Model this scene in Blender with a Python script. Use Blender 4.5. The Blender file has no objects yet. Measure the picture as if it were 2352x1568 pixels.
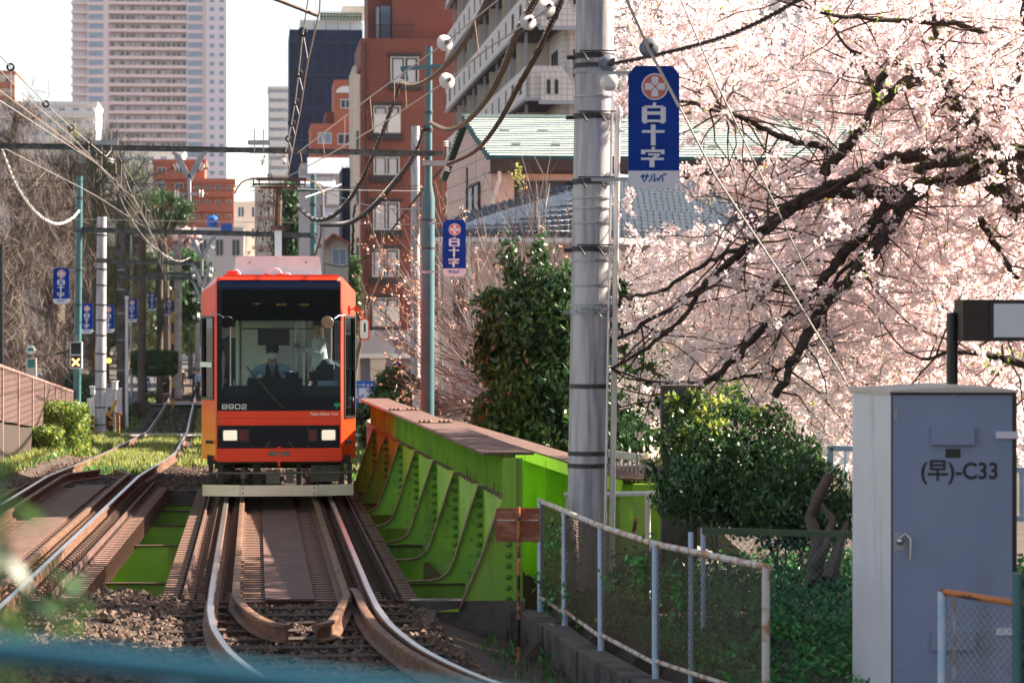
import bpy, math, random
import numpy as np
from mathutils import Vector, Matrix, Quaternion
R = math.radians
scn = bpy.context.scene
COL = scn.collection
rnd = random.Random(7)
# ------------------------------------------------------------------ camera, sky, sun
cam_d = bpy.data.cameras.new('camera')
cam = bpy.data.objects.new('camera', cam_d)
COL.objects.link(cam)
cam.location = (0, 0, 2.5)
cam.rotation_euler = (R(90), 0, 0)
cam_d.lens = 100
cam_d.sensor_width = 36
cam_d.shift_y = -54 / 2352
cam_d.clip_start = 0.3
cam_d.clip_end = 6000
cam_d.dof.use_dof = True
cam_d.dof.focus_distance = 36.0
cam_d.dof.aperture_fstop = 4.0
scn.camera = cam
SUN_EL, SUN_AZ = R(36), R(69)          # azimuth from +Y towards +X: ahead and to the right
w = bpy.data.worlds.new('World'); scn.world = w; w.use_nodes = True
nt = w.node_tree
bg = nt.nodes['Background']
sky = nt.nodes.new('ShaderNodeTexSky'); sky.sky_type = 'NISHITA'
sky.sun_disc = False; sky.sun_elevation = SUN_EL; sky.sun_rotation = SUN_AZ
sky.air_density = 1.0; sky.dust_density = 1.0; sky.ozone_density = 1.0
hs = nt.nodes.new('ShaderNodeHueSaturation'); hs.inputs['Saturation'].default_value = .5; hs.inputs['Value'].default_value = 1.05
nt.links.new(sky.outputs[0], hs.inputs['Color']); nt.links.new(hs.outputs[0], bg.inputs[0]); bg.inputs[1].default_value = 0.05
sd = bpy.data.lights.new('sun', 'SUN'); sd.energy = 5.0; sd.angle = R(0.6); sd.color = (1.0, 0.86, 0.70)
sun = bpy.data.objects.new('sun', sd); COL.objects.link(sun)
sv = Vector((math.cos(SUN_EL) * math.sin(SUN_AZ), math.cos(SUN_EL) * math.cos(SUN_AZ), math.sin(SUN_EL)))
sun.rotation_euler = sv.to_track_quat('Z', 'Y').to_euler()
scn.view_settings.view_transform = 'Standard'
scn.view_settings.look = 'None'
scn.view_settings.exposure = 2.1
scn.view_settings.gamma = 1.0

# ------------------------------------------------------------------ helpers
F = 6533.0
def W(x, y, Y): return Vector(((x - 1176) / F * Y, Y, 2.5 - (y - 730) / F * Y))
def local_mat(o): return Matrix.LocRotScale(o.location, o.rotation_euler, o.scale)
def wmat(o):
    m = local_mat(o)
    while o.parent: o = o.parent; m = local_mat(o) @ m
    return m
def tag(o, label=None, cat=None, group=None, kind=None):
    if label: o['label'] = label
    if cat: o['category'] = cat
    if group: o['group'] = group
    if kind: o['kind'] = kind
    return o
def thing(name, label, cat, loc=(0, 0, 0), rz=0, group=None):
    o = bpy.data.objects.new(name, None); COL.objects.link(o)
    o.empty_display_size = 0.2
    o.location = loc; o.rotation_euler = (0, 0, rz)
    return tag(o, label, cat, group)
class MB:
    def __init__(s): s.v = []; s.f = []; s.m = []; s.mi = 0
    def add(s, vs, fs):
        b = len(s.v); s.v += [tuple(v) for v in vs]
        for f in fs: s.f.append([b + i for i in f]); s.m.append(s.mi)
        return s
    def box(s, x0, x1, y0, y1, z0, z1):
        return s.add([(x0,y0,z0),(x1,y0,z0),(x1,y1,z0),(x0,y1,z0),(x0,y0,z1),(x1,y0,z1),(x1,y1,z1),(x0,y1,z1)],
              [(0,3,2,1),(4,5,6,7),(0,1,5,4),(1,2,6,5),(2,3,7,6),(3,0,4,7)])
    def obox(s, c, a, b, d):
        c, a, b, d = Vector(c), Vector(a), Vector(b), Vector(d)
        v = [c-a-b-d, c+a-b-d, c+a+b-d, c-a+b-d, c-a-b+d, c+a-b+d, c+a+b+d, c-a+b+d]
        return s.add(v, [(0,3,2,1),(4,5,6,7),(0,1,5,4),(1,2,6,5),(2,3,7,6),(3,0,4,7)])
    def beam(s, p, q, w, h, up=(0, 0, 1)):
        p, q = Vector(p), Vector(q); d = q - p
        if d.length < 1e-6: return s
        u = Vector(up)
        if abs(d.normalized().dot(u)) > .98: u = Vector((0, 1, 0))
        side = d.cross(u).normalized(); u2 = side.cross(d).normalized()
        return s.obox((p + q) / 2, side * w / 2, d / 2, u2 * h / 2)
    def tube(s, pts, r, n=8, caps=True):
        pts = [Vector(p) for p in pts]; k = len(pts)
        rs = r if isinstance(r, (list, tuple)) else [r] * k
        b = len(s.v); prev = None
        for i, p in enumerate(pts):
            t = (pts[min(i+1, k-1)] - pts[max(i-1, 0)])
            if t.length < 1e-9: t = Vector((0, 0, 1))
            t.normalize()
            if prev is None:
                a = t.cross(Vector((0, 0, 1)))
                if a.length < .05: a = t.cross(Vector((1, 0, 0)))
                a.normalize()
            else:
                a = prev - t * prev.dot(t)
                if a.length < 1e-5: a = t.orthogonal()
                a.normalize()
            prev = a; c = t.cross(a)
            for j in range(n):
                an = 2 * math.pi * j / n
                s.v.append(tuple(p + (a * math.cos(an) + c * math.sin(an)) * rs[i]))
        for i in range(k - 1):
            for j in range(n):
                j2 = (j + 1) % n
                s.f.append([b+i*n+j, b+i*n+j2, b+(i+1)*n+j2, b+(i+1)*n+j]); s.m.append(s.mi)
        if caps and n > 2:
            s.f.append([b + j for j in range(n)][::-1]); s.m.append(s.mi)
            s.f.append([b + (k-1)*n + j for j in range(n)]); s.m.append(s.mi)
        return s
    def prism(s, poly, o, u, v, n):
        """polygon in (u,v) coords from origin o, extruded by vector n"""
        o, u, v, n = Vector(o), Vector(u), Vector(v), Vector(n); k = len(poly)
        A = [o + u * a + v * b for a, b in poly]
        s.add(A + [p + n for p in A], [list(range(k))[::-1], list(range(k, 2*k))] + [[i, (i+1) % k, k + (i+1) % k, k + i] for i in range(k)])
        return s
    def lathe(s, prof, c, axis=(0, 0, 1), n=16):
        """prof list of (r, h) along axis"""
        c = Vector(c); ax = Vector(axis).normalized(); a = ax.orthogonal().normalized(); d = ax.cross(a); b = len(s.v); k = len(prof)
        for r_, h in prof:
            for j in range(n):
                an = 2*math.pi*j/n
                s.v.append(tuple(c + ax*h + (a*math.cos(an) + d*math.sin(an))*max(r_, 1e-4)))
        for i in range(k-1):
            for j in range(n):
                j2 = (j+1) % n
                s.f.append([b+i*n+j, b+i*n+j2, b+(i+1)*n+j2, b+(i+1)*n+j]); s.m.append(s.mi)
        s.f.append([b+j for j in range(n)][::-1]); s.m.append(s.mi)
        s.f.append([b+(k-1)*n+j for j in range(n)]); s.m.append(s.mi)
        return s
    def sphere(s, c, r, n=10, sq=(1, 1, 1)):
        c = Vector(c); b = len(s.v); m = n // 2
        s.v.append((c.x, c.y, c.z + r*sq[2]))
        for i in range(1, m):
            th = math.pi*i/m
            for j in range(n):
                ph = 2*math.pi*j/n
                s.v.append((c.x + r*sq[0]*math.sin(th)*math.cos(ph), c.y + r*sq[1]*math.sin(th)*math.sin(ph), c.z + r*sq[2]*math.cos(th)))
        s.v.append((c.x, c.y, c.z - r*sq[2])); e = len(s.v) - 1
        for j in range(n):
            j2 = (j+1) % n
            s.f.append([b, b+1+j, b+1+j2]); s.m.append(s.mi)
            for i in range(m-2):
                q = b+1+i*n
                s.f.append([q+j, q+n+j, q+n+j2, q+j2]); s.m.append(s.mi)
            s.f.append([e, b+1+(m-2)*n+j2, b+1+(m-2)*n+j]); s.m.append(s.mi)
        return s
    def ribbon(s, pts, wd, o, u, v, n, th):
        """stroke of width wd through 2-d pts, thickness th along n"""
        o, u, v, n = Vector(o), Vector(u), Vector(v), Vector(n)
        for a, b in zip(pts[:-1], pts[1:]):
            d = Vector((b[0]-a[0], b[1]-a[1])); L = d.length
            if L < 1e-9: continue
            d /= L; e = Vector((-d.y, d.x)) * wd/2; x = d * wd*.18
            q = [(a[0]-x.x+e.x, a[1]-x.y+e.y), (a[0]-x.x-e.x, a[1]-x.y-e.y), (b[0]+x.x-e.x, b[1]+x.y-e.y), (b[0]+x.x+e.x, b[1]+x.y+e.y)]
            s.prism(q, o, u, v, n*th)
        return s
    def mesh(s, name, mats, smooth=False):
        me = bpy.data.meshes.new(name); me.from_pydata(s.v, [], s.f)
        for m in (mats if isinstance(mats, (list, tuple)) else [mats]): me.materials.append(m)
        if any(s.m): me.polygons.foreach_set('material_index', s.m)
        if smooth:
            me.polygons.foreach_set('use_smooth', [True]*len(me.polygons))
            me.set_sharp_from_angle(angle=R(smooth if smooth is not True else 40))
        me.update(); return me
    def build(s, name, mats, parent=None, smooth=False, local=False, label=None, cat=None, group=None, kind=None):
        loc = Vector((0, 0, 0))
        if parent is not None and not local:
            im = wmat(parent).inverted()
            s.v = [tuple(im @ Vector(v)) for v in s.v]
        elif parent is None and kind != 'structure' and s.v:
            a = np.array(s.v); loc = Vector(((a[:,0].min()+a[:,0].max())/2, (a[:,1].min()+a[:,1].max())/2, a[:,2].min()))
            s.v = [tuple(r_) for r_ in (a - np.array(loc))]
        o = bpy.data.objects.new(name, s.mesh(name, mats, smooth)); COL.objects.link(o)
        o.location = loc
        if parent is not None: o.parent = parent
        return tag(o, label, cat, group, kind)
def copyobj(o, M=None, parent=None):
    c = o.copy(); COL.objects.link(c)
    if parent is not None: c.parent = parent
    if M is not None: c.location, q, c.scale = M.decompose()[0], None, (1, 1, 1); c.rotation_euler = M.to_euler()
    return c
def children(o): return [c for c in COL.objects if c.parent == o]
def copytree(o, loc=None, rz=None, label=None):
    kids = children(o); c = o.copy(); COL.objects.link(c)
    if loc is not None: c.location = loc
    if rz is not None: c.rotation_euler = (0, 0, rz)
    if label: c['label'] = label
    for k in kids:
        kk = children(k); d = k.copy(); COL.objects.link(d); d.parent = c
        for g in kk:
            e = g.copy(); COL.objects.link(e); e.parent = d
    return c
def npmesh(name, V, nper, mats, mi=None, smooth=False):
    """V: (N*nper,3) verts, faces of nper consecutive verts"""
    V = np.asarray(V, dtype=np.float32); N = len(V)//nper
    me = bpy.data.meshes.new(name)
    me.vertices.add(len(V)); me.vertices.foreach_set('co', V.ravel())
    me.loops.add(N*nper); me.loops.foreach_set('vertex_index', np.arange(N*nper, dtype=np.int32))
    me.polygons.add(N); me.polygons.foreach_set('loop_start', np.arange(0, N*nper, nper, dtype=np.int32))
    try: me.polygons.foreach_set('loop_total', np.full(N, nper, dtype=np.int32))
    except Exception: pass
    for m in mats: me.materials.append(m)
    if mi is not None: me.polygons.foreach_set('material_index', np.asarray(mi, dtype=np.int32))
    me.update(calc_edges=True); me.validate(); return me
def link(name, me, parent=None, **k):
    o = bpy.data.objects.new(name, me); COL.objects.link(o)
    if parent is not None:
        o.parent = parent; im = wmat(parent).inverted(); me.transform(im)
    return tag(o, **k)
def leaves(P, size, aspect=.5, rng=None, up=0.0, jitter=.4, axis=None, fold=True):
    """rhombic leaves at points P"""
    rng = rng or np.random.default_rng(1); N = len(P); P = np.asarray(P)
    a = rng.normal(size=(N, 3)); 
    if axis is not None: a = a*.6 + np.asarray(axis)*1.0
    a /= np.linalg.norm(a, axis=1)[:, None]
    b = rng.normal(size=(N, 3)); b[:, 2] *= (1-up); b -= a*np.sum(a*b, axis=1)[:, None]; b /= np.linalg.norm(b, axis=1)[:, None]+1e-9
    L = size*(1+jitter*(rng.random(N)-.5)*2)
    a = a*(L/2)[:, None]; b = b*(L/2*aspect)[:, None]
    V = np.empty((N, 4, 3)); V[:, 0] = P-a; V[:, 1] = P+b-a*.1; V[:, 2] = P+a; V[:, 3] = P-b-a*.1
    return V.reshape(-1, 3)
def text_obj(name, body, size, M, mat_, parent=None, ext=.002, sx=1.0, bold=0.0, align='LEFT', shear=0):
    c = bpy.data.curves.new(name, 'FONT'); c.body = body; c.size = size; c.extrude = ext; c.offset = bold; c.align_x = align; c.shear = shear
    o = bpy.data.objects.new(name, c); COL.objects.link(o)
    me = bpy.data.meshes.new_from_object(o.evaluated_get(bpy.context.evaluated_depsgraph_get()))
    bpy.data.objects.remove(o)
    me.transform(Matrix.Diagonal((sx, 1, 1, 1)))
    me.transform(M)
    me.materials.clear(); me.materials.append(mat_)
    t = bpy.data.objects.new(name, me); COL.objects.link(t)
    if parent is not None: t.parent = parent
    return t
FRONT = Matrix.Rotation(R(90), 4, 'X')      # xy text plane -> xz plane facing -y

# ------------------------------------------------------------------ materials
def mat(name, col, rough=.6, metal=0.0, var=.12, scale=3.0, bump=0.0, bscale=20.0, col2=None, mix=(.45, .6), spec=.5, trans=0.0, emit=None, es=1.0, detail=4, stretch=(1, 1, 1), coat=0):
    m = bpy.data.materials.new(name); m.use_nodes = True; n = m.node_tree.nodes; l = m.node_tree.links
    b = n['Principled BSDF']; b.inputs['Roughness'].default_value = rough; b.inputs['Metallic'].default_value = metal
    b.inputs['Specular IOR Level'].default_value = spec
    if coat: b.inputs['Coat Weight'].default_value = coat
    tc = n.new('ShaderNodeTexCoord'); mp = n.new('ShaderNodeMapping'); mp.inputs['Scale'].default_value = stretch
    l.new(tc.outputs['Object'], mp.inputs[0])
    nz = n.new('ShaderNodeTexNoise'); nz.inputs['Scale'].default_value = scale; nz.inputs['Detail'].default_value = detail
    l.new(mp.outputs[0], nz.inputs['Vector'])
    cr = n.new('ShaderNodeValToRGB'); e = cr.color_ramp.elements
    c2 = col2
    if c2 is None:
        e[0].position, e[1].position = .3, .7
        e[0].color = tuple(c*(1-var) for c in col)+(1,); e[1].color = tuple(min(1, c*(1+var)) for c in col)+(1,)
    else:
        e[0].position, e[1].position = mix; e[0].color = tuple(col)+(1,); e[1].color = tuple(c2)+(1,)
    l.new(nz.outputs['Fac'], cr.inputs[0]); l.new(cr.outputs[0], b.inputs['Base Color'])
    if bump:
        nb = n.new('ShaderNodeTexNoise'); nb.inputs['Scale'].default_value = bscale; nb.inputs['Detail'].default_value = 6
        l.new(mp.outputs[0], nb.inputs['Vector'])
        bp = n.new('ShaderNodeBump'); bp.inputs['Strength'].default_value = bump; bp.inputs['Distance'].default_value = .05
        l.new(nb.outputs['Fac'], bp.inputs['Height']); l.new(bp.outputs[0], b.inputs['Normal'])
    if emit: b.inputs['Emission Color'].default_value = tuple(emit)+(1,); b.inputs['Emission Strength'].default_value = es
    if trans:
        t = n.new('ShaderNodeBsdfTranslucent'); l.new(cr.outputs[0], t.inputs[0])
        mx = n.new('ShaderNodeMixShader'); mx.inputs[0].default_value = trans
        l.new(b.outputs[0], mx.inputs[1]); l.new(t.outputs[0], mx.inputs[2]); l.new(mx.outputs[0], n['Material Output'].inputs[0])
    return m
def brick(name, c1, c2, mortar, bw, bh, ms=.02, rough=.7, off=.5, bump=.1):
    m = bpy.data.materials.new(name); m.use_nodes = True; n = m.node_tree.nodes; l = m.node_tree.links
    b = n['Principled BSDF']; b.inputs['Roughness'].default_value = rough
    tc = n.new('ShaderNodeTexCoord'); sp = n.new('ShaderNodeSeparateXYZ'); l.new(tc.outputs['Object'], sp.inputs[0])
    ad = n.new('ShaderNodeMath'); l.new(sp.outputs[0], ad.inputs[0]); l.new(sp.outputs[1], ad.inputs[1])
    cb = n.new('ShaderNodeCombineXYZ'); l.new(ad.outputs[0], cb.inputs[0]); l.new(sp.outputs[2], cb.inputs[1])
    br = n.new('ShaderNodeTexBrick'); br.offset = off; br.inputs['Scale'].default_value = 1; br.inputs['Mortar Size'].default_value = ms
    br.inputs['Brick Width'].default_value = bw; br.inputs['Row Height'].default_value = bh
    br.inputs['Color1'].default_value = tuple(c1)+(1,); br.inputs['Color2'].default_value = tuple(c2)+(1,); br.inputs['Mortar'].default_value = tuple(mortar)+(1,)
    l.new(cb.outputs[0], br.inputs['Vector'])
    nz = n.new('ShaderNodeTexNoise'); nz.inputs['Scale'].default_value = .6; nz.inputs['Detail'].default_value = 5; l.new(tc.outputs['Object'], nz.inputs['Vector'])
    mr = n.new('ShaderNodeMapRange'); mr.inputs['To Min'].default_value = .82; mr.inputs['To Max'].default_value = 1.12; l.new(nz.outputs['Fac'], mr.inputs['Value'])
    mx = n.new('ShaderNodeVectorMath'); mx.operation = 'SCALE'; l.new(br.outputs['Color'], mx.inputs[0]); l.new(mr.outputs[0], mx.inputs['Scale'])
    l.new(mx.outputs[0], b.inputs['Base Color'])
    return m
M = {}
def defm(k, *a, **kw): M[k] = mat(k, *a, **kw)
defm('soil', (.075, .048, .032), .95, var=.4, scale=3, bump=.6, bscale=12, col2=(.045, .035, .03), mix=(.35, .65))
defm('ballast', (.15, .115, .095), .9, col2=(.085, .058, .045), scale=9, bump=.9, bscale=30)
defm('stone_a', (.165, .105, .075), .85, var=.3, scale=5)
defm('stone_b', (.08, .05, .034), .85, var=.3, scale=5)
defm('asphalt', (.06, .06, .065), .9, var=.2, scale=8)
defm('concrete', (.30, .28, .27), .85, col2=(.20, .185, .175), scale=2.5, bump=.2, bscale=30)
defm('dark_concrete', (.13, .11, .095), .9, col2=(.06, .05, .045), scale=3, bump=.35, bscale=14)
defm('pole_concrete', (.56, .53, .53), .7, col2=(.30, .29, .33), scale=3.2, stretch=(3.5, 3.5, .35), bump=.15, bscale=30, mix=(.42, .66))
defm('rail_rust', (.13, .065, .04), .7, col2=(.20, .105, .065), scale=8, bump=.2, metal=.25)
defm('rail_top', (.75, .74, .74), .28, metal=1.0, var=.1)
defm('rust', (.17, .088, .062), .8, col2=(.25, .14, .10), scale=6, bump=.15)
defm('rust_plate', (.13, .066, .052), .8, col2=(.09, .046, .037), scale=5, bump=.15, bscale=60)
defm('dark_rust', (.07, .04, .03), .85, col2=(.14, .075, .05), scale=9, bump=.2)
defm('wood', (.055, .038, .028), .9, col2=(.035, .025, .02), scale=5, stretch=(1, 8, 8), bump=.4)
defm('green_paint', (.30, .50, .05), .6, col2=(.19, .39, .06), scale=1.6, mix=(.35, .65), bump=.05, spec=.4)
defm('green_paint_lit', (.32, .60, .03), .45, col2=(.27, .53, .03), scale=2.2)  # brighter copy of the girder green, light put into its colour
defm('rivet_green', (.10, .22, .03), .6)
defm('teal_pole', (.045, .12, .14), .5, col2=(.055, .15, .17), scale=3)
defm('pale_teal_pole', (.055, .15, .155), .4, var=.15)
defm('grey_steel', (.30, .31, .34), .5, metal=.3, var=.2, scale=6)
defm('dark_steel', (.05, .05, .055), .55, metal=.3, var=.3, scale=6)
defm('beam_dark', (.055, .06, .06), .6, col2=(.12, .12, .12), scale=6)
defm('black_wire', (.03, .03, .035), .6)
defm('copper_wire', (.35, .24, .18), .5, metal=.4)
defm('pale_wire', (.34, .32, .31), .5, metal=.2)
defm('cable', (.06, .042, .032), .75, var=.3, scale=20)
defm('cable_wrap', (.11, .07, .045), .6)
defm('porcelain', (.78, .74, .70), .25, var=.08)
defm('grey_porcelain', (.16, .18, .22), .3)
defm('white_paint', (.72, .71, .70), .45, var=.06)
defm('fence_shade_blue', (.42, .55, .72), .5, col2=(.55, .62, .72), scale=5)  # white fence paint tinted blue for the cool shade on it
defm('fence_rust', (.62, .56, .52), .6, col2=(.42, .22, .12), scale=9, mix=(.48, .58))
defm('galv', (.35, .36, .37), .45, metal=.6)
defm('mesh_wire', (.13, .09, .07), .7, metal=.2)
defm('mesh_brown', (.20, .11, .095), .8, col2=(.26, .16, .14), scale=4)
defm('cab_shaded', (.22, .26, .39), .55, col2=(.27, .31, .44), scale=2.2, mix=(.3, .7), detail=8, stretch=(1, 1, .35), bump=.03, bscale=150)  # cabinet front, its shade put into a darker blue-grey
defm('cab_lit', (.68, .66, .72), .5, var=.05)  # same cabinet, coloured paler for the light on its side
defm('black_paint', (.012, .012, .014), .4)
defm('sign_blue', (.003, .038, .27), .5, col2=(.003, .045, .32), scale=4, spec=.15)
defm('sign_white', (.74, .73, .78), .4, var=.04)
defm('sign_red', (.62, .13, .11), .4)
defm('sign_ink', (.02, .10, .40), .4)
defm('rust_sign', (.24, .075, .035), .8, col2=(.36, .15, .09), scale=5, stretch=(1, 1, 3), bump=.2)
defm('orange_rust', (.55, .18, .05), .7, col2=(.12, .05, .04), scale=4, stretch=(1, 1, 3), mix=(.5, .55))
defm('tram_orange', (.82, .046, .010), .32, var=.04, scale=1.5, coat=.15, spec=.4)
defm('tram_black', (.008, .010, .018), .3, var=.1, spec=.2)
defm('tram_navy', (.008, .015, .055), .3, spec=.3)
defm('tram_grey', (.62, .66, .68), .5, col2=(.58, .61, .63), scale=2)
defm('tram_inside', (.74, .76, .70), .6)
defm('seat_dark', (.04, .05, .07), .8)
defm('bumper', (.90, .76, .66), .5, col2=(.72, .60, .49), scale=2.5, mix=(.4, .75))
defm('under', (.022, .02, .02), .6, var=.3, scale=8)
defm('under_grey', (.10, .095, .09), .6, col2=(.16, .14, .12), scale=8)
defm('box_grey', (.20, .18, .16), .6)
defm('lamp_on', (1, .9, .75), .3, emit=(1, .80, .62), es=.16)
defm('lamp_shell', (.5, .5, .5), .1, metal=.9)
defm('amber_led', (.6, .3, .05), .5, emit=(1, .5, .08), es=4.0)
defm('signal_x', (.8, .3, .05), .5, emit=(1, .38, .08), es=2.2)
defm('yellow_lamp', (.7, .7, .05), .5, emit=(.9, .85, .05), es=1.0)
defm('red_dark', (.12, .01, .01), .3)
defm('mirror', (.75, .75, .75), .08, metal=1.0)
defm('chrome', (.55, .5, .5), .25, metal=.9)
defm('emblem_green', (.0, .30, .12), .4)
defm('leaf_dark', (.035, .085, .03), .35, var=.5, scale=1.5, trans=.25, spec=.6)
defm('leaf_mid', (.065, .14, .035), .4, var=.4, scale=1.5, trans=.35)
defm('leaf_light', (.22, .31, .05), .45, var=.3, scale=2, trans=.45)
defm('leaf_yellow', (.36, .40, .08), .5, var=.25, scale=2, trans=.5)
defm('grass_a', (.13, .185, .055), .6, var=.4, scale=1, trans=.4)
defm('grass_b', (.34, .35, .13), .6, var=.3, scale=1, trans=.4)
defm('cover_a', (.055, .22, .065), .5, var=.4, scale=1.4, trans=.35)
defm('cover_b', (.10, .33, .075), .5, var=.4, scale=1.4, trans=.35)
defm('bark', (.030, .020, .016), .9, col2=(.065, .045, .035), scale=12, bump=.6, bscale=40)
defm('bark_twig', (.075, .045, .035), .85, var=.3)
defm('bark_pale', (.19, .15, .135), .85, var=.3)
defm('bark_brown', (.11, .08, .062), .9, var=.3)
defm('petal_a', (.94, .80, .82), .7, var=.04, trans=.5)
defm('petal_b', (.95, .88, .89), .7, var=.04, trans=.5)
defm('petal_c', (.84, .66, .65), .7, var=.1, trans=.5)
defm('bud', (.62, .33, .19), .7, var=.25, trans=.4)
defm('pink_wall', (.70, .49, .43), .8, var=.06)
defm('beige_wall', (.64, .48, .37), .8, var=.08)
defm('white_wall', (.78, .75, .72), .8, var=.04)
defm('grey_wall', (.42, .41, .45), .8, var=.06)
defm('cream_wall2', (.60, .52, .44), .8, var=.05)
defm('soffit_shade', (.10, .095, .11), .9, var=.1)  # balcony undersides coloured dark to paint the shade there
defm('brown_trim', (.05, .03, .025), .7)
defm('green_roof', (.44, .51, .46), .5, var=.08, scale=2)
defm('green_roof_dark', (.02, .09, .09), .6)
defm('tile_roof', (.42, .45, .46), .5, col2=(.50, .51, .50), scale=5)
defm('tile_dark', (.045, .07, .11), .5)
defm('net_line', (.05, .08, .16), .8)
defm('net_blue', (.008, .018, .055), .8, col2=(.012, .03, .085), scale=1.2)
defm('pane', (.05, .065, .08), .12, var=.2, scale=2)
defm('pane_blue', (.22, .30, .42), .2, var=.2, scale=.3)
defm('curtain', (.55, .54, .58), .8, var=.12, scale=6, stretch=(6, 1, 1))
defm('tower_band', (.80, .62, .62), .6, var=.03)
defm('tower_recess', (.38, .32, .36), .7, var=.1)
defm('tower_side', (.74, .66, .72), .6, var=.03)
defm('frame_dark', (.035, .03, .035), .6)
defm('frame_white', (.6, .6, .6), .5)
defm('shutter', (.26, .26, .32), .6, var=.05)
defm('vest', (.035, .025, .025), .8); defm('shirt_blue', (.28, .40, .55), .8); defm('shirt_white', (.62, .66, .68), .8); defm('skin', (.52, .30, .22), .6)
defm('hair', (.015, .012, .01), .6); defm('trouser', (.02, .022, .03), .8); defm('mask_white', (.75, .76, .78), .8); defm('cloth_orange', (.6, .2, .05), .8)
defm('blue_tarp', (.01, .12, .5), .5); defm('teal_rail', (.008, .09, .14), .45, col2=(.014, .11, .165), scale=3)
defm('water', (.03, .05, .04), .08, bump=.3, bscale=3)
defm('hazard', (.55, .28, .02), .6); defm('green_board', (.02, .22, .16), .5)
defm('awning', (.62, .62, .72), .6)
defm('car_white', (.7, .72, .75), .3); defm('orange_banner', (.75, .12, .03), .7)
def weather(m, dirt, lo=.56, hi=.68, scale=2.0, stretch=(2.2, 2.2, .35), fine=14.0, amt=.8):
    n = m.node_tree.nodes; l = m.node_tree.links; b = n['Principled BSDF']; src = b.inputs['Base Color'].links[0].from_socket
    tc = n.new('ShaderNodeTexCoord'); mp = n.new('ShaderNodeMapping'); mp.inputs['Scale'].default_value = stretch; l.new(tc.outputs['Object'], mp.inputs[0])
    a = n.new('ShaderNodeTexNoise'); a.inputs['Scale'].default_value = scale; a.inputs['Detail'].default_value = 9; a.inputs['Roughness'].default_value = .65; l.new(mp.outputs[0], a.inputs['Vector'])
    r = n.new('ShaderNodeMapRange'); r.inputs['From Min'].default_value = lo; r.inputs['From Max'].default_value = hi; r.inputs['To Max'].default_value = amt; l.new(a.outputs['Fac'], r.inputs['Value'])
    mx = n.new('ShaderNodeMix'); mx.data_type = 'RGBA'; l.new(r.outputs[0], mx.inputs['Factor']); l.new(src, mx.inputs['A']); mx.inputs['B'].default_value = tuple(dirt)+(1,)
    l.new(mx.outputs['Result'], b.inputs['Base Color'])
weather(M['green_paint'], (.16, .13, .05), .55, .72, 1.6, amt=.75)
weather(M['green_paint_lit'], (.22, .30, .06), .56, .75, 1.6, amt=.6)
weather(M['cab_shaded'], (.20, .17, .16), .58, .78, 1.2, amt=.55); weather(M['cab_lit'], (.42, .34, .30), .56, .76, 1.4, amt=.6)
weather(M['pole_concrete'], (.16, .15, .17), .55, .68, 1.6, (4, 4, .22), amt=.75)
weather(M['rust_plate'], (.08, .045, .035), .5, .7, 3, (1, 1, 1), amt=.7); weather(M['bumper'], (.36, .27, .20), .56, .74, 2.5, (1, 1, 2), amt=.6)
weather(M['tram_orange'], (.50, .05, .015), .58, .8, 1.5, amt=.35); weather(M['tram_grey'], (.36, .34, .33), .55, .8, 1.5, amt=.5)
M['brick_red'] = brick('brick_red', (.235, .068, .048), (.20, .056, .04), (.17, .06, .045), .3, .1, .012)
M['brick_orange'] = brick('brick_orange', (.48, .13, .07), (.42, .11, .06), (.36, .12, .08), .4, .12, .015)
M['cream_tile'] = brick('cream_tile', (.80, .72, .67), (.77, .69, .64), (.50, .44, .43), .22, .22, .016, off=0)
M['siding'] = brick('siding', (.70, .48, .42), (.67, .46, .40), (.40, .26, .23), 2.4, .42, .018)
M['lattice'] = brick('lattice', (.12, .062, .053), (.105, .056, .048), (.045, .024, .02), .12, .12, .018, off=0)
def glassmat():
    m = bpy.data.materials.new('windscreen'); m.use_nodes = True; n = m.node_tree.nodes; l = m.node_tree.links
    n.remove(n['Principled BSDF'])
    t = n.new('ShaderNodeBsdfTransparent'); t.inputs[0].default_value = (.86, .92, .92, 1)
    g = n.new('ShaderNodeBsdfGlossy'); g.inputs['Roughness'].default_value = .03; g.inputs[0].default_value = (.28, .33, .38, 1)
    fr = n.new('ShaderNodeFresnel'); fr.inputs[0].default_value = 1.45
    mx = n.new('ShaderNodeMixShader'); l.new(fr.outputs[0], mx.inputs[0]); l.new(t.outputs[0], mx.inputs[1]); l.new(g.outputs[0], mx.inputs[2])
    l.new(mx.outputs[0], n['Material Output'].inputs[0]); return m
M['glass'] = glassmat()
def tinted(name, c):
    m = M['glass'].copy(); m.name = name
    for nd in m.node_tree.nodes:
        if nd.type == 'BSDF_TRANSPARENT': nd.inputs[0].default_value = c+(1,)
    return m
M['glass_dark'] = tinted('glass_dark', (.10, .12, .13))
M['acrylic'] = tinted('acrylic', (.8, .85, .85))
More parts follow.
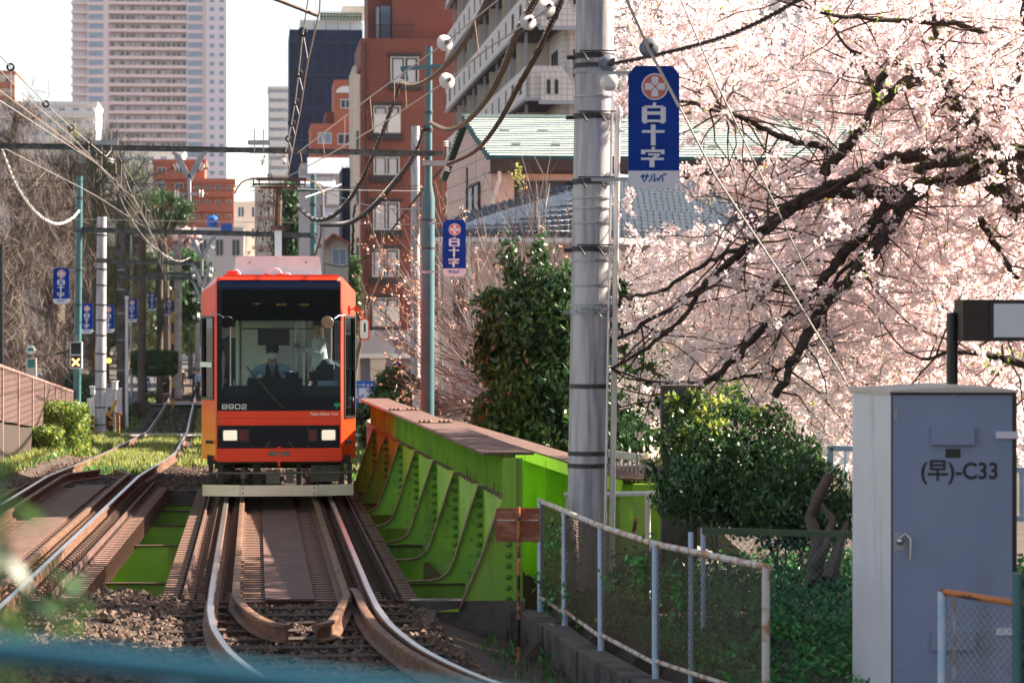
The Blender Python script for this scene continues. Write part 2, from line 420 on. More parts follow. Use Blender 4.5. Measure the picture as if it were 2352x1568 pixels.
# ------------------------------------------------------------------ ground and track alignment
def prof(y): return float(np.interp(y, [0, 45, 58, 104, 128, 240, 3000], [0, 0, -.25, -1.64, -1.9, -2.3, -2.3]))
yy = np.arange(10, 320, .25)
def smooth(xs, ys, wid):
    v = np.interp(yy, xs, ys); k = int(wid/.25)
    p = np.pad(v, k, mode='reflect', reflect_type='odd')
    kern = np.hanning(2*k+1); kern /= kern.sum()
    return np.convolve(p, kern, 'valid')
CL = smooth([10, 25.1, 57.7, 104, 128, 238, 330], [-4.13, -5.19, -7.55, -12.6, -15.2, -26.8, -36.8], 5)
CT0 = smooth([10, 14, 15, 16.5, 18, 19.3, 20.3, 21.5, 23, 24.5, 26.4, 57.7, 330], [6.4, 2.4, 1.5, .55, -.25, -.80, -1.12, -1.42, -1.69, -1.88, -2.06, -4.88, -30], .9)
def cl(y): return float(np.interp(y, yy, CL))
def ct(y):
    a = float(np.interp(y, yy, CT0)); b = cl(y) + 2.8; t = min(1, max(0, (y-52)/14)); t = t*t*(3-2*t)
    return a*(1-t) + b*t
xs = sorted(set([-900, -500, -250, -150, -100, -70, -50, -40, -30, -25, -20, -17, -15] + list(np.arange(-14, 12, .3)) + [2.6, 2.65, 13, 15, 18, 22, 30, 40, 60, 100, 180, 400, 900]))
ys = sorted(set([-30, -10, 0, 5, 10, 13] + list(np.arange(15, 64, .3)) + [26.5, 26.52, 44.5, 44.52] + list(np.arange(64, 150, 2)) + [160, 180, 200, 240, 300, 400, 600, 1000, 1600, 3000, 5500]))
def nz(x, y): return .5*math.sin(x*1.7+y*.9)+.3*math.sin(x*3.1-y*2.3)+.2*math.sin(x*7+y*5.1)
def gh(x, y):
    b = prof(y) - .2
    if 26.51 < y < 44.51 and -30 < x < 2.62: return -5.0
    d1 = x - ct(y) if y > 12 else 9
    if y < 26.51:
        if -4.4 < x < -2.9 and y > 20: b += .16*math.exp(-((x+3.55)/.5)**2)*(1 if y > 24 else .6) + .03*nz(x*3, y*3)
        wx = .24 + (26.4-y)*.215           # line of the chain-link fence
        if x < wx-.12:
            if d1 > 1.15: b -= min(.28, (d1-1.15)*.35)
        else: b += .03 + .02*nz(x*2, y*2)
    if x < cl(max(y, 10)) - 1.6 and y > 44: b += .1
    if abs(x - cl(max(y, 10))) > 1.2 and abs(d1) > 1.2: b += .02*nz(x, y)
    if y > 66 and x < cl(y)-2.2: b += min(.5, (cl(y)-2.2-x)*.12)
    return b
def grid(name, xs, ys, f, m):
    V = [(x, y, f(x, y)) for y in ys for x in xs]; n = len(xs)
    Fc = [(j*n+i, j*n+i+1, (j+1)*n+i+1, (j+1)*n+i) for j in range(len(ys)-1) for i in range(n-1)]
    me = bpy.data.meshes.new(name); me.from_pydata(V, [], Fc); me.materials.append(m)
    o = bpy.data.objects.new(name, me); COL.objects.link(o); o['kind'] = 'structure'; return o
grid('ground', xs, ys, gh, M['soil'])
b = MB(); b.box(-30, 2.6, 26.55, 44.45, -4.6, -4.45); b.build('river', M['water'], kind='structure')
# the level crossing roads and the street on the right of the line
def strip(name, pts, wd, m, dz=.02, kind='structure'):
    b = MB(); P = [Vector(p) for p in pts]; L = []
    for i, p in enumerate(P):
        t = (P[min(i+1, len(P)-1)]-P[max(i-1, 0)]); t.z = 0; t.normalize(); s_ = Vector((t.y, -t.x, 0))
        L.append((p - s_*wd/2 + Vector((0, 0, dz)), p + s_*wd/2 + Vector((0, 0, dz))))
    for (a, c), (d, e) in zip(L[:-1], L[1:]): b.add([a, c, e, d], [(0, 1, 2, 3)])
    return b.build(name, m, kind=kind)
strip('crossing_road', [(x, 99+.1*x*0, prof(99)-.06) for x in (-22, -14, -8, -2, 8)], 2.6, M['concrete'], .0)
strip('far_crossing_road', [(x, 150, prof(150)-.03) for x in (-30, -17, -8)], 4.5, M['concrete'], .0)
strip('street', [(-12.5-.09*(y-60), y, prof(y)+.26) for y in range(60, 300, 12)], 3.2, M['asphalt'], .32)
strip('side_street', [(3.4-.09*(y-46), y, prof(y)-.12) for y in range(46, 300, 12)], 4.0, M['asphalt'], .04)

# ------------------------------------------------------------------ tracks
def sweep(b, sec, off, y0, y1, fc, step=.5, zf=lambda y: 0.0, offf=None):
    """sweep a (x,z) section along a track at lateral offset"""
    n = max(2, int((y1-y0)/step)+1); Y = np.linspace(y0, y1, n); base = len(b.v); k = len(sec)
    for y in Y:
        dx = (fc(y+.1)-fc(y-.1))/.2; t = Vector((dx, 1, 0)).normalized(); s_ = Vector((t.y, -t.x, 0))
        o = offf(y) if offf else off
        c = Vector((fc(y), y, prof(y)+zf(y))) + s_*o
        for a, z in sec: b.v.append(tuple(c + s_*a + Vector((0, 0, z))))
    for i in range(n-1):
        for j in range(k):
            j2 = (j+1) % k; b.f.append([base+i*k+j, base+i*k+j2, base+(i+1)*k+j2, base+(i+1)*k+j]); b.m.append(b.mi)
    b.f.append([base+j for j in range(k)]); b.m.append(b.mi); b.f.append([base+(n-1)*k+j for j in range(k)][::-1]); b.m.append(b.mi)
RAIL = [(-.062, -.15), (.062, -.15), (.062, -.138), (.010, -.122), (.010, -.045), (.034, -.032), (.034, -.006), (.026, -.0015), (-.026, -.0015), (-.034, -.006), (-.034, -.032), (-.010, -.045), (-.010, -.122), (-.062, -.138)]
def rail(parent, off, y0, y1, fc, name='rail', step=.5, shine=True, offf=None, z=0):
    b = MB(); sweep(b, RAIL, off, y0, y1, fc, step, zf=lambda y: z, offf=offf)
    if shine:
        b.mi = 1; sweep(b, [(-.024, -.001), (.024, -.001), (.024, .001), (-.024, .001)], off, y0, y1, fc, step, zf=lambda y: z)
    return b.build(name, [M['rail_rust'], M['rail_top']], parent, smooth=35)
def placeM(fc, y, off=0, z=0):
    dx = (fc(y+.1)-fc(y-.1))/.2; th = -math.atan(dx); s_ = Vector((math.cos(th), math.sin(th), 0))
    c = Vector((fc(y), y, prof(y)+z)) + s_*off
    return Matrix.Translation(c) @ Matrix.Rotation(th, 4, 'Z')
def spread(parent, name, me, mats, Ms, keep=90, fill_name=None):
    for i, m_ in enumerate(Ms[:keep]):
        o = bpy.data.objects.new(name, me); COL.objects.link(o); o.parent = parent
        mm = wmat(parent).inverted() @ m_; o.location = mm.to_translation(); o.rotation_euler = mm.to_euler()
    if len(Ms) > keep:
        b = MB(); pv = [v.co.copy() for v in me.vertices]; pf = [list(p.vertices) for p in me.polygons]; pm = [p.material_index for p in me.polygons]
        for m_ in Ms[keep:]:
            bs = len(b.v); b.v += [tuple(m_ @ v) for v in pv]; b.f += [[bs+i for i in f] for f in pf]; b.m += pm
        b.build(name, list(me.materials), parent, kind='stuff')
# steel sleeper of the bridge deck: channel section, spring hooks beside the rails
def steel_sleeper():
    b = MB(); 
    b.box(-1.21, 1.21, -.065, .065, -.17, -.155)
    b.box(-1.21, 1.21, -.065, -.053, -.42, -.172)
    b.box(-1.21, 1.21, .02, .032, -.42, -.172)
    b.mi = 1
    for x in (-.83, -.56, .56, .83):
        b.tube([(x-.05, 0, -.15), (x-.055, 0, -.09), (x, 0, -.055), (x+.055, 0, -.09), (x+.05, 0, -.15)], .010, 4)
        b.lathe([(.022, 0), (.022, .03), (.01, .035)], (x+.10, 0, -.155), n=6)
    return b.mesh('sleeper', [M['rust'], M['dark_rust']])
def wood_sleeper():
    b = MB(); b.box(-1.05, 1.05, -.1, .1, -.29, -.155); b.mi = 1
    for x in (-.72, .72): b.box(x-.13, x+.13, -.08, .08, -.154, -.142)
    return b.mesh('sleeper', [M['wood'], M['dark_rust']])
SS, WS = steel_sleeper(), wood_sleeper()
def track(label, fc, y0, right):
    t = thing('railway_track', label, 'railway track', (fc(30), 30, -.2))
    rail(t, -.72, y0, 60, fc); rail(t, .72, y0, 60, fc)
    b_ = [t]
    rail(t, -.72, 60, 300, fc, step=2); rail(t, .72, 60, 300, fc, step=2)
    if right:
        def g(s_): return lambda y: s_*(.50 if y > 25.7 else .12+.38*math.sqrt(max(0, (y-23.2)/2.5)))
        rail(t, 0, 23.2, 45.5, fc, 'guard_rail', .15, False, g(-1), z=.004); rail(t, 0, 23.2, 45.5, fc, 'guard_rail', .15, False, g(1), z=.004)
        rail(t, 0, 15, 26.3, fc, 'check_rail', .2, False, lambda y: .60 - max(0, (y-25.9))*.06, z=.004)
    else:
        def g(s_): return lambda y: s_*(.50 if y < 46.2 else .50-.36*min(1, (y-46.2)/2.0))
        rail(t, 0, 22, 48.2, fc, 'guard_rail', .2, False, g(-1)); rail(t, 0, 22, 48.2, fc, 'guard_rail', .2, False, g(1))
    b = MB(); sweep(b, [(-.23, -.148), (.23, -.148), (.23, -.125), (-.23, -.125)], 0, 26.6, 44.8, fc, .6); b.build('centre_plate', M['rust_plate'], t)
    for s_ in (-1, 1):
        b = MB(); o = s_*.985
        sweep(b, [(-.012, -.15), (.012, -.15), (.012, -.075), (-.012, -.075)], o, 26.6, 44.8, fc, .6); sweep(b, [(0, -.153), (s_*.08, -.153), (s_*.08, -.145), (0, -.145)], o, 26.6, 44.8, fc, .6)
        b.mi = 1
        for y in np.arange(26.7, 44.7, .25):
            c = placeM(fc, y, o+s_*.05, -.14).to_translation(); b.lathe([(.016, 0), (.016, .03), (.006, .036)], c, n=6)
        b.build('tie_angle', [M['rust_plate'], M['dark_rust']], t)
    Ms = [placeM(fc, y) for y in np.arange(26.75, 44.6, .25)]
    spread(t, 'sleeper', SS, None, Ms, 76)
    Ms = [placeM(fc, y) for y in list(np.arange(26.1, y0, -.62)) + list(np.arange(45.0, 58, .62))] + [placeM(fc, y) for y in np.arange(58, 260, .62)]
    spread(t, 'wooden_sleeper', WS, None, Ms, 22)
    return t
track('rusty railway track that the orange tram stands on, curving away in front of it', ct, 14.5, True)
track('empty railway track running past the hedge and over the level crossing beside the tram', cl, 21.5, False)

# ballast stones
def stones(pts, size, rng):
    P = np.array(pts); N = len(P); base = np.array([[1,0,0],[0,1,0],[-1,0,0],[0,-1,0],[0,0,1]])
    q = rng.normal(size=(N, 5, 3))*.25 + base; s_ = size*(.6+.8*rng.random(N)); an = rng.random(N)*6.28
    ca, sa = np.cos(an)[:, None], np.sin(an)[:, None]; x = q[:,:,0]*ca-q[:,:,1]*sa; y = q[:,:,0]*sa+q[:,:,1]*ca; z = q[:,:,2]*.8
    V = np.stack([x, y, z], 2)*s_[:, None, None] + P[:, None, :]
    T = []
    for i, j in ((0,1),(1,2),(2,3),(3,0)): T.append(np.stack([V[:, i], V[:, j], V[:, 4]], 1))
    return np.concatenate(T, 1).reshape(-1, 3)
rng = np.random.default_rng(3)
pts = []
while len(pts) < 30000:
    y = rng.uniform(17, 26.5) if rng.random() < .55 else rng.uniform(44.5, 64)
    lo, hi = cl(y)-1.9, ct(y)+1.3+(.4 if y > 44 else 0)
    x = rng.uniform(lo, hi)
    if y > 58 and rng.random() < .5: continue
    pts.append((x, y, gh(x, y)+rng.uniform(-.01, .035)))
V = stones(pts, .03, rng); mi = (rng.random(len(V)//3//4) < .5).repeat(4).astype(int)
link('ballast', npmesh('ballast', V, 3, [M['stone_a'], M['stone_b']], mi), kind='stuff')

# ------------------------------------------------------------------ bridge
def xw(y): return -.06 - .12*(y-27)
GU = Vector((-1, -.12, 0)).normalized()      # towards the track
def girder_side(parent, fx, u, nm='girder'):
    """fx(y): web x; u: unit vector towards the track"""
    b = MB()
    b.beam((fx(26.9), 26.9, .35), (fx(44.5), 44.5, .35), .014, 1.72)
    for y in np.arange(27.05, 44.5, .31):
        b.obox(Vector((fx(y), y, 1.02)) + u*.03, u*.03, (0, .006, 0), (0, 0, .19))
    for y in np.arange(26.9, 44.6, 2.5):
        b.obox(Vector((fx(y), y, .35)) - u*.04, u*.04, (0, .008, 0), (0, 0, .86))
    b.build('web', M['green_paint'], parent)
    b = MB(); b.beam((fx(26.75), 26.75, 1.222), (fx(44.6), 44.6, 1.222), .48, .02)
    b.beam((fx(30.5), 30.5, 1.236), (fx(44.6), 44.6, 1.236), .44, .008)
    b.mi = 1
    for yb in (38.8, 34.2):
        b.beam(Vector((fx(yb), yb, 1.246))+u*.2, Vector((fx(yb), yb, 1.246))-u*.2, .22, .01)
        for dy in (-.07, .07):
            for k in (-3, -2, -1, 1, 2, 3): b.sphere(Vector((fx(yb), yb+dy, 1.255)) + u*(.055*k+.01*(k>0)-.01*(k<0)), .027, 8)
    b.build('top_flange', [M['rust_plate'], M['rust']], parent)
    ys_ = list(np.arange(26.42, 44.3, 2.5))
    for i, y in enumerate(ys_):
        last = i == 0
        prf = [(0, .80), (.05, .80), (.18, .42), (.31, .02), (.36, -.08), (.45, -.145), (.56, -.165), (.86, -.165), (.86, -.19), (0, -.19)]
        if last: prf = [(0, 1.2), (.10, 1.2), (.10, .80), (.15, .70), (.31, .25), (.50, -.19), (.76, -.22), (0, -.22)]
        b = MB(); o = Vector((fx(y), y, 0)); b.prism(prf, o, u, (0, 0, 1), (0, .012, 0))
        if last: b.prism([(0, 1.2), (-.09, 1.2), (-.09, -.25), (0, -.25)], o+Vector((0, .002, 0)), u, (0, 0, 1), (0, .012, 0)); b.prism([(-.0, 1.2), (-.03, 1.2), (-.03, -.25), (-0, -.25)], o-Vector((0, .06, 0)), u, (0, 0, 1), (0, .06, 0))
        b.mi = 2
        for k in range(10): b.sphere(o + u*.045 + Vector((0, -.012, .70-.1*k)), .028, 8)
        if not last:
            for k in range(5): b.sphere(o + u*(.1+.012*k) + Vector((0, -.03, .6-.17*k)), .012, 6)
        b.mi = 1
        edge = [p for p in prf if p[0] > .04 and p[1] > -.18] if not last else prf[3:6]
        for a, c in zip(edge[:-1], edge[1:]):
            b.beam(o+u*a[0]+Vector((0, 0, a[1]+.004)), o+u*c[0]+Vector((0, 0, c[1]+.004)), .012 if False else .10, .012, up=(0, 0, 1) if abs(c[0]-a[0]) > .01 else (1, 0, 0))
        b.build('gusset', [M['green_paint'], M['rust'], M['rivet_green']], parent)
        if i < len(ys_)-1:
            b = MB()
            for k in range(6):
                y0 = y+.35+k*.34; b.obox(Vector((fx(y0), y0, .815)) + u*.045, u*.045, (0, .15, 0), (0, 0, .006)); b.obox(Vector((fx(y0-.15), y0-.15, .86)) + u*.02, u*.02, (0, .005, 0), (0, 0, .04))
            b.build('ledge_angle', [M['rust']], parent)
br = thing('plate_girder_bridge', 'riveted green plate girder railway bridge under the tram with open deck and curved brackets', 'bridge', (-4, 35, -1.4))
girder_side(br, xw, GU)
girder_side(br, lambda y: -8.45-.07*(y-44), Vector((1, .07, 0)).normalized())
for y in (27.2, 30.7, 35.8, 39.3, 42.2, 43.7):
    b = MB(); x0, x1 = -8.4-.07*(y-44), xw(y); b.box(x0, x1, y, y+.012, -1.35, -.375)
    b.mi = 1; b.box(x0, x1, y-.03, y+.05, -.374, -.355)
    b.build('crossbeam', [M['green_paint'], M['rust_plate']], br)
for fc in (cl, ct):
    for s_ in (-.6, .6):
        b = MB(); sweep(b, [(-.01, -1.0), (.01, -1.0), (.01, -.38), (-.01, -.38)], s_, 26.6, 44.5, fc, 1.0); b.build('stringer', M['green_paint'], br)
b = MB(); b.box(-9.2, -.05, 26.3, 26.62, -5, -.36); b.box(-9.2, -3.2, 26.3, 26.5, -.36, -.30); b.build('near_abutment', M['dark_concrete'], br)
b = MB(); b.box(-9.4, -1.0, 44.4, 44.75, -5, -.33); b.box(-9.4, 1.0, 44.42, 44.75, -.33, -.19)
b.build('far_abutment', M['dark_concrete'], br)
# second girder, of the footbridge alongside
fb = thing('footbridge_girder', 'brightly lit green ribbed girder of the footbridge behind the concrete pole', 'girder', (.2, 35, -.8))
def x2(y): return 1.22 - .143*(y-28.5)
U2 = Vector((-1, -.143, 0)).normalized()
b = MB(); b.beam((x2(28.3), 28.3, .1), (x2(43.5), 43.5, .1), .014, 1.5)
for y in np.arange(28.4, 43.4, .12): b.obox(Vector((x2(y), y, .05)) + U2*.012, U2*.012, (0, .018, 0), (0, 0, .75))
b.build('web', M['green_paint_lit'], fb)
b = MB()
for y in np.arange(28.35, 43.5, 1.62): b.obox(Vector((x2(y), y, .1)) + U2*.08, U2*.08, (0, .02, 0), (0, 0, .74))
b.beam(Vector((x2(28.3), 28.3, .82))+U2*.15, Vector((x2(43.5), 43.5, .82))+U2*.15, .012, .13)
b.build('stiffeners', M['green_paint_lit'], fb)
b = MB(); b.beam((x2(28.2), 28.2, .9), (x2(43.6), 43.6, .9), .34, .02); b.build('top_flange', M['rust_plate'], fb)
b = MB(); b.box(x2(28.3)-.05, x2(28.3)+.35, 28.05, 28.28, -.9, .86); b.build('end_plate', M['green_paint_lit'], fb)
b = MB(); b.beam((x2(28)+.9, 28, -.2), (x2(44)+.9, 44, -.2), 1.4, .1); b.build('deck', M['concrete'], fb)
# low railing of the footbridge with vertical bars
t = thing('footbridge_railing', 'pale steel railing with upright bars between green girder and dark bush', 'railing', W(1430, 1080, 29))
b = MB(); A = W(1395, 1040, 30.5); C_ = W(1482, 1052, 28.6); b.beam(A, C_, .07, .07); b.box(C_.x-.06, C_.x+.06, C_.y-.06, C_.y+.06, C_.z-1.1, C_.z+.0)
for k in range(9):
    p = A.lerp(C_, k/9); b.beam(p-Vector((0, 0, .02)), p-Vector((0, 0, 1.0)), .018, .018)
b.build('bars', M['cream_wall2'], t)
b = MB(); b.beam(W(1310, 1024, 36), A, .05, .05); b.build('handrail', M['cream_wall2'], t)
# retaining wall under the fence and kerb blocks
FX = [(.26, 26.3), (.465, 25.1), (.726, 23.2), (1.08, 21.4), (1.74, 19.5)]
w_ = MB()
for (xa, ya), (xb, yb) in zip([(.1, 26.5)]+FX, FX+[(2.6, 16.6)]):
    d = Vector((xb-xa, yb-ya, 0)).normalized(); s_ = Vector((d.y, -d.x, 0))*-1
    w_.beam(Vector((xa, ya, -.43)) - s_*-.02 - Vector((.10, 0, 0)), Vector((xb, yb, -.43)) - Vector((.10, 0, 0)), .22, .44)
w_.build('retaining_wall', M['dark_concrete'], label='low weathered concrete retaining wall under the chain-link fence', cat='retaining wall')
b = MB(); b.box(-.95, .12, 26.36, 26.62, -1.2, -.12); b.box(-.95, -.7, 25.2, 26.36, -.6, -.2)
b.build('bearing_wall', M['dark_concrete'], label='dark concrete bearing wall at the end of the riveted green girder', cat='concrete wall')
# ------------------------------------------------------------------ people
def person_mesh(J, name, cols, rad=1.0):
    """J: joints dict in metres; skin-grown body, coloured by nearest joint"""
    order = ['pelvis','waist','chest','neck','head','crown','shl','ell','wrl','hal','shr','elr','wrr','har','hipl','knl','anl','tol','hipr','knr','anr','tor']
    par = dict(waist='pelvis', chest='waist', neck='chest', head='neck', crown='head', shl='chest', ell='shl', wrl='ell', hal='wrl', shr='chest', elr='shr', wrr='elr', har='wrr',
               hipl='pelvis', knl='hipl', anl='knl', tol='anl', hipr='pelvis', knr='hipr', anr='knr', tor='anr')
    rr = dict(pelvis=(.15,.12), waist=(.145,.115), chest=(.17,.125), neck=(.055,.055), head=(.082,.092), crown=(.062,.075), hipl=(.09,.09), hipr=(.09,.09))
    for s in 'lr':
        rr['sh'+s] = (.065,.065); rr['el'+s] = (.045,.045); rr['wr'+s] = (.032,.032); rr['ha'+s] = (.035,.028)
        rr['kn'+s] = (.06,.06); rr['an'+s] = (.042,.042); rr['to'+s] = (.045,.035)
    me = bpy.data.meshes.new(name); idx = {k: i for i, k in enumerate(order)}
    E_ = [(idx[par[k]], idx[k]) for k in order if k in par]; V = [J[k] for k in order]
    # five fingers rooted in each palm
    fr = []
    for s in 'lr':
        h, wv = Vector(J['ha'+s]), Vector(J['wr'+s]); d = (h-wv).normalized(); side = d.cross(Vector((0, 1, .2))).normalized(); dn = d.cross(side)
        for k in range(5):
            o = (k-1.8)*.02; L = (.055, .07, .075, .07, .055)[k]
            if k == 4: a = h + side*-.035 - d*.02; q = a + (-side*.7+d*.6).normalized()*.045; e = q + d*.03
            else: a = h + side*o; q = a + d*L*.6; e = q + (d*.6+dn*.6)*L*.5
            V += [tuple(q), tuple(e)]; E_ += [(idx['ha'+s], len(V)-2), (len(V)-2, len(V)-1)]; fr += [.009, .007]
    me.from_pydata([tuple(v) for v in V], E_, [])
    o = bpy.data.objects.new(name, me); COL.objects.link(o)
    md = o.modifiers.new('skin', 'SKIN'); md.use_smooth_shade = True; md.branch_smoothing = .6
    sk = me.skin_vertices[0].data
    for i, k in enumerate(order): sk[i].radius = tuple(c*rad for c in rr[k]); sk[i].use_root = (k == 'pelvis')
    for i, r_ in enumerate(fr): sk[len(order)+i].radius = (r_, r_)
    o.modifiers.new('sub', 'SUBSURF').levels = 1
    m2 = bpy.data.meshes.new_from_object(o.evaluated_get(bpy.context.evaluated_depsgraph_get())); bpy.data.objects.remove(o)
    m2.name = name; m2.materials.clear(); keys = list(dict.fromkeys(cols.values()))
    for k in keys: m2.materials.append(M[k])
    zone = dict(head='face', crown='face', neck='face', hal='face', har='face', pelvis='leg', hipl='leg', hipr='leg', knl='leg', knr='leg', anl='leg', anr='leg', tol='shoe', tor='shoe',
                waist='body', chest='body', shl='arm', shr='arm', ell='arm', elr='arm', wrl='arm', wrr='arm')
    jv = [(Vector(J[k]), zone[k]) for k in order] + [((Vector(J['chest'])+Vector(J['waist']))/2, 'body')] + [((Vector(J[a])+Vector(J[b]))/2, 'arm') for a, b in (('shl','ell'),('ell','wrl'),('shr','elr'),('elr','wrr'))] + [((Vector(J[a])+Vector(J[b]))/2, 'leg') for a, b in (('hipl','knl'),('knl','anl'),('hipr','knr'),('knr','anr'))]
    for p in m2.polygons:
        z = min(jv, key=lambda q: (q[0]-p.center).length)[1]; p.material_index = keys.index(cols[z]); p.use_smooth = True
    return m2
def face_parts(root, head, fdir, hair='hair', mask=False, cap=None):
    """eyes, nose, mouth, ears as part of the body look; hair and mask as children"""
    f = Vector(fdir).normalized(); s_ = f.cross(Vector((0, 0, 1))).normalized(); h = Vector(head); up = Vector((0, 0, 1))
    b = MB(); b.sphere(h + f*-.018 + up*.055, .098, 12, (1, 1.05, .92))
    b.build('hair', M[hair], root, smooth=True, local=True)
    b = MB()
    for q in (-1, 1): b.sphere(h + f*.082 + s_*.032*q + up*.02, .009, 6); b.obox(h+f*.088+s_*.032*q+up*.038, s_*.018, f*.004, up*.003)
    b.build('eyes', M['hair'], root, local=True)
    b = MB(); b.prism([(-.012, -.02), (.012, -.02), (.004, .03), (-.004, .03)], h+f*.08, s_, up, f*.022)
    for q in (-1, 1): b.sphere(h + s_*.086*q + f*-.005, .022, 6, (.5, 1, 1.4))
    b.build('nose_and_ears', M['skin'], root, local=True, smooth=True)
    if mask:
        b = MB(); b.sphere(h + f*.045 - up*.045, .062, 10, (1.05, .95, .8)); b.build('face_mask', M['mask_white'], root, smooth=True, local=True)
    else:
        b = MB(); b.obox(h+f*.085-up*.045, s_*.022, f*.004, up*.004); b.build('mouth', M['cloth_orange'], root, local=True)
    if cap:
        b = MB(); b.lathe([(.104, 0), (.112, .03), (.09, .075), (.03, .09)], h+up*.07, n=14); b.obox(h+f*.12+up*.072, s_*.07, f*.05, up*.004); b.build('cap', M[cap], root, smooth=True, local=True)
def standing(sc=1.0, ang=0, arm=0):
    J = dict(pelvis=(0,0,.92), waist=(0,0,1.10), chest=(0,0,1.34), neck=(0,-.01,1.50), head=(0,-.02,1.60), crown=(0,-.015,1.68),
             shl=(-.19,0,1.40), ell=(-.25,.02,1.12), wrl=(-.24,-.06,.88), hal=(-.24,-.08,.80), shr=(.19,0,1.40), elr=(.25,.02,1.12), wrr=(.24,-.06,.88), har=(.24,-.08,.80),
             hipl=(-.09,0,.86), knl=(-.10,-.03,.48), anl=(-.11,0,.09), tol=(-.12,-.13,.04), hipr=(.09,0,.86), knr=(.11,.02,.48), anr=(.11,.06,.09), tor=(.13,-.07,.04))
    if arm: J['elr'] = (.24,-.12,1.2); J['wrr'] = (.16,-.33,1.28); J['har'] = (.14,-.40,1.31)
    return {k: Vector(v)*sc for k, v in J.items()}
def add_person(label, loc, rz, cols, J=None, group=None, hair='hair', mask=False, cap=None, sc=1.0, fdir=(0, -1, 0)):
    root = thing('person', label, 'person', loc, rz, group)
    J = J or standing(sc)
    me = person_mesh(J, 'body', cols); o = bpy.data.objects.new('body', me); COL.objects.link(o); o.parent = root
    face_parts(root, J['head'], fdir, hair, mask, cap)
    return root

# ------------------------------------------------------------------ the tram
TY = 38.9
tram = thing('tram', 'bright orange single-car tram number 8902 coming head on over the bridge', 'tram', (ct(TY), TY, 0), math.atan(.09))
def C(cx, cy): return ((cx-491)/404, .07+(1510-cy)/404)
def tb(name, b, m, smooth=False, parent=None, **k): return b.build(name, m, parent or tram, smooth=smooth, local=True, **k)
L = 12.0
# body shell: front ring with opening for the windscreen, cheeks, sides with window openings, roof
xf, xs_ = .848, 1.062
zt, zs, zb = 3.06, 2.86, .60
def outline(x, zt_, zs_, zb_, xt): return [(-x, zb_), (-x, zs_), (-xt, zt_), (xt, zt_), (x, zs_), (x, zb_)]
rings = [(.0, outline(.845, 3.0, 2.96, .56, .80), 0.0), (.03, outline(.868, 3.045, 2.985, .56, .82), 0)]
b = MB(); b.mi = 0
def ringpts(y, o): return [Vector((x, y, z)) for x, z in o]
r0 = ringpts(.0, outline(.835, 3.02, 2.98, .56, .79)); r1 = ringpts(.035, outline(.868, 3.06, 2.98, .56, .83)); r2 = ringpts(.50, outline(xs_, zt, zs, zb, .88))
k0 = len(b.v); b.v += [tuple(p) for p in r0+r1]
for j in range(6):
    j2 = (j+1) % 6; b.f.append([k0+j, k0+6+j, k0+6+j2, k0+j2]); b.m.append(0)
# top link r1->r2 (roof front), shoulders
b.add([r1[1], r1[2], r2[2], r2[1]], [(0, 3, 2, 1)]); b.add([r1[2], r1[3], r2[3], r2[2]], [(0, 3, 2, 1)]); b.add([r1[3], r1[4], r2[4], r2[3]], [(0, 3, 2, 1)])
# cheeks with a tall window each: strips above, below, beside
def cheek(s, za, zb_):
    A0, A1 = Vector((s*.868, .035, 0)), Vector((s*xs_, .50, 0))
    def q(t, z): p = A0.lerp(A1, t); return (p.x, p.y, z)
    t0, t1 = .14, .94
    for (ta, tb_, z0, z1) in ((0, 1, .56, za), (0, t0, za, zb_), (t1, 1, za, zb_)):
        b.add([q(ta, z0), q(tb_, z0), q(tb_, z1), q(ta, z1)], [(0, 1, 2, 3)])
    b.add([q(0, zb_), q(1, zb_), (A1.x, A1.y, 2.86), (A0.x, A0.y, 2.98)], [(0, 1, 2, 3)])
    g = MB(); n_ = Vector((s*.9, -.38, 0))*-.02
    P = [Vector(q(t0, za))+n_, Vector(q(t1, za))+n_, Vector(q(t1, zb_))+n_, Vector(q(t0, zb_))+n_]; g.add(P, [(0, 1, 2, 3)])
    w_ = tb('side_window', g, M['glass_dark'])
    fr_ = MB()
    for i in range(4): fr_.beam(P[i]-n_*1.2, P[(i+1) % 4]-n_*1.2, .035, .02, up=n_)
    if s < 0:
        m0, m1 = q(t0, 1.86), q(t1, 1.86); fr_.mi = 1; fr_.beam(Vector(m0)-n_*1.3, Vector(m1)-n_*1.3, .07, .015, up=n_)
    tb('window_frame', fr_, [M['black_paint'], M['white_paint']], parent=w_)
    # curtain-like pale interior seen through
cheek(-1, C(0, 975)[1], C(0, 525)[1]); cheek(1, C(0, 1080)[1], C(0, 522)[1])
# sides
for s in (-1, 1):
    x = s*xs_
    for y0, y1, z0, z1 in [(.5, L, zb, 1.35), (.5, L, 2.45, zs)]: b.add([(x, y0, z0), (x, y1, z0), (x, y1, z1), (x, y0, z1)], [(0, 1, 2, 3)])
    yv = [.5, .7, 1.9, 2.1, 3.5, 3.7, 5.1, 5.3, 6.7, 6.9, 8.3, 8.5, 9.9, 10.1, 11.4, L]
    for a, c in zip(yv[0::2], yv[1::2]): b.add([(x, a, 1.35), (x, c, 1.35), (x, c, 2.45), (x, a, 2.45)], [(0, 1, 2, 3)])
    b.add([(x, .5, zs), (x, L, zs), (s*.88, L, zt), (s*.88, .5, zt)], [(0, 1, 2, 3)])

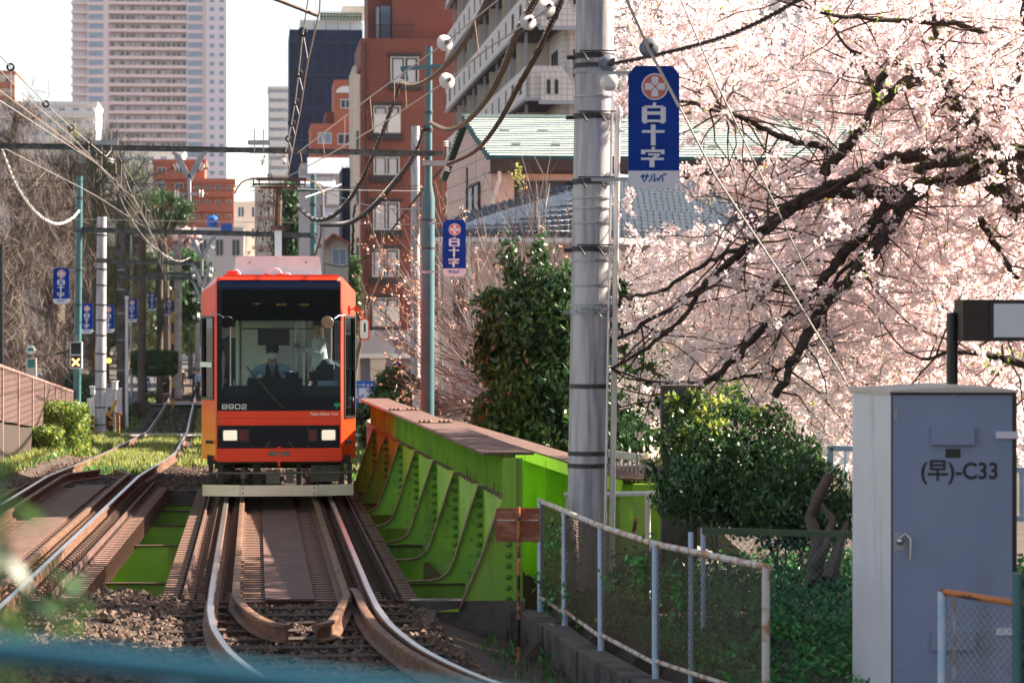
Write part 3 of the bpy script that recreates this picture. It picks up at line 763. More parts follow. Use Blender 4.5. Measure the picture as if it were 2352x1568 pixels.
b.add([(-xs_, L, zb), (xs_, L, zb), (xs_, L, zs), (.88, L, zt), (-.88, L, zt), (-xs_, L, zs)], [(0, 1, 2, 3, 4, 5)])
body = tb('body', b, M['tram_orange'], smooth=25)
b = MB(); b.box(-.88, .88, .5, L, zt-.03, zt); tb('roof', b, M['grey_steel'])
for s in (-1, 1):
    g = MB(); yv = [.7, 1.9, 2.1, 3.5, 3.7, 5.1, 5.3, 6.7, 6.9, 8.3, 8.5, 9.9, 10.1, 11.4]
    for a, c in zip(yv[0::2], yv[1::2]):
        g = MB(); g.add([(s*(xs_-.01), a, 1.35), (s*(xs_-.01), c, 1.35), (s*(xs_-.01), c, 2.45), (s*(xs_-.01), a, 2.45)], [(0, 1, 2, 3)]); tb('side_pane', g, M['glass'])
# front lower panel (orange) between black mask and skirt, made as pieces butted together
zc = lambda cy: C(0, cy)[1]; xc = lambda cx: C(cx, 0)[0]
b = MB(); b.box(-.832, .832, -.012, .03, zc(1121), zc(1041)); b.box(-.832, .832, -.012, .03, zc(1262), zc(1247)); b.box(-.832, xc(154), -.012, .03, zc(1247), zc(1121)); b.box(xc(832), .832, -.012, .03, zc(1247), zc(1121))
tb('front_panel', b, M['tram_orange'])
b = MB(); x0, x1 = xc(148), xc(836)
b.prism([(x0+.02, 0), (x1-.02, 0), (x1, .02), (x1, zc(1252)-zc(1320)), (x0, zc(1252)-zc(1320)), (x0, .02)], (0, -.07, zc(1320)), (1, 0, 0), (0, 0, 1), (0, .10, 0))
sk = tb('lower_skirt', b, M['tram_orange'])
b = MB(); b.box(xc(434), xc(485), -.074, -.068, zc(1288), zc(1264)); b.box(xc(497), xc(549), -.074, -.068, zc(1288), zc(1264)); tb('coupler_slot', b, M['under_grey'], parent=sk)
b = MB(); b.box(xc(484), xc(497), -.10, -.02, zc(1346), zc(1320)); tb('coupler_pin', b, M['tram_orange'], parent=sk); b = MB(); b.box(xc(482), xc(501), -.03, -.013, zc(1249), zc(1238)); tb('latch', b, M['tram_orange'], parent=sk)
# light panel
b = MB(); b.box(xc(154), xc(832), -.006, .02, zc(1247), zc(1121)); b.mi = 1
for a, c in ((440, 418), (545, 567)): b.beam((xc(a), -.008, zc(1208)), (xc(c), -.008, zc(1241)), .004, .004)
for cx in (165, 335, 650, 820):
    for cy in (1133, 1235): b.box(xc(cx)-.004, xc(cx)+.004, -.009, -.005, zc(cy)-.004, zc(cy)+.004)
lp = tb('light_panel', b, [M['tram_black'], M['grey_steel']])
for a, c in ((183, 262), (725, 803)):
    x0, x1, z0, z1 = xc(a), xc(c), zc(1202), zc(1148)
    b = MB(); b.prism([(x0+.02, z0), (x1-.02, z0), (x1, z0+.02), (x1, z1-.02), (x1-.02, z1), (x0+.02, z1), (x0, z1-.02), (x0, z0+.02)], (0, -.024, 0), (1, 0, 0), (0, 0, 1), (0, .02, 0))
    h_ = tb('headlight', b, M['lamp_on'])
    for q_ in range(5): l_ = MB(); zz = z0+.02+(z1-z0-.04)*q_/4; l_.box(x0+.02, x1-.02, -.0275, -.0245, zz-.0015, zz+.0015); tb('lens_rib', l_, M['lamp_shell'], parent=h_)
    f_ = MB(); 
    for (p, q) in (((x0, z0), (x1, z0)), ((x1, z0), (x1, z1)), ((x1, z1), (x0, z1)), ((x0, z1), (x0, z0))): f_.beam((p[0], -.016, p[1]), (q[0], -.016, q[1]), .014, .02)
    tb('bezel', f_, M['lamp_shell'], parent=h_)
for a, c in ((268, 330), (650, 705)):
    b = MB(); b.box(xc(a), xc(c), -.012, -.006, zc(1215), zc(1140)); b.mi = 1; b.box(xc(a)+.02, xc(c)-.03, -.016, -.0125, zc(1205), zc(1150)); tb('tail_light', b, [M['black_paint'], M['red_dark']])
for a in (440, 549):
    b = MB(); b.box(xc(a)-.035, xc(a)+.035, -.03, -.013, zc(1113), zc(1101)); tb('panel_handle', b, M['tram_orange'])
# black mask around the windscreen
za, zb2, zl, zh = zc(1040), zc(962), zc(962), zc(372)
b = MB(); b.box(-.836, .836, -.010, .03, za, zb2); b.box(-.836, xc(176), -.010, .03, zb2, zh); b.box(xc(832), .836, -.010, .03, zb2, zh)
msk = tb('black_mask', b, M['tram_black'])
b = MB()
pr = [(-.010, zh), (-.016, zh+.03), (-.008, zc(330)), (.03, zc(316)), (.06, zh)]
b.prism(pr, (-.836, 0, 0), (0, 1, 0), (0, 0, 1), (1.672, 0, 0)); tb('visor', b, M['tram_navy'], smooth=50)
b = MB(); b.box(xc(176), xc(832), .006, .012, zl, zc(545)); ws = tb('windscreen', b, M['glass'])
b = MB(); b.box(xc(176), xc(832), .006, .012, zc(545)+.001, zh); tb('windscreen_tint', b, M['glass_dark'])
# destination blind behind the tinted strip
b = MB(); b.box(xc(200), xc(812), .06, .09, zc(530), zc(395)); b.mi = 1
def led(cx, cy, pts):
    for (a, c) in pts: b.box(xc(cx+a*4), xc(cx+a*4+3.4), .054, .059, zc(cy+c*4+3), zc(cy+c*4))
led(348, 447, [(i, 0) for i in range(11)] + [(5, 1), (5, 2), (6, 1)])
led(477, 450, [(i, 0) for i in range(4)] + [(0, 1), (3, 1), (1, 2), (2, 2), (5, 0), (6, 0), (5, 1), (7, 1), (8, 0), (8, 1), (10, 0), (11, 0), (12, 0), (10, 1), (12, 1), (11, 2)])
led(607, 450, [(0, 0), (1, 0), (3, 0), (4, 0), (0, 1), (4, 1), (0, 2), (1, 2), (3, 2), (4, 2), (7, 0), (8, 0), (10, 0), (11, 0), (7, 1), (9, 1), (11, 1), (7, 2), (8, 2), (10, 2)])
tb('destination_display', b, [M['black_paint'], M['amber_led']])
# lettering
def put(body_, size, x, z, y, m, sx=1, bold=0, align='LEFT', parent=None, name='lettering', ext=.001):
    return text_obj(name, body_, size, Matrix.Translation((x, y, z)) @ FRONT, m, parent or tram, ext, sx, bold, align)
def digits(txt, x, z, w_, h_, gap, sw, y, m):
    q = .22
    rr4 = lambda x0, z0, x1, z1: [(x0+q*w_*.5, z1), (x1-q*w_*.5, z1), (x1, z1-q*w_*.5), (x1, z0+q*w_*.5), (x1-q*w_*.5, z0), (x0+q*w_*.5, z0), (x0, z0+q*w_*.5), (x0, z1-q*w_*.5), (x0+q*w_*.5, z1)]
    for i, ch in enumerate(txt):
        b = MB(); o = x+i*(w_+gap); S_ = lambda p: b.ribbon(p, sw, (0, y, 0), (1, 0, 0), (0, 0, 1), (0, -1, 0), .0015)
        m_ = z+h_*.5
        if ch in '08': S_(rr4(o, z, o+w_, z+h_))
        if ch == '8': S_([(o, m_), (o+w_, m_)])
        if ch == '9': S_(rr4(o, m_-.004, o+w_, z+h_)); S_([(o+w_, m_+.02), (o+w_, z+.012), (o+w_-.012, z), (o+.012, z), (o, z+.010), (o, z+.016)])
        if ch == '2': S_([(o, z+h_-.016), (o, z+h_-.010), (o+.012, z+h_), (o+w_-.012, z+h_), (o+w_, z+h_-.012), (o+w_, m_+.010), (o+w_-.012, m_-.002), (o+.012, m_-.004), (o, m_-.014), (o, z), (o+w_, z)])
        tb('numeral', b, m)
digits('8902', xc(180), zc(1029), .062, .058, .026, .0115, -.0105, M['white_paint'])
put('Tokyo Sakura Tram', .052, xc(661), zc(1065), -.0142, M['white_paint'], sx=.93, bold=.0012)
b = MB(); b.box(-.845, -.8385, -.011, .02, zc(1250), zc(330)); b.box(.8385, .845, -.011, .02, zc(1250), zc(330)); b.box(-.832, .832, -.0135, -.0122, zc(1080), zc(1078.6)); tb('panel_joint', b, M['black_paint'])
# green ginkgo-shaped emblem: three lobes and a stem
b = MB(); cx0, cz0 = xc(811), zc(1029)
pl = [(0, 0), (-.012, .012), (-.040, .022), (-.047, .036), (-.040, .052), (-.022, .064), (-.006, .066), (0, .060), (.006, .066), (.022, .064), (.040, .052), (.047, .036), (.040, .022), (.012, .012)]
b.prism(pl, (cx0, -.0135, cz0+.012), (1, 0, 0), (0, 0, 1), (0, .003, 0)); b.box(cx0-.004, cx0+.004, -.0135, -.0105, cz0-.008, cz0+.014); tb('emblem', b, M['emblem_green'])
# wiper
b = MB(); b.tube([(xc(520), -.03, zc(1030)), (xc(490), -.05, zc(1000)), (xc(400), -.045, zc(900)), (xc(345), -.04, zc(840))], .009, 6); b.tube([(xc(505), -.028, zc(1030)), (xc(470), -.045, zc(985)), (xc(395), -.04, zc(880))], .006, 6)
b.beam((xc(312), -.025, zc(795)), (xc(470), -.025, zc(990)), .016, .02); b.sphere((xc(515), -.02, zc(1028)), .022, 8)
tb('wiper', b, M['black_paint'])
# small round mirrors on arms
for s, bx, pts_ in ((-1, 205, [(125, 503), (160, 508), (195, 530)]), (1, 757, [(868, 513), (820, 515), (795, 532)])):
    b = MB(); b.tube([(xc(a), -.02-.10*i, zc(c)) for i, (a, c) in enumerate(pts_)] , .007, 6); a_ = tb('mirror_arm', b, M['grey_steel'])
    b = MB(); ax = Vector((-.25*s, -.8, -.5)) if s < 0 else Vector((-.35, -.85, -.45))
    b.lathe([(.03, .05), (.075, .03), (.092, .0), (.09, -.008), (.02, -.008)], (xc(bx), -.22, zc(551)), ax*-1, 16); mir = tb('mirror', b, M['chrome'] if s > 0 else M['black_paint'], smooth=True)
    mir.scale = (1, 1, 1)
# large rear-view mirror out on the right
b = MB(); b.tube([(xc(868), .05, zc(485)), (xc(905), .02, zc(478)), (xc(940), 0, zc(490)), (xc(955), -.02, zc(530))], .012, 6); b.box(xc(872), xc(884), .0, .05, zc(512), zc(460)); b.box(xc(905), xc(938), .0, .04, zc(492), zc(464)); tb('mirror_arm', b, M['tram_orange'])
b = MB(); x0, x1, z0, z1 = xc(932), xc(990), zc(652), zc(528)
oct_ = lambda x0, x1, z0, z1, c: [(x0+c, z0), (x1-c, z0), (x1, z0+c), (x1, z1-c), (x1-c, z1), (x0+c, z1), (x0, z1-c), (x0, z0+c)]
b.prism(oct_(x0, x1, z0, z1, .035), (0, -.03, 0), (1, 0, 0), (0, 0, 1), (0, .05, 0)); b.mi = 1; b.prism(oct_(x0+.018, x1-.018, z0+.022, z1-.022, .025), (0, -.034, 0), (1, 0, 0), (0, 0, 1), (0, .004, 0))
b.mi = 2; b.box((x0+x1)/2-.005, (x0+x1)/2+.02, -.045, -.035, (z0+z1)/2-.04, (z0+z1)/2+.08)
tb('rear_view_mirror', b, [M['tram_orange'], M['mirror'], M['black_paint']])
# roof edge, roof units
b = MB(); b.box(xc(186), xc(800), .06, .5, 3.03, zc(289)); b.box(xc(800), xc(822), .08, .3, 3.03, zc(292))
for a, c, t in ((203, 262, 268), (408, 438, 283), (478, 520, 283)): b.box(xc(a), xc(c), .12, .35, zc(290), zc(t))
tb('roof_edge', b, M['tram_orange'])
b = MB(); x0, x1 = xc(243), xc(735); xt0, xt1 = xc(250), xc(722); z1 = zc(180)
b.prism([(x0, 3.07), (x1, 3.07), (xt1+.006, z1-.03), (xt1-.02, z1), (xt0+.02, z1), (xt0, z1-.03)], (0, .75, 0), (1, 0, 0), (0, 0, 1), (0, 2.6, 0))
b.mi = 1
for a in (330, 645): b.sphere((xc(a), .745, zc(216)), .016, 8)
tb('air_conditioner', b, [M['tram_grey'], M['grey_steel']])
b = MB()
for cx, w_, h_ in ((468, 44, 34), (540, 18, 12), (250, 28, 26)):
    pts_ = [(xc(cx+w_*math.cos(t)), .55, 3.06+h_/404*1.3*math.sin(t)+.02) for t in np.linspace(math.pi, 0, 9)]; b.tube(pts_, .014, 6)
tb('roof_hose', b, M['tram_grey'], smooth=True)
# pantograph
def D(cx, cy, y):   # crop with 5.226 px per photo px
    x = (560+cx/5.226)/1.0884; z = (420+cy/5.226)/1.0884; Y = TY + y
    wpt = W(x, z, Y); return wmat(tram).inverted() @ wpt
pa = 5.6
b = MB(); q = D(708, 1120, pa); b.beam(D(708, 1165, pa), D(708, 815, pa), .11, .09); tb('pantograph_base', b, M['tram_grey'])
b = MB(); b.tube([D(702, 815, pa), D(718, 265, pa)], [.055, .045], 8); b.tube([D(645, 820, pa-.1), D(655, 285, pa-.1)], .014, 6); b.box(q.x-.12, q.x+.10, pa-.08, pa+.08, D(700, 815, pa).z, D(700, 750, pa).z)
b.tube([D(570, 360, pa), D(640, 400, pa), D(690, 470, pa)], .01, 5)
tb('pantograph_mast', b, M['dark_rust'])
b = MB()
zc_ = D(708, 135, pa).z
for dy in (-.18, .18):
    a, c = D(425, 140, pa), D(1075, 150, pa); b.box(a.x, c.x, pa+dy-.025, pa+dy+.025, zc_-.03, zc_)
a, c = D(375, 215, pa), D(1065, 215, pa); b.beam((a.x, pa, a.z), (c.x, pa, c.z), .03, .03); a, c = D(475, 255, pa), D(960, 258, pa); b.beam((a.x, pa, a.z), (c.x, pa, c.z), .06, .05)
for cx in (385, 460, 985, 1060): a = D(cx, 150, pa); b.beam((a.x, pa-.2, a.z), (a.x, pa+.2, a.z-.02), .02, .03); b.beam((a.x, pa, a.z), (a.x, pa, a.z-.12), .02, .02)
tb('pan_head', b, M['dark_rust'])
for pts_ in ([(430, 140), (380, 140), (300, 155), (230, 190), (180, 250), (135, 340)], [(1060, 150), (1120, 160), (1190, 190), (1250, 250), (1305, 362)]):
    b = MB(); b.tube([D(x, z, pa) for x, z in pts_], .018, 6); tb('pan_horn', b, M['copper_wire'], smooth=True)
# interior
b = MB(); b.box(-1.0, 1.0, .12, L-.1, .78, .82); b.mi = 1; b.box(-1.03, 1.03, .6, L-.1, 2.75, 2.78)
b.box(-1.03, -1.02, .6, L-.1, .82, 1.36); b.box(1.02, 1.03, .6, L-.1, .82, 1.36)
b.box(-1.02, 1.02, L-.16, L-.13, .82, 2.74); b.box(-1.03, -1.0, .6, L-.1, 2.44, 2.75); b.box(1.0, 1.03, .6, L-.1, 2.44, 2.75)
tb('cabin_lining', b, [M['seat_dark'], M['tram_inside']])
b = MB(); b.box(-.60, .62, 1.52, 1.55, .82, 1.45); b.box(-.60, -.56, 1.52, 1.55, 1.45, 2.5); b.box(-.1, -.07, 1.5, 1.53, 1.45, 2.5); b.box(-.60, .62, 1.5, 1.56, 2.46, 2.56); b.box(.34, .38, 1.5, 1.55, 1.45, 2.5)
b.box(-.60, -.1, 1.56, 1.58, 1.2, 2.4)
tb('cab_partition', b, M['tram_inside'])
b = MB(); b.box(xc(180), xc(828), .15, .42, .84, zc(905)); b.mi = 1; b.box(xc(318), xc(620), .10, .5, zc(950), zc(862)); b.box(xc(525), xc(600), .2, .4, zc(862), zc(830)); b.mi = 2; b.box(xc(706), xc(815), .18, .35, zc(958), zc(878)); b.mi = 1; b.box(xc(716), xc(788), .17, .178, zc(955), zc(920)); b.box(xc(660), xc(720), .3, .5, zc(880), zc(828))
tb('driving_desk', b, [M['seat_dark'], M['tram_black'], M['shirt_blue']])
b = MB(); b.box(xc(375), xc(552), .55, .57, zc(682), zc(592)); tb('sun_shade', b, M['brown_trim'])
b = MB()
for (a, y_) in ((278, .8), (592, 1.4), (650, 1.2), (215, 2.2), (800, 1.9), (760, 3.5), (240, 5.0)): b.tube([(xc(a), y_, .82), (xc(a), y_, 2.7)], .014, 6)
b.tube([(-.5, .8, 2.35), (.5, .8, 2.35)], .012, 6)
tb('grab_pole', b, M['chrome'], smooth=True)
b = MB(); b.add([(xc(575), .7, 1.5), (xc(650), .9, 1.5), (xc(650), .9, 2.45), (xc(575), .7, 2.45)], [(0, 1, 2, 3)]); tb('clear_screen', b, M['acrylic'])
b = MB()
for s in (-1, 1):
    b.box(s*.98 - .2*(s > 0) , s*.98 + .2*(s < 0), 2.4, 11, 1.15, 1.25); b.box(s*1.0-.04, s*1.0+.04, 2.4, 11, 1.25, 1.75)
tb('bench_seat', b, M['seat_dark'])
b = MB(); b.box(xc(735), xc(800), .75, 1.0, 1.45, zc(790)); b.sphere((xc(765), .88, zc(800)), .11, 10); tb('seat_back', b, M['seat_dark'], smooth=True)
# underframe
b = MB()
b.box(-.98, .98, .1, L-.3, .50, .62)
for x in (-.93, -.80, -.28, .27, .86, .97): b.box(x-.03, x+.03, .1, .2, .16, .52)
b.box(-.35, -.25, .12, .22, .2, .5)
tb('underframe', b, M['under'])
for cx in (195, 265, 310): b = MB(); b.sphere((xc(cx), .45, zc(1400)), .13 if cx < 250 else .08, 12, (1, 1.4, .9)); tb('air_tank', b, M['under_grey'], smooth=True)
b = MB(); b.lathe([(.06, 0), (.06, .12), (.03, .16)], (xc(300), .25, zc(1420)), n=10); tb('air_valve', b, M['under_grey'], smooth=True)
b = MB(); b.box(xc(670), xc(835), .2, .6, zc(1438), zc(1345)); tb('battery_box', b, M['under_grey'])
for a, c in ((420, 498), (530, 572)):
    b = MB(); b.box(xc(a), xc(c), .14, .4, zc(1445), zc(1375)); b.mi = 1
    for i in range(int((c-a)/11)):
        for j in range(4): b.box(xc(a+8+i*11), xc(a+12+i*11), .136, .14, zc(1395+j*12)-.01, zc(1395+j*12))
    tb('vent_box', b, [M['box_grey'], M['black_paint']])
b = MB(); b.tube([(xc(68), .0, zc(1375)), (xc(120), -.03, zc(1382)), (xc(490), -.04, zc(1384)), (xc(860), -.03, zc(1382)), (xc(903), .0, zc(1378))], .014, 6); tb('brake_hose', b, M['under_grey'], smooth=True)
for yb in (2.6, 9.2):
    for s in (-1, 1):
        for dy in (-.8, .8):
            b = MB(); b.lathe([(.33, -.06), (.33, .06), (.36, .065), (.36, .075), (.1, .08)], (s*.69, yb+dy, .33), (s*-1, 0, 0), 20); tb('wheel', b, M['dark_steel'], smooth=True)
    b = MB(); b.box(-.9, .9, yb-.7, yb+.7, .35, .48); tb('bogie_frame', b, M['under'])
# bumper in three segments
b = MB(); z0, z1 = zc(1508), zc(1447)
b.prism([(xc(278), -.16), (xc(704), -.16), (xc(700), -.12), (xc(282), -.12)], (0, 0, z0), (1, 0, 0), (0, 1, 0), (0, 0, z1-z0-.004))
b.mi = 1
for cx in (292, 684):
    for cy in (1462, 1492): b.sphere((xc(cx), -.163, zc(cy)), .013, 8)
tb('bumper', b, [M['bumper'], M['grey_steel']])
for (xa, xb) in ((276, 70), (706, 902)):
    b = MB(); b.prism([(xc(xa), -.16), (xc(xb), .0), (xc(xb), .04), (xc(xa), -.12)][::1 if xa > 500 else -1], (0, 0, z0), (1, 0, 0), (0, 1, 0), (0, 0, z1-z0)); tb('bumper_end', b, M['bumper'])
# driver and passenger
dm = wmat(tram)
drv = dict(pelvis=(0,.25,-.02), waist=(0,.20,.16), chest=(0,.16,.40), neck=(0,.13,.56), head=(0,.10,.655), crown=(0,.105,.735), shl=(-.21,.16,.44), ell=(-.34,.05,.20), wrl=(-.30,-.2,.07), hal=(-.28,-.27,.05),
           shr=(.21,.16,.44), elr=(.33,.0,.22), wrr=(.42,-.22,.08), har=(.44,-.28,.06), hipl=(-.1,.15,-.03), knl=(-.16,-.25,-.05), anl=(-.16,-.3,-.42), tol=(-.16,-.42,-.45), hipr=(.1,.15,-.03), knr=(.16,-.25,-.05), anr=(.16,-.3,-.42), tor=(.16,-.42,-.45))
cols = dict(face='skin', body='vest', arm='shirt_blue', leg='trouser', shoe='black_paint')
loc = dm @ Vector((xc(455), .62, 1.36))
p1 = add_person('seated tram driver in dark waistcoat, tie and white face mask, sleeves pale blue', loc, math.atan(.09), cols, {k: Vector(v) for k, v in drv.items()}, mask=True)
b = MB(); b.prism([(-.05, .52), (.05, .52), (.012, .36), (-.012, .36)], (0, .03, 0), (1, 0, 0), (0, 0, 1), (0, .02, 0)); b.build('shirt_collar', M['shirt_blue'], p1, local=True)
b = MB(); b.prism([(-.014, .49), (.014, .49), (.026, .28), (0, .24), (-.026, .28)], (0, .018, 0), (1, 0, 0), (0, 0, 1), (0, .012, 0)); b.build('tie', M['under_grey'], p1, local=True)
stp = standing(.98, 0, 1)
loc = dm @ Vector((xc(728), 1.15, .82))
Rz = Matrix.Rotation(R(-70), 4, 'Z')
stp = {k: Rz @ v for k, v in stp.items()}
add_person('standing passenger in a pale shirt and dark cap behind the windscreen, looking sideways', loc, math.atan(.09), dict(face='skin', body='shirt_white', arm='shirt_white', leg='trouser', shoe='black_paint'), stp, cap='hair', fdir=(-.94, -.34, 0))
stq = standing(.96); loc = dm @ Vector((xc(232), 3.6, .82))
add_person('passenger in dark clothes standing far inside the tram by the window', loc, .4, dict(face='skin', body='vest', arm='vest', leg='trouser', shoe='black_paint'), stq)
# ------------------------------------------------------------------ buildings
TH = math.atan(.09)
WC = {}
def win(p, x, z, w_, h, y0=0.0, fr='frame_white', pn='pane', mull=1, sill=None, face='-y', curtain=False, d=.05, stuff=False):
    key = (round(w_, 2), round(h, 2), fr, pn, mull, sill, face, curtain, d)
    if key not in WC:
        b = MB(); t = min(.07, w_*.08)
        b.box(0, w_, -d, 0, 0, t); b.box(0, w_, -d, 0, h-t, h); b.box(0, t, -d, 0, t, h-t); b.box(w_-t, w_, -d, 0, t, h-t)
        for i in range(1, mull+1): b.box(w_*i/(mull+1)-t/2, w_*i/(mull+1)+t/2, -d, 0, t, h-t)
        if sill:
            b.mi = 1; b.box(-.15, w_+.15, -d-.12, 0, -.42, -.02); b.box(-.15, w_+.15, -d-.1, 0, h+.02, h+.2)
        q = MB(); q.box(t*.9, w_-t*.9, -d*.3, 0, t*.9, h-t*.9)
        if curtain: q.mi = 1; q.box(w_*.1, w_*.42, -d*.3-.004, -d*.3, t, h*.9); q.box(w_*.6, w_*.88, -d*.3-.004, -d*.3, t, h*.9)
        if face == '-x':
            for m_ in (b, q): m_.v = [(y, -x_+0, z_) if False else (y, w_-x_, z_) for x_, y, z_ in m_.v]
        WC[key] = (b.mesh('window', [M[fr], M[sill] if sill else M['frame_dark']]), q.mesh('pane', [M[pn], M['curtain']]))
    f, q = WC[key]
    o = bpy.data.objects.new('window', f); COL.objects.link(o); o.parent = p; o.location = (x, y0, z)
    a = bpy.data.objects.new('pane', q); COL.objects.link(a); a.parent = o
    return o
def bld(name, label, x, y, Y, g, cat='building', rz=TH, group=None):
    p = W(x, y, Y); t = thing(name, label, cat, (p.x, Y, g), rz, group)
    s = F/Y
    return t, s, (lambda px: (px-x)/s), (lambda py: 2.5-(py-730)/s-g)
def part(t, name, m, *boxes, smooth=False):
    b = MB()
    for bx in boxes: b.box(*bx)
    return b.build(name, m, t, local=True, smooth=smooth)
G = prof
# --- high tower, 1 km away
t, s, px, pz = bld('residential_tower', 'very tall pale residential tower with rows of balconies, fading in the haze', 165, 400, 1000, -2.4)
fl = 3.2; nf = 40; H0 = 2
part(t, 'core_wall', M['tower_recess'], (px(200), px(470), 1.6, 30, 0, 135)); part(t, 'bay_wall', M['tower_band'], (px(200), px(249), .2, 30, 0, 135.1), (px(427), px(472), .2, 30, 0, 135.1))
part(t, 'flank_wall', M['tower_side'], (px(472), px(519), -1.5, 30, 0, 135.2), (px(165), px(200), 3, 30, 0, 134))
b = MB(); b.prism([(px(519.5), -1.5), (px(570), 11.5), (px(570), 34), (px(519.5), 34)], (0, 0, 0), (1, 0, 0), (0, 1, 0), (0, 0, 137)); b.build('side_slab', M['white_wall'], t, local=True)  # white stands in for the sunlight blown out on this face
for k in range(nf):
    z = k*fl
    if k < 12: continue
    b = MB(); b.box(px(249), px(427), -.1, 1.6, z, z+.3); b.box(px(249), px(427), -.12, 0.0, z+.3, z+1.1); b.box(px(163), px(200), .6, 3.1, z, z+.9); b.build('balcony', M['tower_band'], t, local=True)
wm_ = []
bw = MB(); bw.box(0, 1.5, -.05, 0, 0, 1.7); bw = bw.mesh('window', M['pane']); bb = MB(); bb.box(0, 5.2, -.06, 0, 0, 2.0); bb = bb.mesh('window', M['pane_blue']); bs = MB(); bs.box(0, 1.6, -.06, 0, 0, 1.4); bs = bs.mesh('window', M['pane_blue'])
Tm = wmat(t)
L1 = []; 
for k in range(13, 39):
    z = k*fl+.9
    for xx in (px(203), px(226)*.99): L1.append((bb if xx < 1 else bb, Tm @ Matrix.Translation((xx, .2, z)))) if xx == px(203) else None
    L1.append((bb, Tm @ Matrix.Translation((px(430), .2, z))))
    for xx in (px(480), px(502)): L1.append((bs, Tm @ Matrix.Translation((xx, -1.5, z))))
for me_, m_ in L1[:95]:
    o = bpy.data.objects.new('window', me_); COL.objects.link(o); o.parent = t; mm = Tm.inverted() @ m_; o.location = mm.to_translation()
b = MB()
for me_, m_ in L1[95:]:
    q = m_.to_translation(); q = Tm.inverted() @ q; w0 = 5.2 if me_ is bb else 1.6; b.box(q.x, q.x+w0, q.y-.06, q.y, q.z, q.z+1.8)
rr_ = random.Random(5)
b2 = MB()
for k in range(12, 40):
    for i in range(15):
        x = px(251)+i*(px(427)-px(251))/15; b2.mi = 0 if rr_.random() < .55 else 1; b2.box(x+.3, x+1.35, 1.5, 1.6, k*fl+.4, k*fl+2.5)
        if i % 3 == 0: b2.mi = 2; b2.box(x, x+.18, .1, 1.6, k*fl+.3, k*fl+3.2)
b.build('bay_window', M['pane_blue'], t, local=True, kind='stuff'); b2.build('balcony_door', [M['pane'], M['curtain'], M['tower_band']], t, local=True, kind='stuff')

def slabblock(name, label, x0, x1, ytop, ybot, Y, wall, band, rows, cols, g=None, depth=12, wcol='pane', cat='building', bandh=.9, roof=True):
    t, s, px, pz = bld(name, label, x0, ytop, Y, G(Y)-.25 if g is None else g, cat)
    zt_, zb_ = pz(ytop), pz(ybot); W_ = px(x1)
    part(t, 'wall', M[wall], (0, W_, 0, depth, 0, zt_))
    if roof: part(t, 'roof_edge', M[band], (-.15, W_+.15, -.2, depth, zt_+.003, zt_+.5))
    h = (zt_-zb_)/rows
    for r_ in range(rows):
        if band: part(t, 'balcony', M[band], (.1, W_-.1, -.5, -.01, zb_+r_*h, zb_+r_*h+bandh))
        for c_ in range(cols):
            win(t, (c_+.25)*W_/cols, zb_+r_*h+bandh*.6, W_/cols*.5, h*.5, -.0, 'frame_white', wcol, 1)
    return t, s, px, pz
slabblock('apartment_block', 'long white apartment block behind the bare brown tree', 0, 220, 242, 385, 350, 'white_wall', 'white_wall', 5, 7, wcol='pane_blue')
slabblock('apartment_block', 'small brown-beige block rising above the long white apartment block', -60, 34, 170, 300, 420, 'cream_wall2', 'brick_orange', 4, 3)
slabblock('apartment_block', 'pale grey banded apartment block in the gap between white tower side and dark netted building', 617, 668, 205, 470, 520, 'grey_wall', 'white_wall', 12, 3, wcol='pane_blue', bandh=1.1)
slabblock('apartment_block', 'orange brick apartment block with white window frames behind the dark pine', 352, 470, 376, 520, 330, 'brick_orange', 'brick_orange', 4, 3, bandh=.8)
slabblock('apartment_block', 'lower orange brick wing stepping down beside the pine tree', 440, 537, 420, 520, 318, 'brick_orange', 'brick_orange', 3, 4, bandh=.9)
slabblock('house', 'pale cream house front under the orange brick wing', 538, 600, 462, 560, 300, 'cream_wall2', None, 2, 2, roof=True if False else False)
slabblock('house', 'low white house with blue tanks on its roof', 410, 560, 522, 600, 290, 'white_wall', None, 1, 4, roof=False)
slabblock('apartment_block', 'narrow pinkish apartment block seen behind the pantograph', 585, 668, 430, 600, 280, 'pink_wall', 'cream_wall2', 5, 3, roof=False)
slabblock('office_block', 'white low office roof line below the tower', 240, 420, 350, 420, 380, 'white_wall', 'white_wall', 2, 6, wcol='pane_blue')
t = thing('water_tank', 'round bright blue rooftop water tank with domed lid', 'water tank', W(488, 520, 288)); b = MB(); p = W(488, 522, 288); b.lathe([(.55, 0), (.6, .5), (.5, 1.0), (.1, 1.25)], p, n=10); b.build('tank', M['blue_tarp'], t, smooth=True); b = MB(); b.lathe([(.18, 1.24), (.18, 1.34)], p, n=8); b.build('lid', M['dark_steel'], t)
t = thing('tarpaulin_box', 'rectangular blue covered crate on the low white house roof', 'tarpaulin cover', W(518, 528, 288)); b = MB(); p = W(508, 530, 288); b.box(p.x, p.x+1.1, p.y, p.y+1, p.z, p.z+.75); b.build('cover', M['blue_tarp'], t)
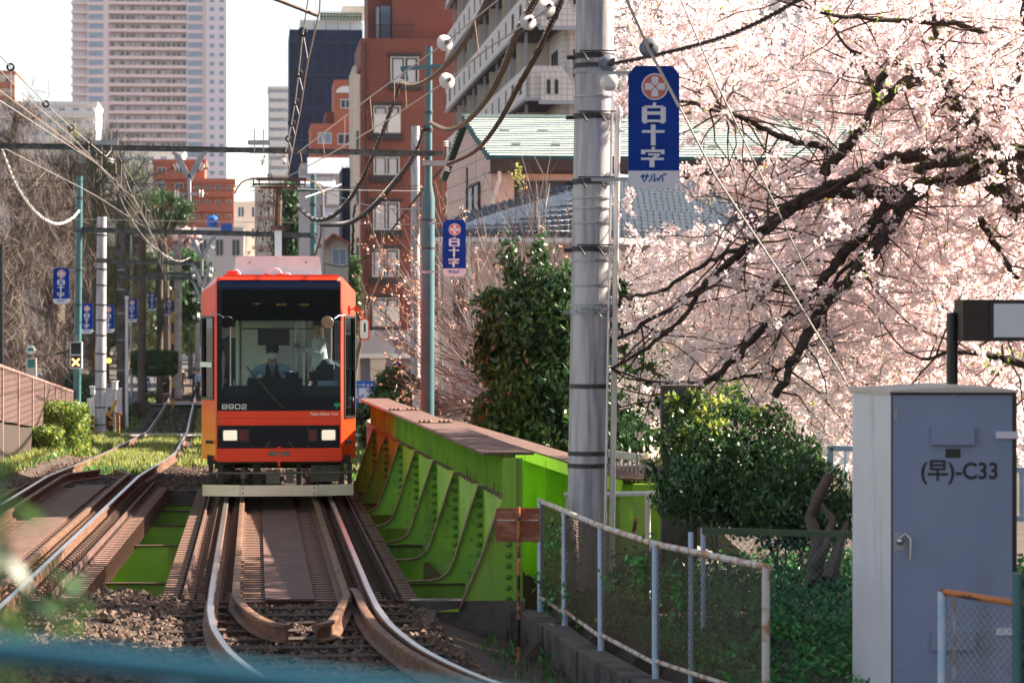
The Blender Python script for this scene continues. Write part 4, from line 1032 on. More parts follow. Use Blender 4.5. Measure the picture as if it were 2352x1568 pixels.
# --- dark blue netted building
t, s, px, pz = bld('netted_building', 'tall building wrapped in dark navy scaffold netting with white top floor', 665, 60, 260, G(260))
part(t, 'netting', M['net_blue'], (0, px(832), 0, 12, 0, pz(68)))
part(t, 'top_floor', M['white_wall'], (px(690), px(832), 1.5, 11, pz(68), pz(42)))
b = MB()
for x in np.linspace(.0, px(832), 7): b.beam((x, -.12, 1), (x, -.12, pz(52)), .045, .045)
for z in np.arange(3, pz(70), 3.0): b.beam((0, -.12, z), (px(832), -.12, z), .05, .05)
b.build('scaffold', M['net_line'], t, local=True)
b = MB()
for x in np.linspace(px(735), px(832), 14): b.beam((x, .8, pz(42)), (x, .8, pz(24)), .05, .05)
for y_ in (24, 32, 40): b.beam((px(735), .8, pz(y_)), (px(832), .8, pz(y_)), .05, .05)
b.mi = 1; b.box(px(735), px(832), 1.0, 1.4, pz(42), pz(26)); b.build('roof_garden_fence', [M['frame_white'], M['leaf_mid']], t, local=True)
part(t, 'penthouse', M['cream_wall2'], (px(790), px(850), 4, 9, pz(24), pz(2)))
# --- stepped orange building
t, s, px, pz = bld('stepped_building', 'small stepped orange brick building with a white round-arched gable', 714, 335, 230, G(230))
part(t, 'lower_wall', M['brick_orange'], (0, px(818), 0, 9, 0, pz(284))); part(t, 'upper_wall', M['brick_orange'], (px(768), px(818), .4, 8, pz(284), pz(182))); part(t, 'middle_wall', M['brick_red'], (px(748), px(768), 1.2, 8, pz(284), pz(255)))
win(t, px(782), pz(248), .85, .75, .4); win(t, px(730), pz(330), 1.1, .9, 0, pn='pane_blue'); win(t, px(775), pz(332), 1.1, .9, 0); win(t, px(775), pz(305), .9, .6, .4)
b = MB(); c = ((px(770)+px(816))/2, pz(212)); b.prism([(c[0]+.75*math.cos(a), c[1]+.55*math.sin(a)) for a in np.linspace(0, math.pi, 12)], (0, .33, 0), (1, 0, 0), (0, 0, 1), (0, .05, 0)); b.build('arch', M['white_wall'], t, local=True)
b = MB()
for k in range(7): b.beam((px(715)+k*.27, .1, pz(284)), (px(715)+k*.27, .1, pz(276)), .03, .03)
b.beam((px(714), .1, pz(276)), (px(765), .1, pz(276)), .04, .04); b.build('roof_railing', M['dark_steel'], t, local=True)
# --- grey building with awnings
t, s, px, pz = bld('grey_building', 'grey rendered building with pale striped awnings behind the green portal pole', 690, 600, 200, G(200))
part(t, 'wall', M['grey_wall'], (0, px(815), 0, 9, 0, pz(375)))
for (xa, xb, y0_, y1_) in ((706, 812, 362, 402), (690, 770, 405, 432), (752, 800, 548, 582), (735, 812, 478, 500)):
    b = MB(); n_ = 12
    for i in range(n_):
        xx = px(xa)+(px(xb)-px(xa))*i/n_; b.mi = i % 2; b.prism([(0, pz(y0_)), (-.9, pz(y1_)+.1), (-.9, pz(y1_)), (0, pz(y0_)-.1)], (xx, -.005, 0), (0, 1, 0), (0, 0, 1), ((px(xb)-px(xa))/n_, 0, 0))
    b.build('awning', [M['awning'], M['white_paint']], t, local=True)
for (xa, ya) in ((715, 450), (755, 455), (785, 510), (720, 520)): win(t, px(xa), pz(ya), 1.0, .8, 0, pn='pane_blue')
part(t, 'balcony', M['white_wall'], (px(750), px(812), -.6, -.01, pz(470), pz(440)))
# house with orange gable below it
t, s, px, pz = bld('gabled_house', 'small beige house with orange gable trim behind the overhead pole', 735, 600, 150, G(150), 'house')
b = MB(); b.prism([(px(738), 0), (px(800), 0), (px(800), pz(560)), (px(765), pz(540)), (px(738), pz(565))], (0, 0, 0), (1, 0, 0), (0, 0, 1), (0, 7, 0)); b.build('wall', M['cream_wall2'], t, local=True)
b = MB(); b.beam((px(732), -.25, pz(569)), (px(765), -.25, pz(538)), .5, .12); b.beam((px(765), -.25, pz(538)), (px(806), -.25, pz(562)), .5, .12); b.build('gable_trim', M['brick_orange'], t, local=True)
win(t, px(762), pz(610), .8, .9, 0, pn='pane_blue'); win(t, px(745), pz(680), 1.0, 1.0, 0)
# dark netted strip
t, s, px, pz = bld('scaffold_tower', 'narrow dark navy netted scaffold standing at the brown brick apartment edge', 786, 700, 172, G(172), 'scaffold')
part(t, 'netting', M['net_blue'], (0, px(808), 0, 6, 0, pz(385)))
b = MB()
for z in np.arange(1, pz(390), 1.8): b.beam((-.03, -.06, z), (px(808)+.03, -.06, z), .05, .05)
for x in (0, px(797), px(808)): b.beam((x, -.09, 0), (x, -.09, pz(380)), .05, .05)
b.build('scaffold_pipes', M['dark_steel'], t, local=True)
# --- brown-red brick apartment
t, s, px, pz = bld('brick_apartment', 'dark red brick apartment building with white framed windows and dark sills', 812, 600, 166, G(166))
part(t, 'wall', M['brick_red'], (px(828), px(1100), 0, 10, pz(758), pz(88)))
part(t, 'edge_strip', M['cream_wall2'], (0, px(828)-.003, .05, 8, 0, pz(170)), (px(824), px(840), -.02, -.001, pz(758), pz(90)) if False else (0, .2, .3, 8, pz(170), pz(150)))
part(t, 'upper_wall', M['brick_red'], (px(905), px(1100), 2.0, 9, pz(88), pz(-120)), (px(850), px(905), 3.4, 9, pz(88), pz(-120)))
part(t, 'penthouse_glazing', M['pane_blue'], (px(868), px(873), 1.4, 3.3, pz(88), pz(10)), (px(880), px(903), 3.2, 3.39, pz(80), pz(0)))
b = MB()
for k in range(34): b.beam((px(848)+k*.078, .1, pz(88)), (px(848)+k*.078, .1, pz(57)), .018, .018)
b.beam((px(848), .1, pz(57)), (px(955), .1, pz(57)), .05, .05); b.build('balcony_railing', M['frame_dark'], t, local=True)
for (x0, x1, y0_, y1_, wp) in ((897, 962, 130, 190, 0), (858, 920, 243, 306, 1), (858, 918, 360, 402, 0), (857, 918, 464, 528, 0), (855, 917, 572, 636, 0), (855, 917, 684, 750, 1)):
    o = win(t, px(x0), pz(y1_), px(x1)-px(x0), (y1_-y0_)/s, 0, 'frame_white', 'pane', 1, 'frame_dark', curtain=True, d=.10)
    if wp: b = MB(); b.box(.04, (x1-x0)/s-.04, -.14, -.101, .03, (y1_-y0_)/s*.70); b.mi = 1; b.box((x1-x0)/s/2-.03, (x1-x0)/s/2+.03, -.15, -.141, .03, (y1_-y0_)/s*.7); b.build('white_panel', [M['white_paint'], M['frame_dark']], o, local=True)
for (x0, x1, y0_, y1_) in ((818, 825, 545, 600), (818, 825, 640, 690), (818, 825, 420, 470), (818, 825, 300, 350)): win(t, px(x0), pz(y1_), px(x1)-px(x0), (y1_-y0_)/s, .05, 'frame_white', 'pane', 0)
part(t, 'fascia', M['grey_wall'], (px(820), px(965), -.3, -.01, pz(815), pz(758))); part(t, 'fascia_lip', M['white_paint'], (px(818), px(965), -.36, -.301, pz(822), pz(812)))
part(t, 'shutter', M['shutter'], (px(826), px(1000), .3, .35, 0, pz(815))); part(t, 'round_pier', M['cream_wall2'], (px(850), px(885), -.25, .28, 0, pz(815)))
part(t, 'downpipe', M['dark_concrete'], (px(842), px(845), -.12, -.01, pz(758), pz(100)))
# --- cream apartment with long balconies
t, s, px, pz = bld('balcony_apartment', 'long cream tiled apartment block with tier upon tier of solid balconies', 1205, 300, 110, G(110))
LEN = 46; part(t, 'side_wall', M['cream_tile'], (1.45, 1.75, .35, LEN, 0, 26))
part(t, 'front_wall', M['cream_tile'], (1.45, 30, .05, .34, 0, 26))
part(t, 'back_wall', M['cream_tile'], (1.76, 30, LEN-.3, LEN, 0, 26)); part(t, 'roof', M['concrete'], (0, 30, 0, LEN, 26.01, 26.3))
for z in (5.2, 8.0, 10.8, 13.65, 16.5, 19.3, 22.1):
    zz_ = z+1.8
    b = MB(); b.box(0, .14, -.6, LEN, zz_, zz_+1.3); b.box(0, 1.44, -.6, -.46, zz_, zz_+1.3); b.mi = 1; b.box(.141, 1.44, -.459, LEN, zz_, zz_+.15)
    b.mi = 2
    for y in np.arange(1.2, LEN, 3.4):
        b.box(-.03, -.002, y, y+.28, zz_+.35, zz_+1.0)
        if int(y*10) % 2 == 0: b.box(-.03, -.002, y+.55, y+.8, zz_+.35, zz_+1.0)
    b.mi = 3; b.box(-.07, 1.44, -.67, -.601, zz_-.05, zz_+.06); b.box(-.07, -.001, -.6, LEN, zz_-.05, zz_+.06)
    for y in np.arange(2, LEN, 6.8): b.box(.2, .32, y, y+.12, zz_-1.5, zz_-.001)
    b.build('balcony', [M['cream_tile'], M['soffit_shade'], M['frame_dark'], M['grey_wall']], t, local=True)
    for y in np.arange(1.5, LEN-2, 6.8):
        win(t, 1.44, zz_+.4, 1.9, 1.7, y, 'frame_dark', 'pane', 1, face='-x')
    for y in np.arange(4.9, LEN-2, 6.8): part(t, 'partition', M['cream_wall2'], (.15, 1.44, y, y+.12, zz_+.151, zz_+2.7))
# front face: curved balconies and windows
def curved(xx, zz_):
    w_ = 2.3; o = [(0, 0), (w_, 0), (w_, .25)]
    for a in np.linspace(math.pi*1.5, math.pi, 8): o.append((w_+.0+1.15*0 + 1.2*math.cos(a)*1.0 if False else w_-1.2*(1-math.cos((a-math.pi)))*0 - 1.25*math.sin((1.5*math.pi-a)), .25+.85*(1-math.cos(1.5*math.pi-a))))
    o += [(.95, 1.1), (.95, 1.2), (0, 1.2)]
    b = MB(); b.prism(o, (xx, -.9, zz_), (1, 0, 0), (0, 0, 1), (0, .14, 0)); b.box(xx, xx+w_, -.75, .04, zz_, zz_+.12); b.mi = 1; b.box(xx+.22, xx+.36, -.93, -.901, zz_+.3, zz_+.85); b.box(xx+.52, xx+.66, -.93, -.901, zz_+.3, zz_+.85)
    b.mi = 2; b.box(xx-.1, xx+w_+.1, -.97, -.901, zz_-.1, zz_+.04); b.build('curved_balcony', [M['cream_tile'], M['frame_dark'], M['grey_wall']], t, local=True)
for k, z in enumerate((5.2, 8.0, 10.8, 13.65, 16.5, 19.3)):
    zz_ = z+1.8-.1
    for xx in (1.9, 7.4, 12.9, 18.4, 23.9):
        curved(xx-1.55+.2, zz_); 
        if xx > 1.6: win(t, xx, zz_+1.0, 1.5, 1.1, .05, 'frame_dark', 'pane', 1, curtain=True)
for xx in (1.62, 5.2, 10.8): part(t, 'downpipe', M['grey_wall'], (xx, xx+.12, -.1, .04, 2, 25))
# --- pink house with the green roof
t, s, px, pz = bld('pink_house', 'pink clapboard house with a ribbed pale green metal roof', 1130, 500, 70, G(70), 'house')
HL, HD = 11.0, 10.0; ze, zr = pz(357), pz(357)+1.28; t.rotation_euler = (0, 0, TH+R(2.5))
b = MB(); b.prism([(0, 0), (HD, 0), (HD, ze-.15), (HD/2, zr-.2), (0, ze-.15)], (0, 0, 0), (0, 1, 0), (0, 0, 1), (.2, 0, 0)); b.build('gable_wall', M['siding'], t, local=True)
part(t, 'front_wall', M['pink_wall'], (.2, HL, 0, .2, 0, ze-.16)); part(t, 'far_wall', M['pink_wall'], (.2, HL, HD-.2, HD, 0, ze-.16), (HL, HL+.2, 0, HD, 0, ze-.16))
b = MB(); n_ = 17
for side in (0, 1):
    for i in range(n_):
        y0_, y1_ = -.6+(HD/2+.6)*i/n_, -.6+(HD/2+.6)*(i+1)/n_
        z0, z1 = ze-.1+(zr-ze+.1)*i/n_, ze-.1+(zr-ze+.1)*(i+1)/n_
        if side: y0_, y1_ = HD-y0_, HD-y1_
        b.mi = 1; b.add([(-.12, y0_, z0-.04), (HL+.4, y0_, z0-.04), (HL+.4, y1_, z1-.04), (-.12, y1_, z1-.04)], [(0, 1, 2, 3)] if not side else [(3, 2, 1, 0)])
        b.mi = 0; ya = y0_+(y1_-y0_)*.30; za_ = z0+(z1-z0)*.30
        b.beam((-.15, (ya+y1_)/2, (za_+z1)/2+.03), (HL+.4, (ya+y1_)/2, (za_+z1)/2+.03), abs(y1_-ya), .035, up=(0, -(z1-z0)/abs(y1_-y0_) if not side else (z1-z0)/abs(y1_-y0_), 1))
        if not side: b.mi = 1; b.beam((-.15, ya-.012, za_-.0), (HL+.4, ya-.012, za_-.0), .02, .11); b.mi = 0  # dark strip at each slat's front edge, painted as its shadow line
b.beam((-.15, HD/2, zr+.02), (HL+.4, HD/2, zr+.02), .3, .12)
b.mi = 1
for i in range(14):      # stepped rake tiles along the gable edge
    f_ = i/14; b.box(-.20, -.14, -.6+(HD/2+.6)*f_, -.6+(HD/2+.6)*(f_+.5/14), ze-.14+(zr-ze+.1)*f_, ze+.02+(zr-ze+.1)*f_)
b.mi = 0
for x in np.arange(.6, HL, 1.0):
    for f_ in (.25, .62): b.box(x, x+.22, -.6+(HD/2+.6)*f_, -.5+(HD/2+.6)*f_, ze-.1+(zr-ze)*f_+.03, ze+.06+(zr-ze)*f_)
rf = b.build('roof', [M['green_roof'], M['green_roof_dark']], t, local=True)
part(t, 'fascia', M['brown_trim'], (-.12, HL+.4, -.66, -.58, ze-.42, ze-.12), (-.1, HL, -.57, -.001, ze-.45, ze-.421))
b = MB(); b.tube([(.1, -.6, ze-.35), (.12, -.55, ze-.6), (.02, -.08, ze-1.1), (.02, -.08, 0)], .05, 8); b.build('downpipe', M['white_paint'], t, local=True, smooth=True)
win(t, -.02, pz(500), 2.6, 1.0, 2.3, 'frame_dark', 'pane', 1, face='-x', curtain=True)
win(t, px(1182), pz(462), 1.9, .5, 0, 'frame_dark', 'pane', 2); win(t, px(1500), pz(462), 1.7, .6, 0, 'frame_dark', 'pane', 1)
part(t, 'vent_strip', M['frame_dark'], (-.03, -.002, 5.0, 5.3, pz(455), pz(360)))
# --- tiled house in front
t = thing('tiled_house', 'beige house under a blue-grey hipped tile roof behind bare twigs', 'house', (1.2, 60, G(60)))
def tiled(name, A_, B_, C_, D_, rows, m0, m1, cols=26):
    """A-B eave, D-C ridge"""
    A_, B_, C_, D_ = map(Vector, (A_, B_, C_, D_)); n_ = (B_-A_).cross(D_-A_).normalized()
    if n_.z < 0: n_ = -n_
    b = MB()
    b.mi = 1; b.add([A_, B_, C_, D_], [(0, 1, 2, 3)]); b.mi = 0; r_ = random.Random(3)
    for i in range(rows):
        f0, f1 = (i+.02)/rows, (i+.92)/rows
        P0, P1 = A_.lerp(D_, f0), B_.lerp(C_, f0); Q0, Q1 = A_.lerp(D_, f1), B_.lerp(C_, f1)
        k = max(2, int(cols*(P1-P0).length/(B_-A_).length))
        for j in range(k):
            g0, g1 = (j+.04)/k, (j+.90)/k; h_ = .10+.02*r_.random()
            v = [P0.lerp(P1, g0)+n_*h_, P0.lerp(P1, g1)+n_*(h_-.02), Q0.lerp(Q1, g1)+n_*.004, Q0.lerp(Q1, g0)+n_*.012]
            b.add(v, [(0, 1, 2, 3)]); b.mi = 1; b.add([v[0], v[1], v[0]-n_*.13, v[1]-n_*.12], [(2, 3, 1, 0)]); b.mi = 0
    return b.build(name, [M[m0], M[m1]], t)
N_ = W(1412, 542, 56); A_ = W(1405, 412, 63); LL = W(985, 541, 63); LU = W(1062, 502, 67); RR = W(1848, 562, 61); RU = W(1600, 428, 66)
tiled('roof_slope', LL, N_, A_, LU, 9, 'tile_roof', 'tile_dark', 34); tiled('roof_slope', N_, RR, RU, A_, 16, 'tile_roof', 'tile_dark', 30)
b = MB(); b.tube([A_+Vector((0, 0, .06)), N_+Vector((0, 0, .06))], .09, 8); b.tube([A_+Vector((0, 0, .06)), LU+Vector((0, 0, .06))], .08, 8); b.tube([A_+Vector((0, 0, .06)), RU+Vector((0, 0, .05)), RR+Vector((0, 0, .05))], .08, 8)
for k in range(24): p = A_.lerp(LU, k/24); b.box(p.x-.04, p.x+.04, p.y-.1, p.y+.1, p.z+.08, p.z+.16)
b.build('ridge_tiles', M['tile_dark'], t)
b = MB(); z_ = Vector((0, 0, -.10)); b.tube([LL+z_, N_+z_, RR+z_], .06, 8)
for p in (W(1011, 545, 62), W(1079, 545, 61)): b.tube([p, p-Vector((0, 0, 5.0))], .045, 8)
b.build('gutter', M['white_paint'], t, smooth=True)
def wallq(name, P, Q, zt_, zb_, m):
    b = MB(); d = (Q-P).normalized(); n_ = Vector((-d.y, d.x, 0))*.1; b.add([(P.x, P.y, zb_), (Q.x, Q.y, zb_), (Q.x, Q.y, zt_), (P.x, P.y, zt_), (P.x+n_.x, P.y+n_.y, zb_), (Q.x+n_.x, Q.y+n_.y, zb_), (Q.x+n_.x, Q.y+n_.y, zt_), (P.x+n_.x, P.y+n_.y, zt_)], [(0, 1, 2, 3), (4, 7, 6, 5), (0, 3, 7, 4), (1, 5, 6, 2), (3, 2, 6, 7)]); return b.build(name, m, t)
o1 = Vector((0, .5, 0)); wallq('wall', LL+o1+Vector((.3, 0, 0)), N_+o1, N_.z-.16, -.9, M['pink_wall']); wallq('wall', N_+o1, RR+o1-Vector((.4, 0, 0)), N_.z-.3, -.9, M['beige_wall'])
wallq('upper_wall', LU+Vector((.5, .8, 0)), RU+Vector((0, .8, 0)), A_.z-.5, 2, M['pink_wall'])
b = MB()
for k in range(7): p = (LL+o1+Vector((.3, 0, 0))).lerp(N_+o1, (k+.5)/7); b.beam((p.x, p.y-.01, -.6), (p.x, p.y-.01, N_.z-.2), .02, .02)
b.build('wall_joint', M['beige_wall'], t)
for (x_, y_, Y_, w_, h_) in ((1035, 640, 62.6, .9, 1.0), (1180, 620, 60, 1.2, 1.1), (1490, 650, 57, 1.3, 1.2), (1600, 660, 58.3, 1.1, 1.1)):
    p = W(x_, y_, Y_); b = MB(); b.box(p.x, p.x+w_, p.y-.06, p.y+.3, p.z-h_, p.z); b.mi = 1; b.box(p.x+.06, p.x+w_-.06, p.y-.07, p.y-.061, p.z-h_+.06, p.z-.06); b.build('window', [M['frame_white'], M['pane']], t)
# --- houses glimpsed through the blossom
slabblock('white_building', 'blank white rendered building glimpsed through the blossom left of grey cabinet', 1715, 2010, 770, 905, 47, 'white_wall', None, 1, 2, depth=6, roof=False)
slabblock('garden_house', 'pink and grey house half hidden behind the cherry blossom', 1900, 2420, 400, 800, 62, 'cream_wall2', 'pink_wall', 2, 4, depth=8, bandh=.7)
slabblock('far_apartment', 'plain white apartment block behind the crown of the cherry tree', 1750, 2700, -200, 700, 95, 'white_wall', 'white_wall', 7, 7, depth=10, wcol='pane_blue', bandh=1.0)
# ------------------------------------------------------------------ banner signs
def banner(label, x0, y0, x1, y1, Y, arm_to=None, rz=0.0, full=True, detail=True):
    """panel spanning photo px x0..x1,y0..y1 at distance Y; arm_to = x of the pole centre"""
    c = W((x0+x1)/2, y1, Y); s = Y/F; w_, h = (x1-x0)*s, (y1-y0)*s
    t = thing('banner_sign', label, 'sign', c, rz, 'blue banner signs hung on the poles along the line')
    def mk(name, b, m, parent=t): return b.build(name, m, parent, local=True)
    X = lambda u: (u-800)/380*w_; Z = lambda v: h*(1-(v-525)/955)
    b = MB(); b.prism([(X(610), Z(1345)), (X(990), Z(1345)), (X(990), Z(590)), (X(938), Z(525)), (X(662), Z(525)), (X(610), Z(590))], (0, -.015, 0), (1, 0, 0), (0, 0, 1), (0, .03, 0)); mk('panel', b, M['sign_blue'])
    b = MB(); b.prism([(X(655), Z(1480)), (X(935), Z(1480)), (X(990), Z(1420)), (X(990), Z(1345)), (X(610), Z(1345)), (X(610), Z(1420))], (0, -.016, 0), (1, 0, 0), (0, 0, 1), (0, .032, 0)); lb = mk('lower_band', b, M['sign_white'])
    r = 100/380*w_; cx, cz = X(808), Z(688)
    b = MB(); n_ = 20; b.prism([(cx+r*math.cos(a), cz+r*math.sin(a)) for a in np.linspace(0, 6.2832, n_, endpoint=False)], (0, -.019, 0), (1, 0, 0), (0, 0, 1), (0, .003, 0)); e = mk('emblem', b, M['sign_white'])
    b = MB(); b.prism([(cx+r*.9*math.cos(a), cz+r*.9*math.sin(a)) for a in np.linspace(0, 6.2832, n_, endpoint=False)], (0, -.022, 0), (1, 0, 0), (0, 0, 1), (0, .0029, 0)); mk('red_disc', b, M['sign_red'], e)
    k = .25*r; a = .74*r
    b = MB(); b.box(cx-k, cx+k, -.026, -.0221, cz-a, cz+a); b.box(cx-a, cx-k-.0002, -.026, -.0221, cz-k, cz+k); b.box(cx+k+.0002, cx+a, -.026, -.0221, cz-k, cz+k)
    b.mi = 1
    for q in (1, -1): b.beam((cx-k, -.027, cz-k*q), (cx+k, -.027, cz+k*q), r*.07, .002, up=(0, 1, 0))
    mk('cross', b, [M['sign_white'], M['sign_red']], e)
    b = MB(); y_a, y_b = -.0195, -.0151
    def bar(u0, u1, v0, v1): b.box(X(u0), X(u1), y_a, y_b, Z(v1), Z(v0))
    bar(793, 817, 813, 836); bar(728, 872, 836, 852); bar(711, 750, 846, 966); bar(850, 889, 846, 966); bar(750.5, 849.5, 882, 908) ; bar(750.5, 849.5, 852.5, 856); bar(750.5, 849.5, 946, 976); bar(722, 878, 966.5, 976)
    bar(711, 880, 1028, 1049); bar(778, 813, 984, 1027.5); bar(778, 813, 1049.5, 1147)
    bar(784, 808, 1158, 1180); bar(705, 880, 1180.5, 1200); bar(705, 736, 1200.5, 1216); bar(852, 880, 1200.5, 1216)
    bar(757, 845, 1210, 1225); bar(705, 875, 1243, 1262); bar(768, 805, 1262.5, 1318)
    b.ribbon([(X(838), Z(1222)), (X(795), Z(1243))], 16/380*w_, (0, y_b, 0), (1, 0, 0), (0, 0, 1), (0, -1, 0), .004)
    mk('lettering', b, M['sign_white'])
    b = MB(); T = lambda pts: b.ribbon([(X(u), Z(v)) for u, v in pts], 11/380*w_, (0, -.0165, 0), (1, 0, 0), (0, 0, 1), (0, -1, 0), .003)
    T([(700, 1389), (764, 1387)]); T([(722, 1372), (716, 1412)]); T([(750, 1370), (746, 1402), (722, 1430)])
    T([(786, 1375), (782, 1408), (764, 1430)]); T([(806, 1370), (802, 1426), (832, 1404)])
    T([(852, 1384), (832, 1426)]); T([(862, 1376), (866, 1426)]); T([(874, 1370), (878, 1378)]); T([(886, 1368), (890, 1376)])
    mk('small_lettering', b, M['sign_ink'], lb)
    if arm_to is not None:
        d = (arm_to-(x0+x1)/2)*s
        for z_ in (h-.06, .08):
            b = MB(); b.beam((0, .03, z_), (d, .03, z_), .022, .03); mk('bracket_arm', b, M['galv'])
    return t
banner('large blue banner with red cross emblem beside the thick concrete pole', 1443, 152, 1560, 432, 25.9, 1358)
banner('blue banner fixed to the slender green pole over the girder', 1017, 505, 1070, 635, 49.3, 985)
banner('blue banner in front of the bare trees, fixed beside the signal pole', 122, 615, 159, 698, 71, 182)
banner('blue banner partly covered by the green signal pole', 186, 697, 213, 766, 86, 200)
banner('blue banner peeking out behind the pale concrete pole', 236, 700, 262, 764, 98.6, 233)
banner('blue banner attached to the dark pole with a white conduit', 291, 686, 315, 740, 119, 284)
banner('small blue banner hanging highest in the shade beyond the hedge', 341, 671, 358, 714, 148, 326)
banner('small blue banner next to the yellow striped pole', 380, 685, 398, 726, 152, 366)

# ------------------------------------------------------------------ poles and portals
def pole(name, label, x, ytop, Y, r0, r1, m, xb=None, bands=(), ybot=None, cat='pole', zb=None, seg=None):
    zb_ = gh(W(xb or x, 700, Y).x, Y)-.1 if zb is None else zb
    T = W(x, ytop, Y); B_ = W(xb or x, 700, Y); B_.z = zb_
    t = thing(name, label, cat, B_)
    b = MB(); 
    if seg:   # stepped pole: (y_px, scale)
        zs_ = 2.5-(seg-730)/F*Y; p = B_.lerp(T, (zs_-B_.z)/(T.z-B_.z)); d = (T-B_).normalized()
        b.tube([B_, p-d*.12, p+d*.12, T], [r0*1.22, r0*1.18, r1, r1*.92], 18)
    else: b.tube([B_, T], [r0, r1], 20)
    b.build('shaft', m, t, smooth=True)
    return t, B_, T
def band(t, B_, T, r, y, Y, m='dark_steel', h=.05, step=False):
    z = 2.5-(y-730)/F*Y; p = B_.lerp(T, (z-B_.z)/(T.z-B_.z)); b = MB()
    b.lathe([(r*1.0, -h/2), (r*1.04, -h/2), (r*1.04, h/2), (r, h/2)], p, n=20)
    if step:
        for s_ in (-.10, .07): b.tube([p+Vector((s_-.03, -r-.02, .0)), p+Vector((s_-.02, -r-.12, .02)), p+Vector((s_+.03, -r-.12, -.06)), p+Vector((s_+.04, -r-.03, -.06))], .009, 6)
        b.beam(p+Vector((-.14, -r-.02, .035)), p+Vector((.20, -r-.02, .035)), .02, .012); b.lathe([(.02, 0), (.02, .08)], p+Vector((-r-.07, 0, -.01)), (1, 0, 0), 6)
    b.build('steel_band', M[m], t)
# big concrete pole near the camera
t, B_, T = pole('utility_pole', 'thick grey concrete utility pole with steel bands, in front of the green girders', 1368, -60, 26.5, .185, .178, M['pole_concrete'], xb=1344, cat='utility pole', zb=-.5)
for y, st in ((130, 1), (165, 0), (152, 0), (268, 1), (418, 1), (572, 1), (716, 1), (886, 0), (1040, 0), (1068, 0)): band(t, B_, T, .184, y, 26.5, 'grey_steel' if y in (165, 716) else 'dark_steel', .05 if st else .04, st)
for y in (222, 455, 478, 512, 598, 655, 700): band(t, B_, T, .1835, y, 26.5, 'galv', .018)
b = MB(); b.tube([B_+Vector((.235, -.03, 0)), T.lerp(B_, .20)+Vector((.225, -.03, 0))], .028, 8); b.tube([B_+Vector((.16, -.17, 0)), T.lerp(B_, .17)+Vector((.17, -.16, 0))], .012, 6); b.build('conduit', M['porcelain'], t, smooth=True)
def insulator(name, label, p, ax, r=.1, n=3, m='porcelain', group='porcelain strain insulators on the overhead wires', parent=None):
    b = MB(); ax = Vector(ax).normalized(); p = Vector(p)
    for k in range(n):
        o = (k-(n-1)/2)*r*.7; b.lathe([(r*.3, o-r*.3), (r*.95, o-r*.18), (r, o-r*.08), (r*.9, o), (r*.35, o+r*.12), (r*.3, o+r*.3)], p, ax, 18)
    b.mi = 1; b.lathe([(r*.22, -n*r*.5-r*.2), (r*.22, n*r*.5+r*.2)], p, ax, 8); b.sphere(p-ax*(n*r*.5+r*.2), r*.25, 8); b.sphere(p+ax*(n*r*.5+r*.2), r*.25, 8)
    if parent: return b.build('insulator', [M[m], M['dark_rust']], parent, smooth=True)
    return b.build('insulator', [M[m], M['dark_rust']], None, smooth=True, label=label, cat='insulator', group=group)
# green pole of the first portal
t1, B1, T1 = pole('portal_pole', 'tall slender green steel pole behind the girder with cables looped from it', 985, 108, 49.5, .098, .066, M['teal_pole'], xb=981, seg=440)
b = MB(); a = W(920, 158, 49.5); c = W(1014, 152, 49.5); b.beam(a, c, .08, .07); b.beam(a+Vector((.05, 0, 0)), a+Vector((.1, 0, -.2)), .05, .09)
b.build('crossarm', M['teal_pole'], t1)
for y in (258, 297, 300, 378, 505, 570, 625): band(t1, B1, T1, .075 if y < 440 else .115, y, 49.5, 'dark_steel' if y < 600 else 'galv', .04)
b = MB(); b.beam(W(970, 374, 49.4), W(1045, 376, 49.4), .06, .09); b.build('bracket', M['galv'], t1)
insulator('', '', W(922, 188, 49.4), (0, 0, 1), .065, 2, parent=t1)
insulator('', '', W(1024, 330, 49.4), (0, 0, 1), .05, 3, parent=t1); insulator('', '', W(1026, 388, 49.4), (.3, 0, 1), .06, 2, parent=t1)
# portal beam 1 with its V bracket
def portal(label, xa, ya, xb, yb, Y, h, vx=None, sc=1.0):
    t = thing('portal_beam', label, 'overhead beam', W((xa+xb)/2, (ya+yb)/2, Y))
    A_, B_ = W(xa, ya, Y), W(xb, yb, Y)
    b = MB()
    b.beam(A_, B_, .012, h); b.beam(A_+Vector((0, 0, h/2)), B_+Vector((0, 0, h/2)), .09, .012); b.beam(A_-Vector((0, 0, h/2)), B_-Vector((0, 0, h/2)), .09, .012)
    b.build('beam', M['beam_dark'], t)
    if vx:
        for (x_, y_, w_, hh) in vx:
            s = Y/F; p = lambda u, v: W(x_+u*w_, y_+v*hh, Y-.06)
            b = MB(); b.beam(p(-.5, 0), p(-.36, .05), .05, .06); b.beam(p(-.36, .05), p(0, .55), .05, .09*sc); b.beam(p(.5, 0), p(.36, .05), .05, .06); b.beam(p(.36, .05), p(0, .55), .05, .09*sc); b.beam(p(0, .5), p(0, 1), .05, .16*sc)
            b.beam(p(-.35, .84), p(.35, .84), .03, .04)
            b.build('v_bracket', M['grey_steel'], t)
            for u in (-.36, .36): insulator('', '', p(u, .84), (1, 0, 0), .07*sc, 2, parent=t); insulator('', '', p(u*1.05, .28), (1, 0, .45 if u < 0 else -.45), .07*sc, 2, parent=t)
    return t, A_, B_
t, A_, B_ = portal('long dark steel portal beam crossing above the tram nearest the camera', -60, 334, 1018, 353, 49.3, .085, [(435, 351, 78, 112)])
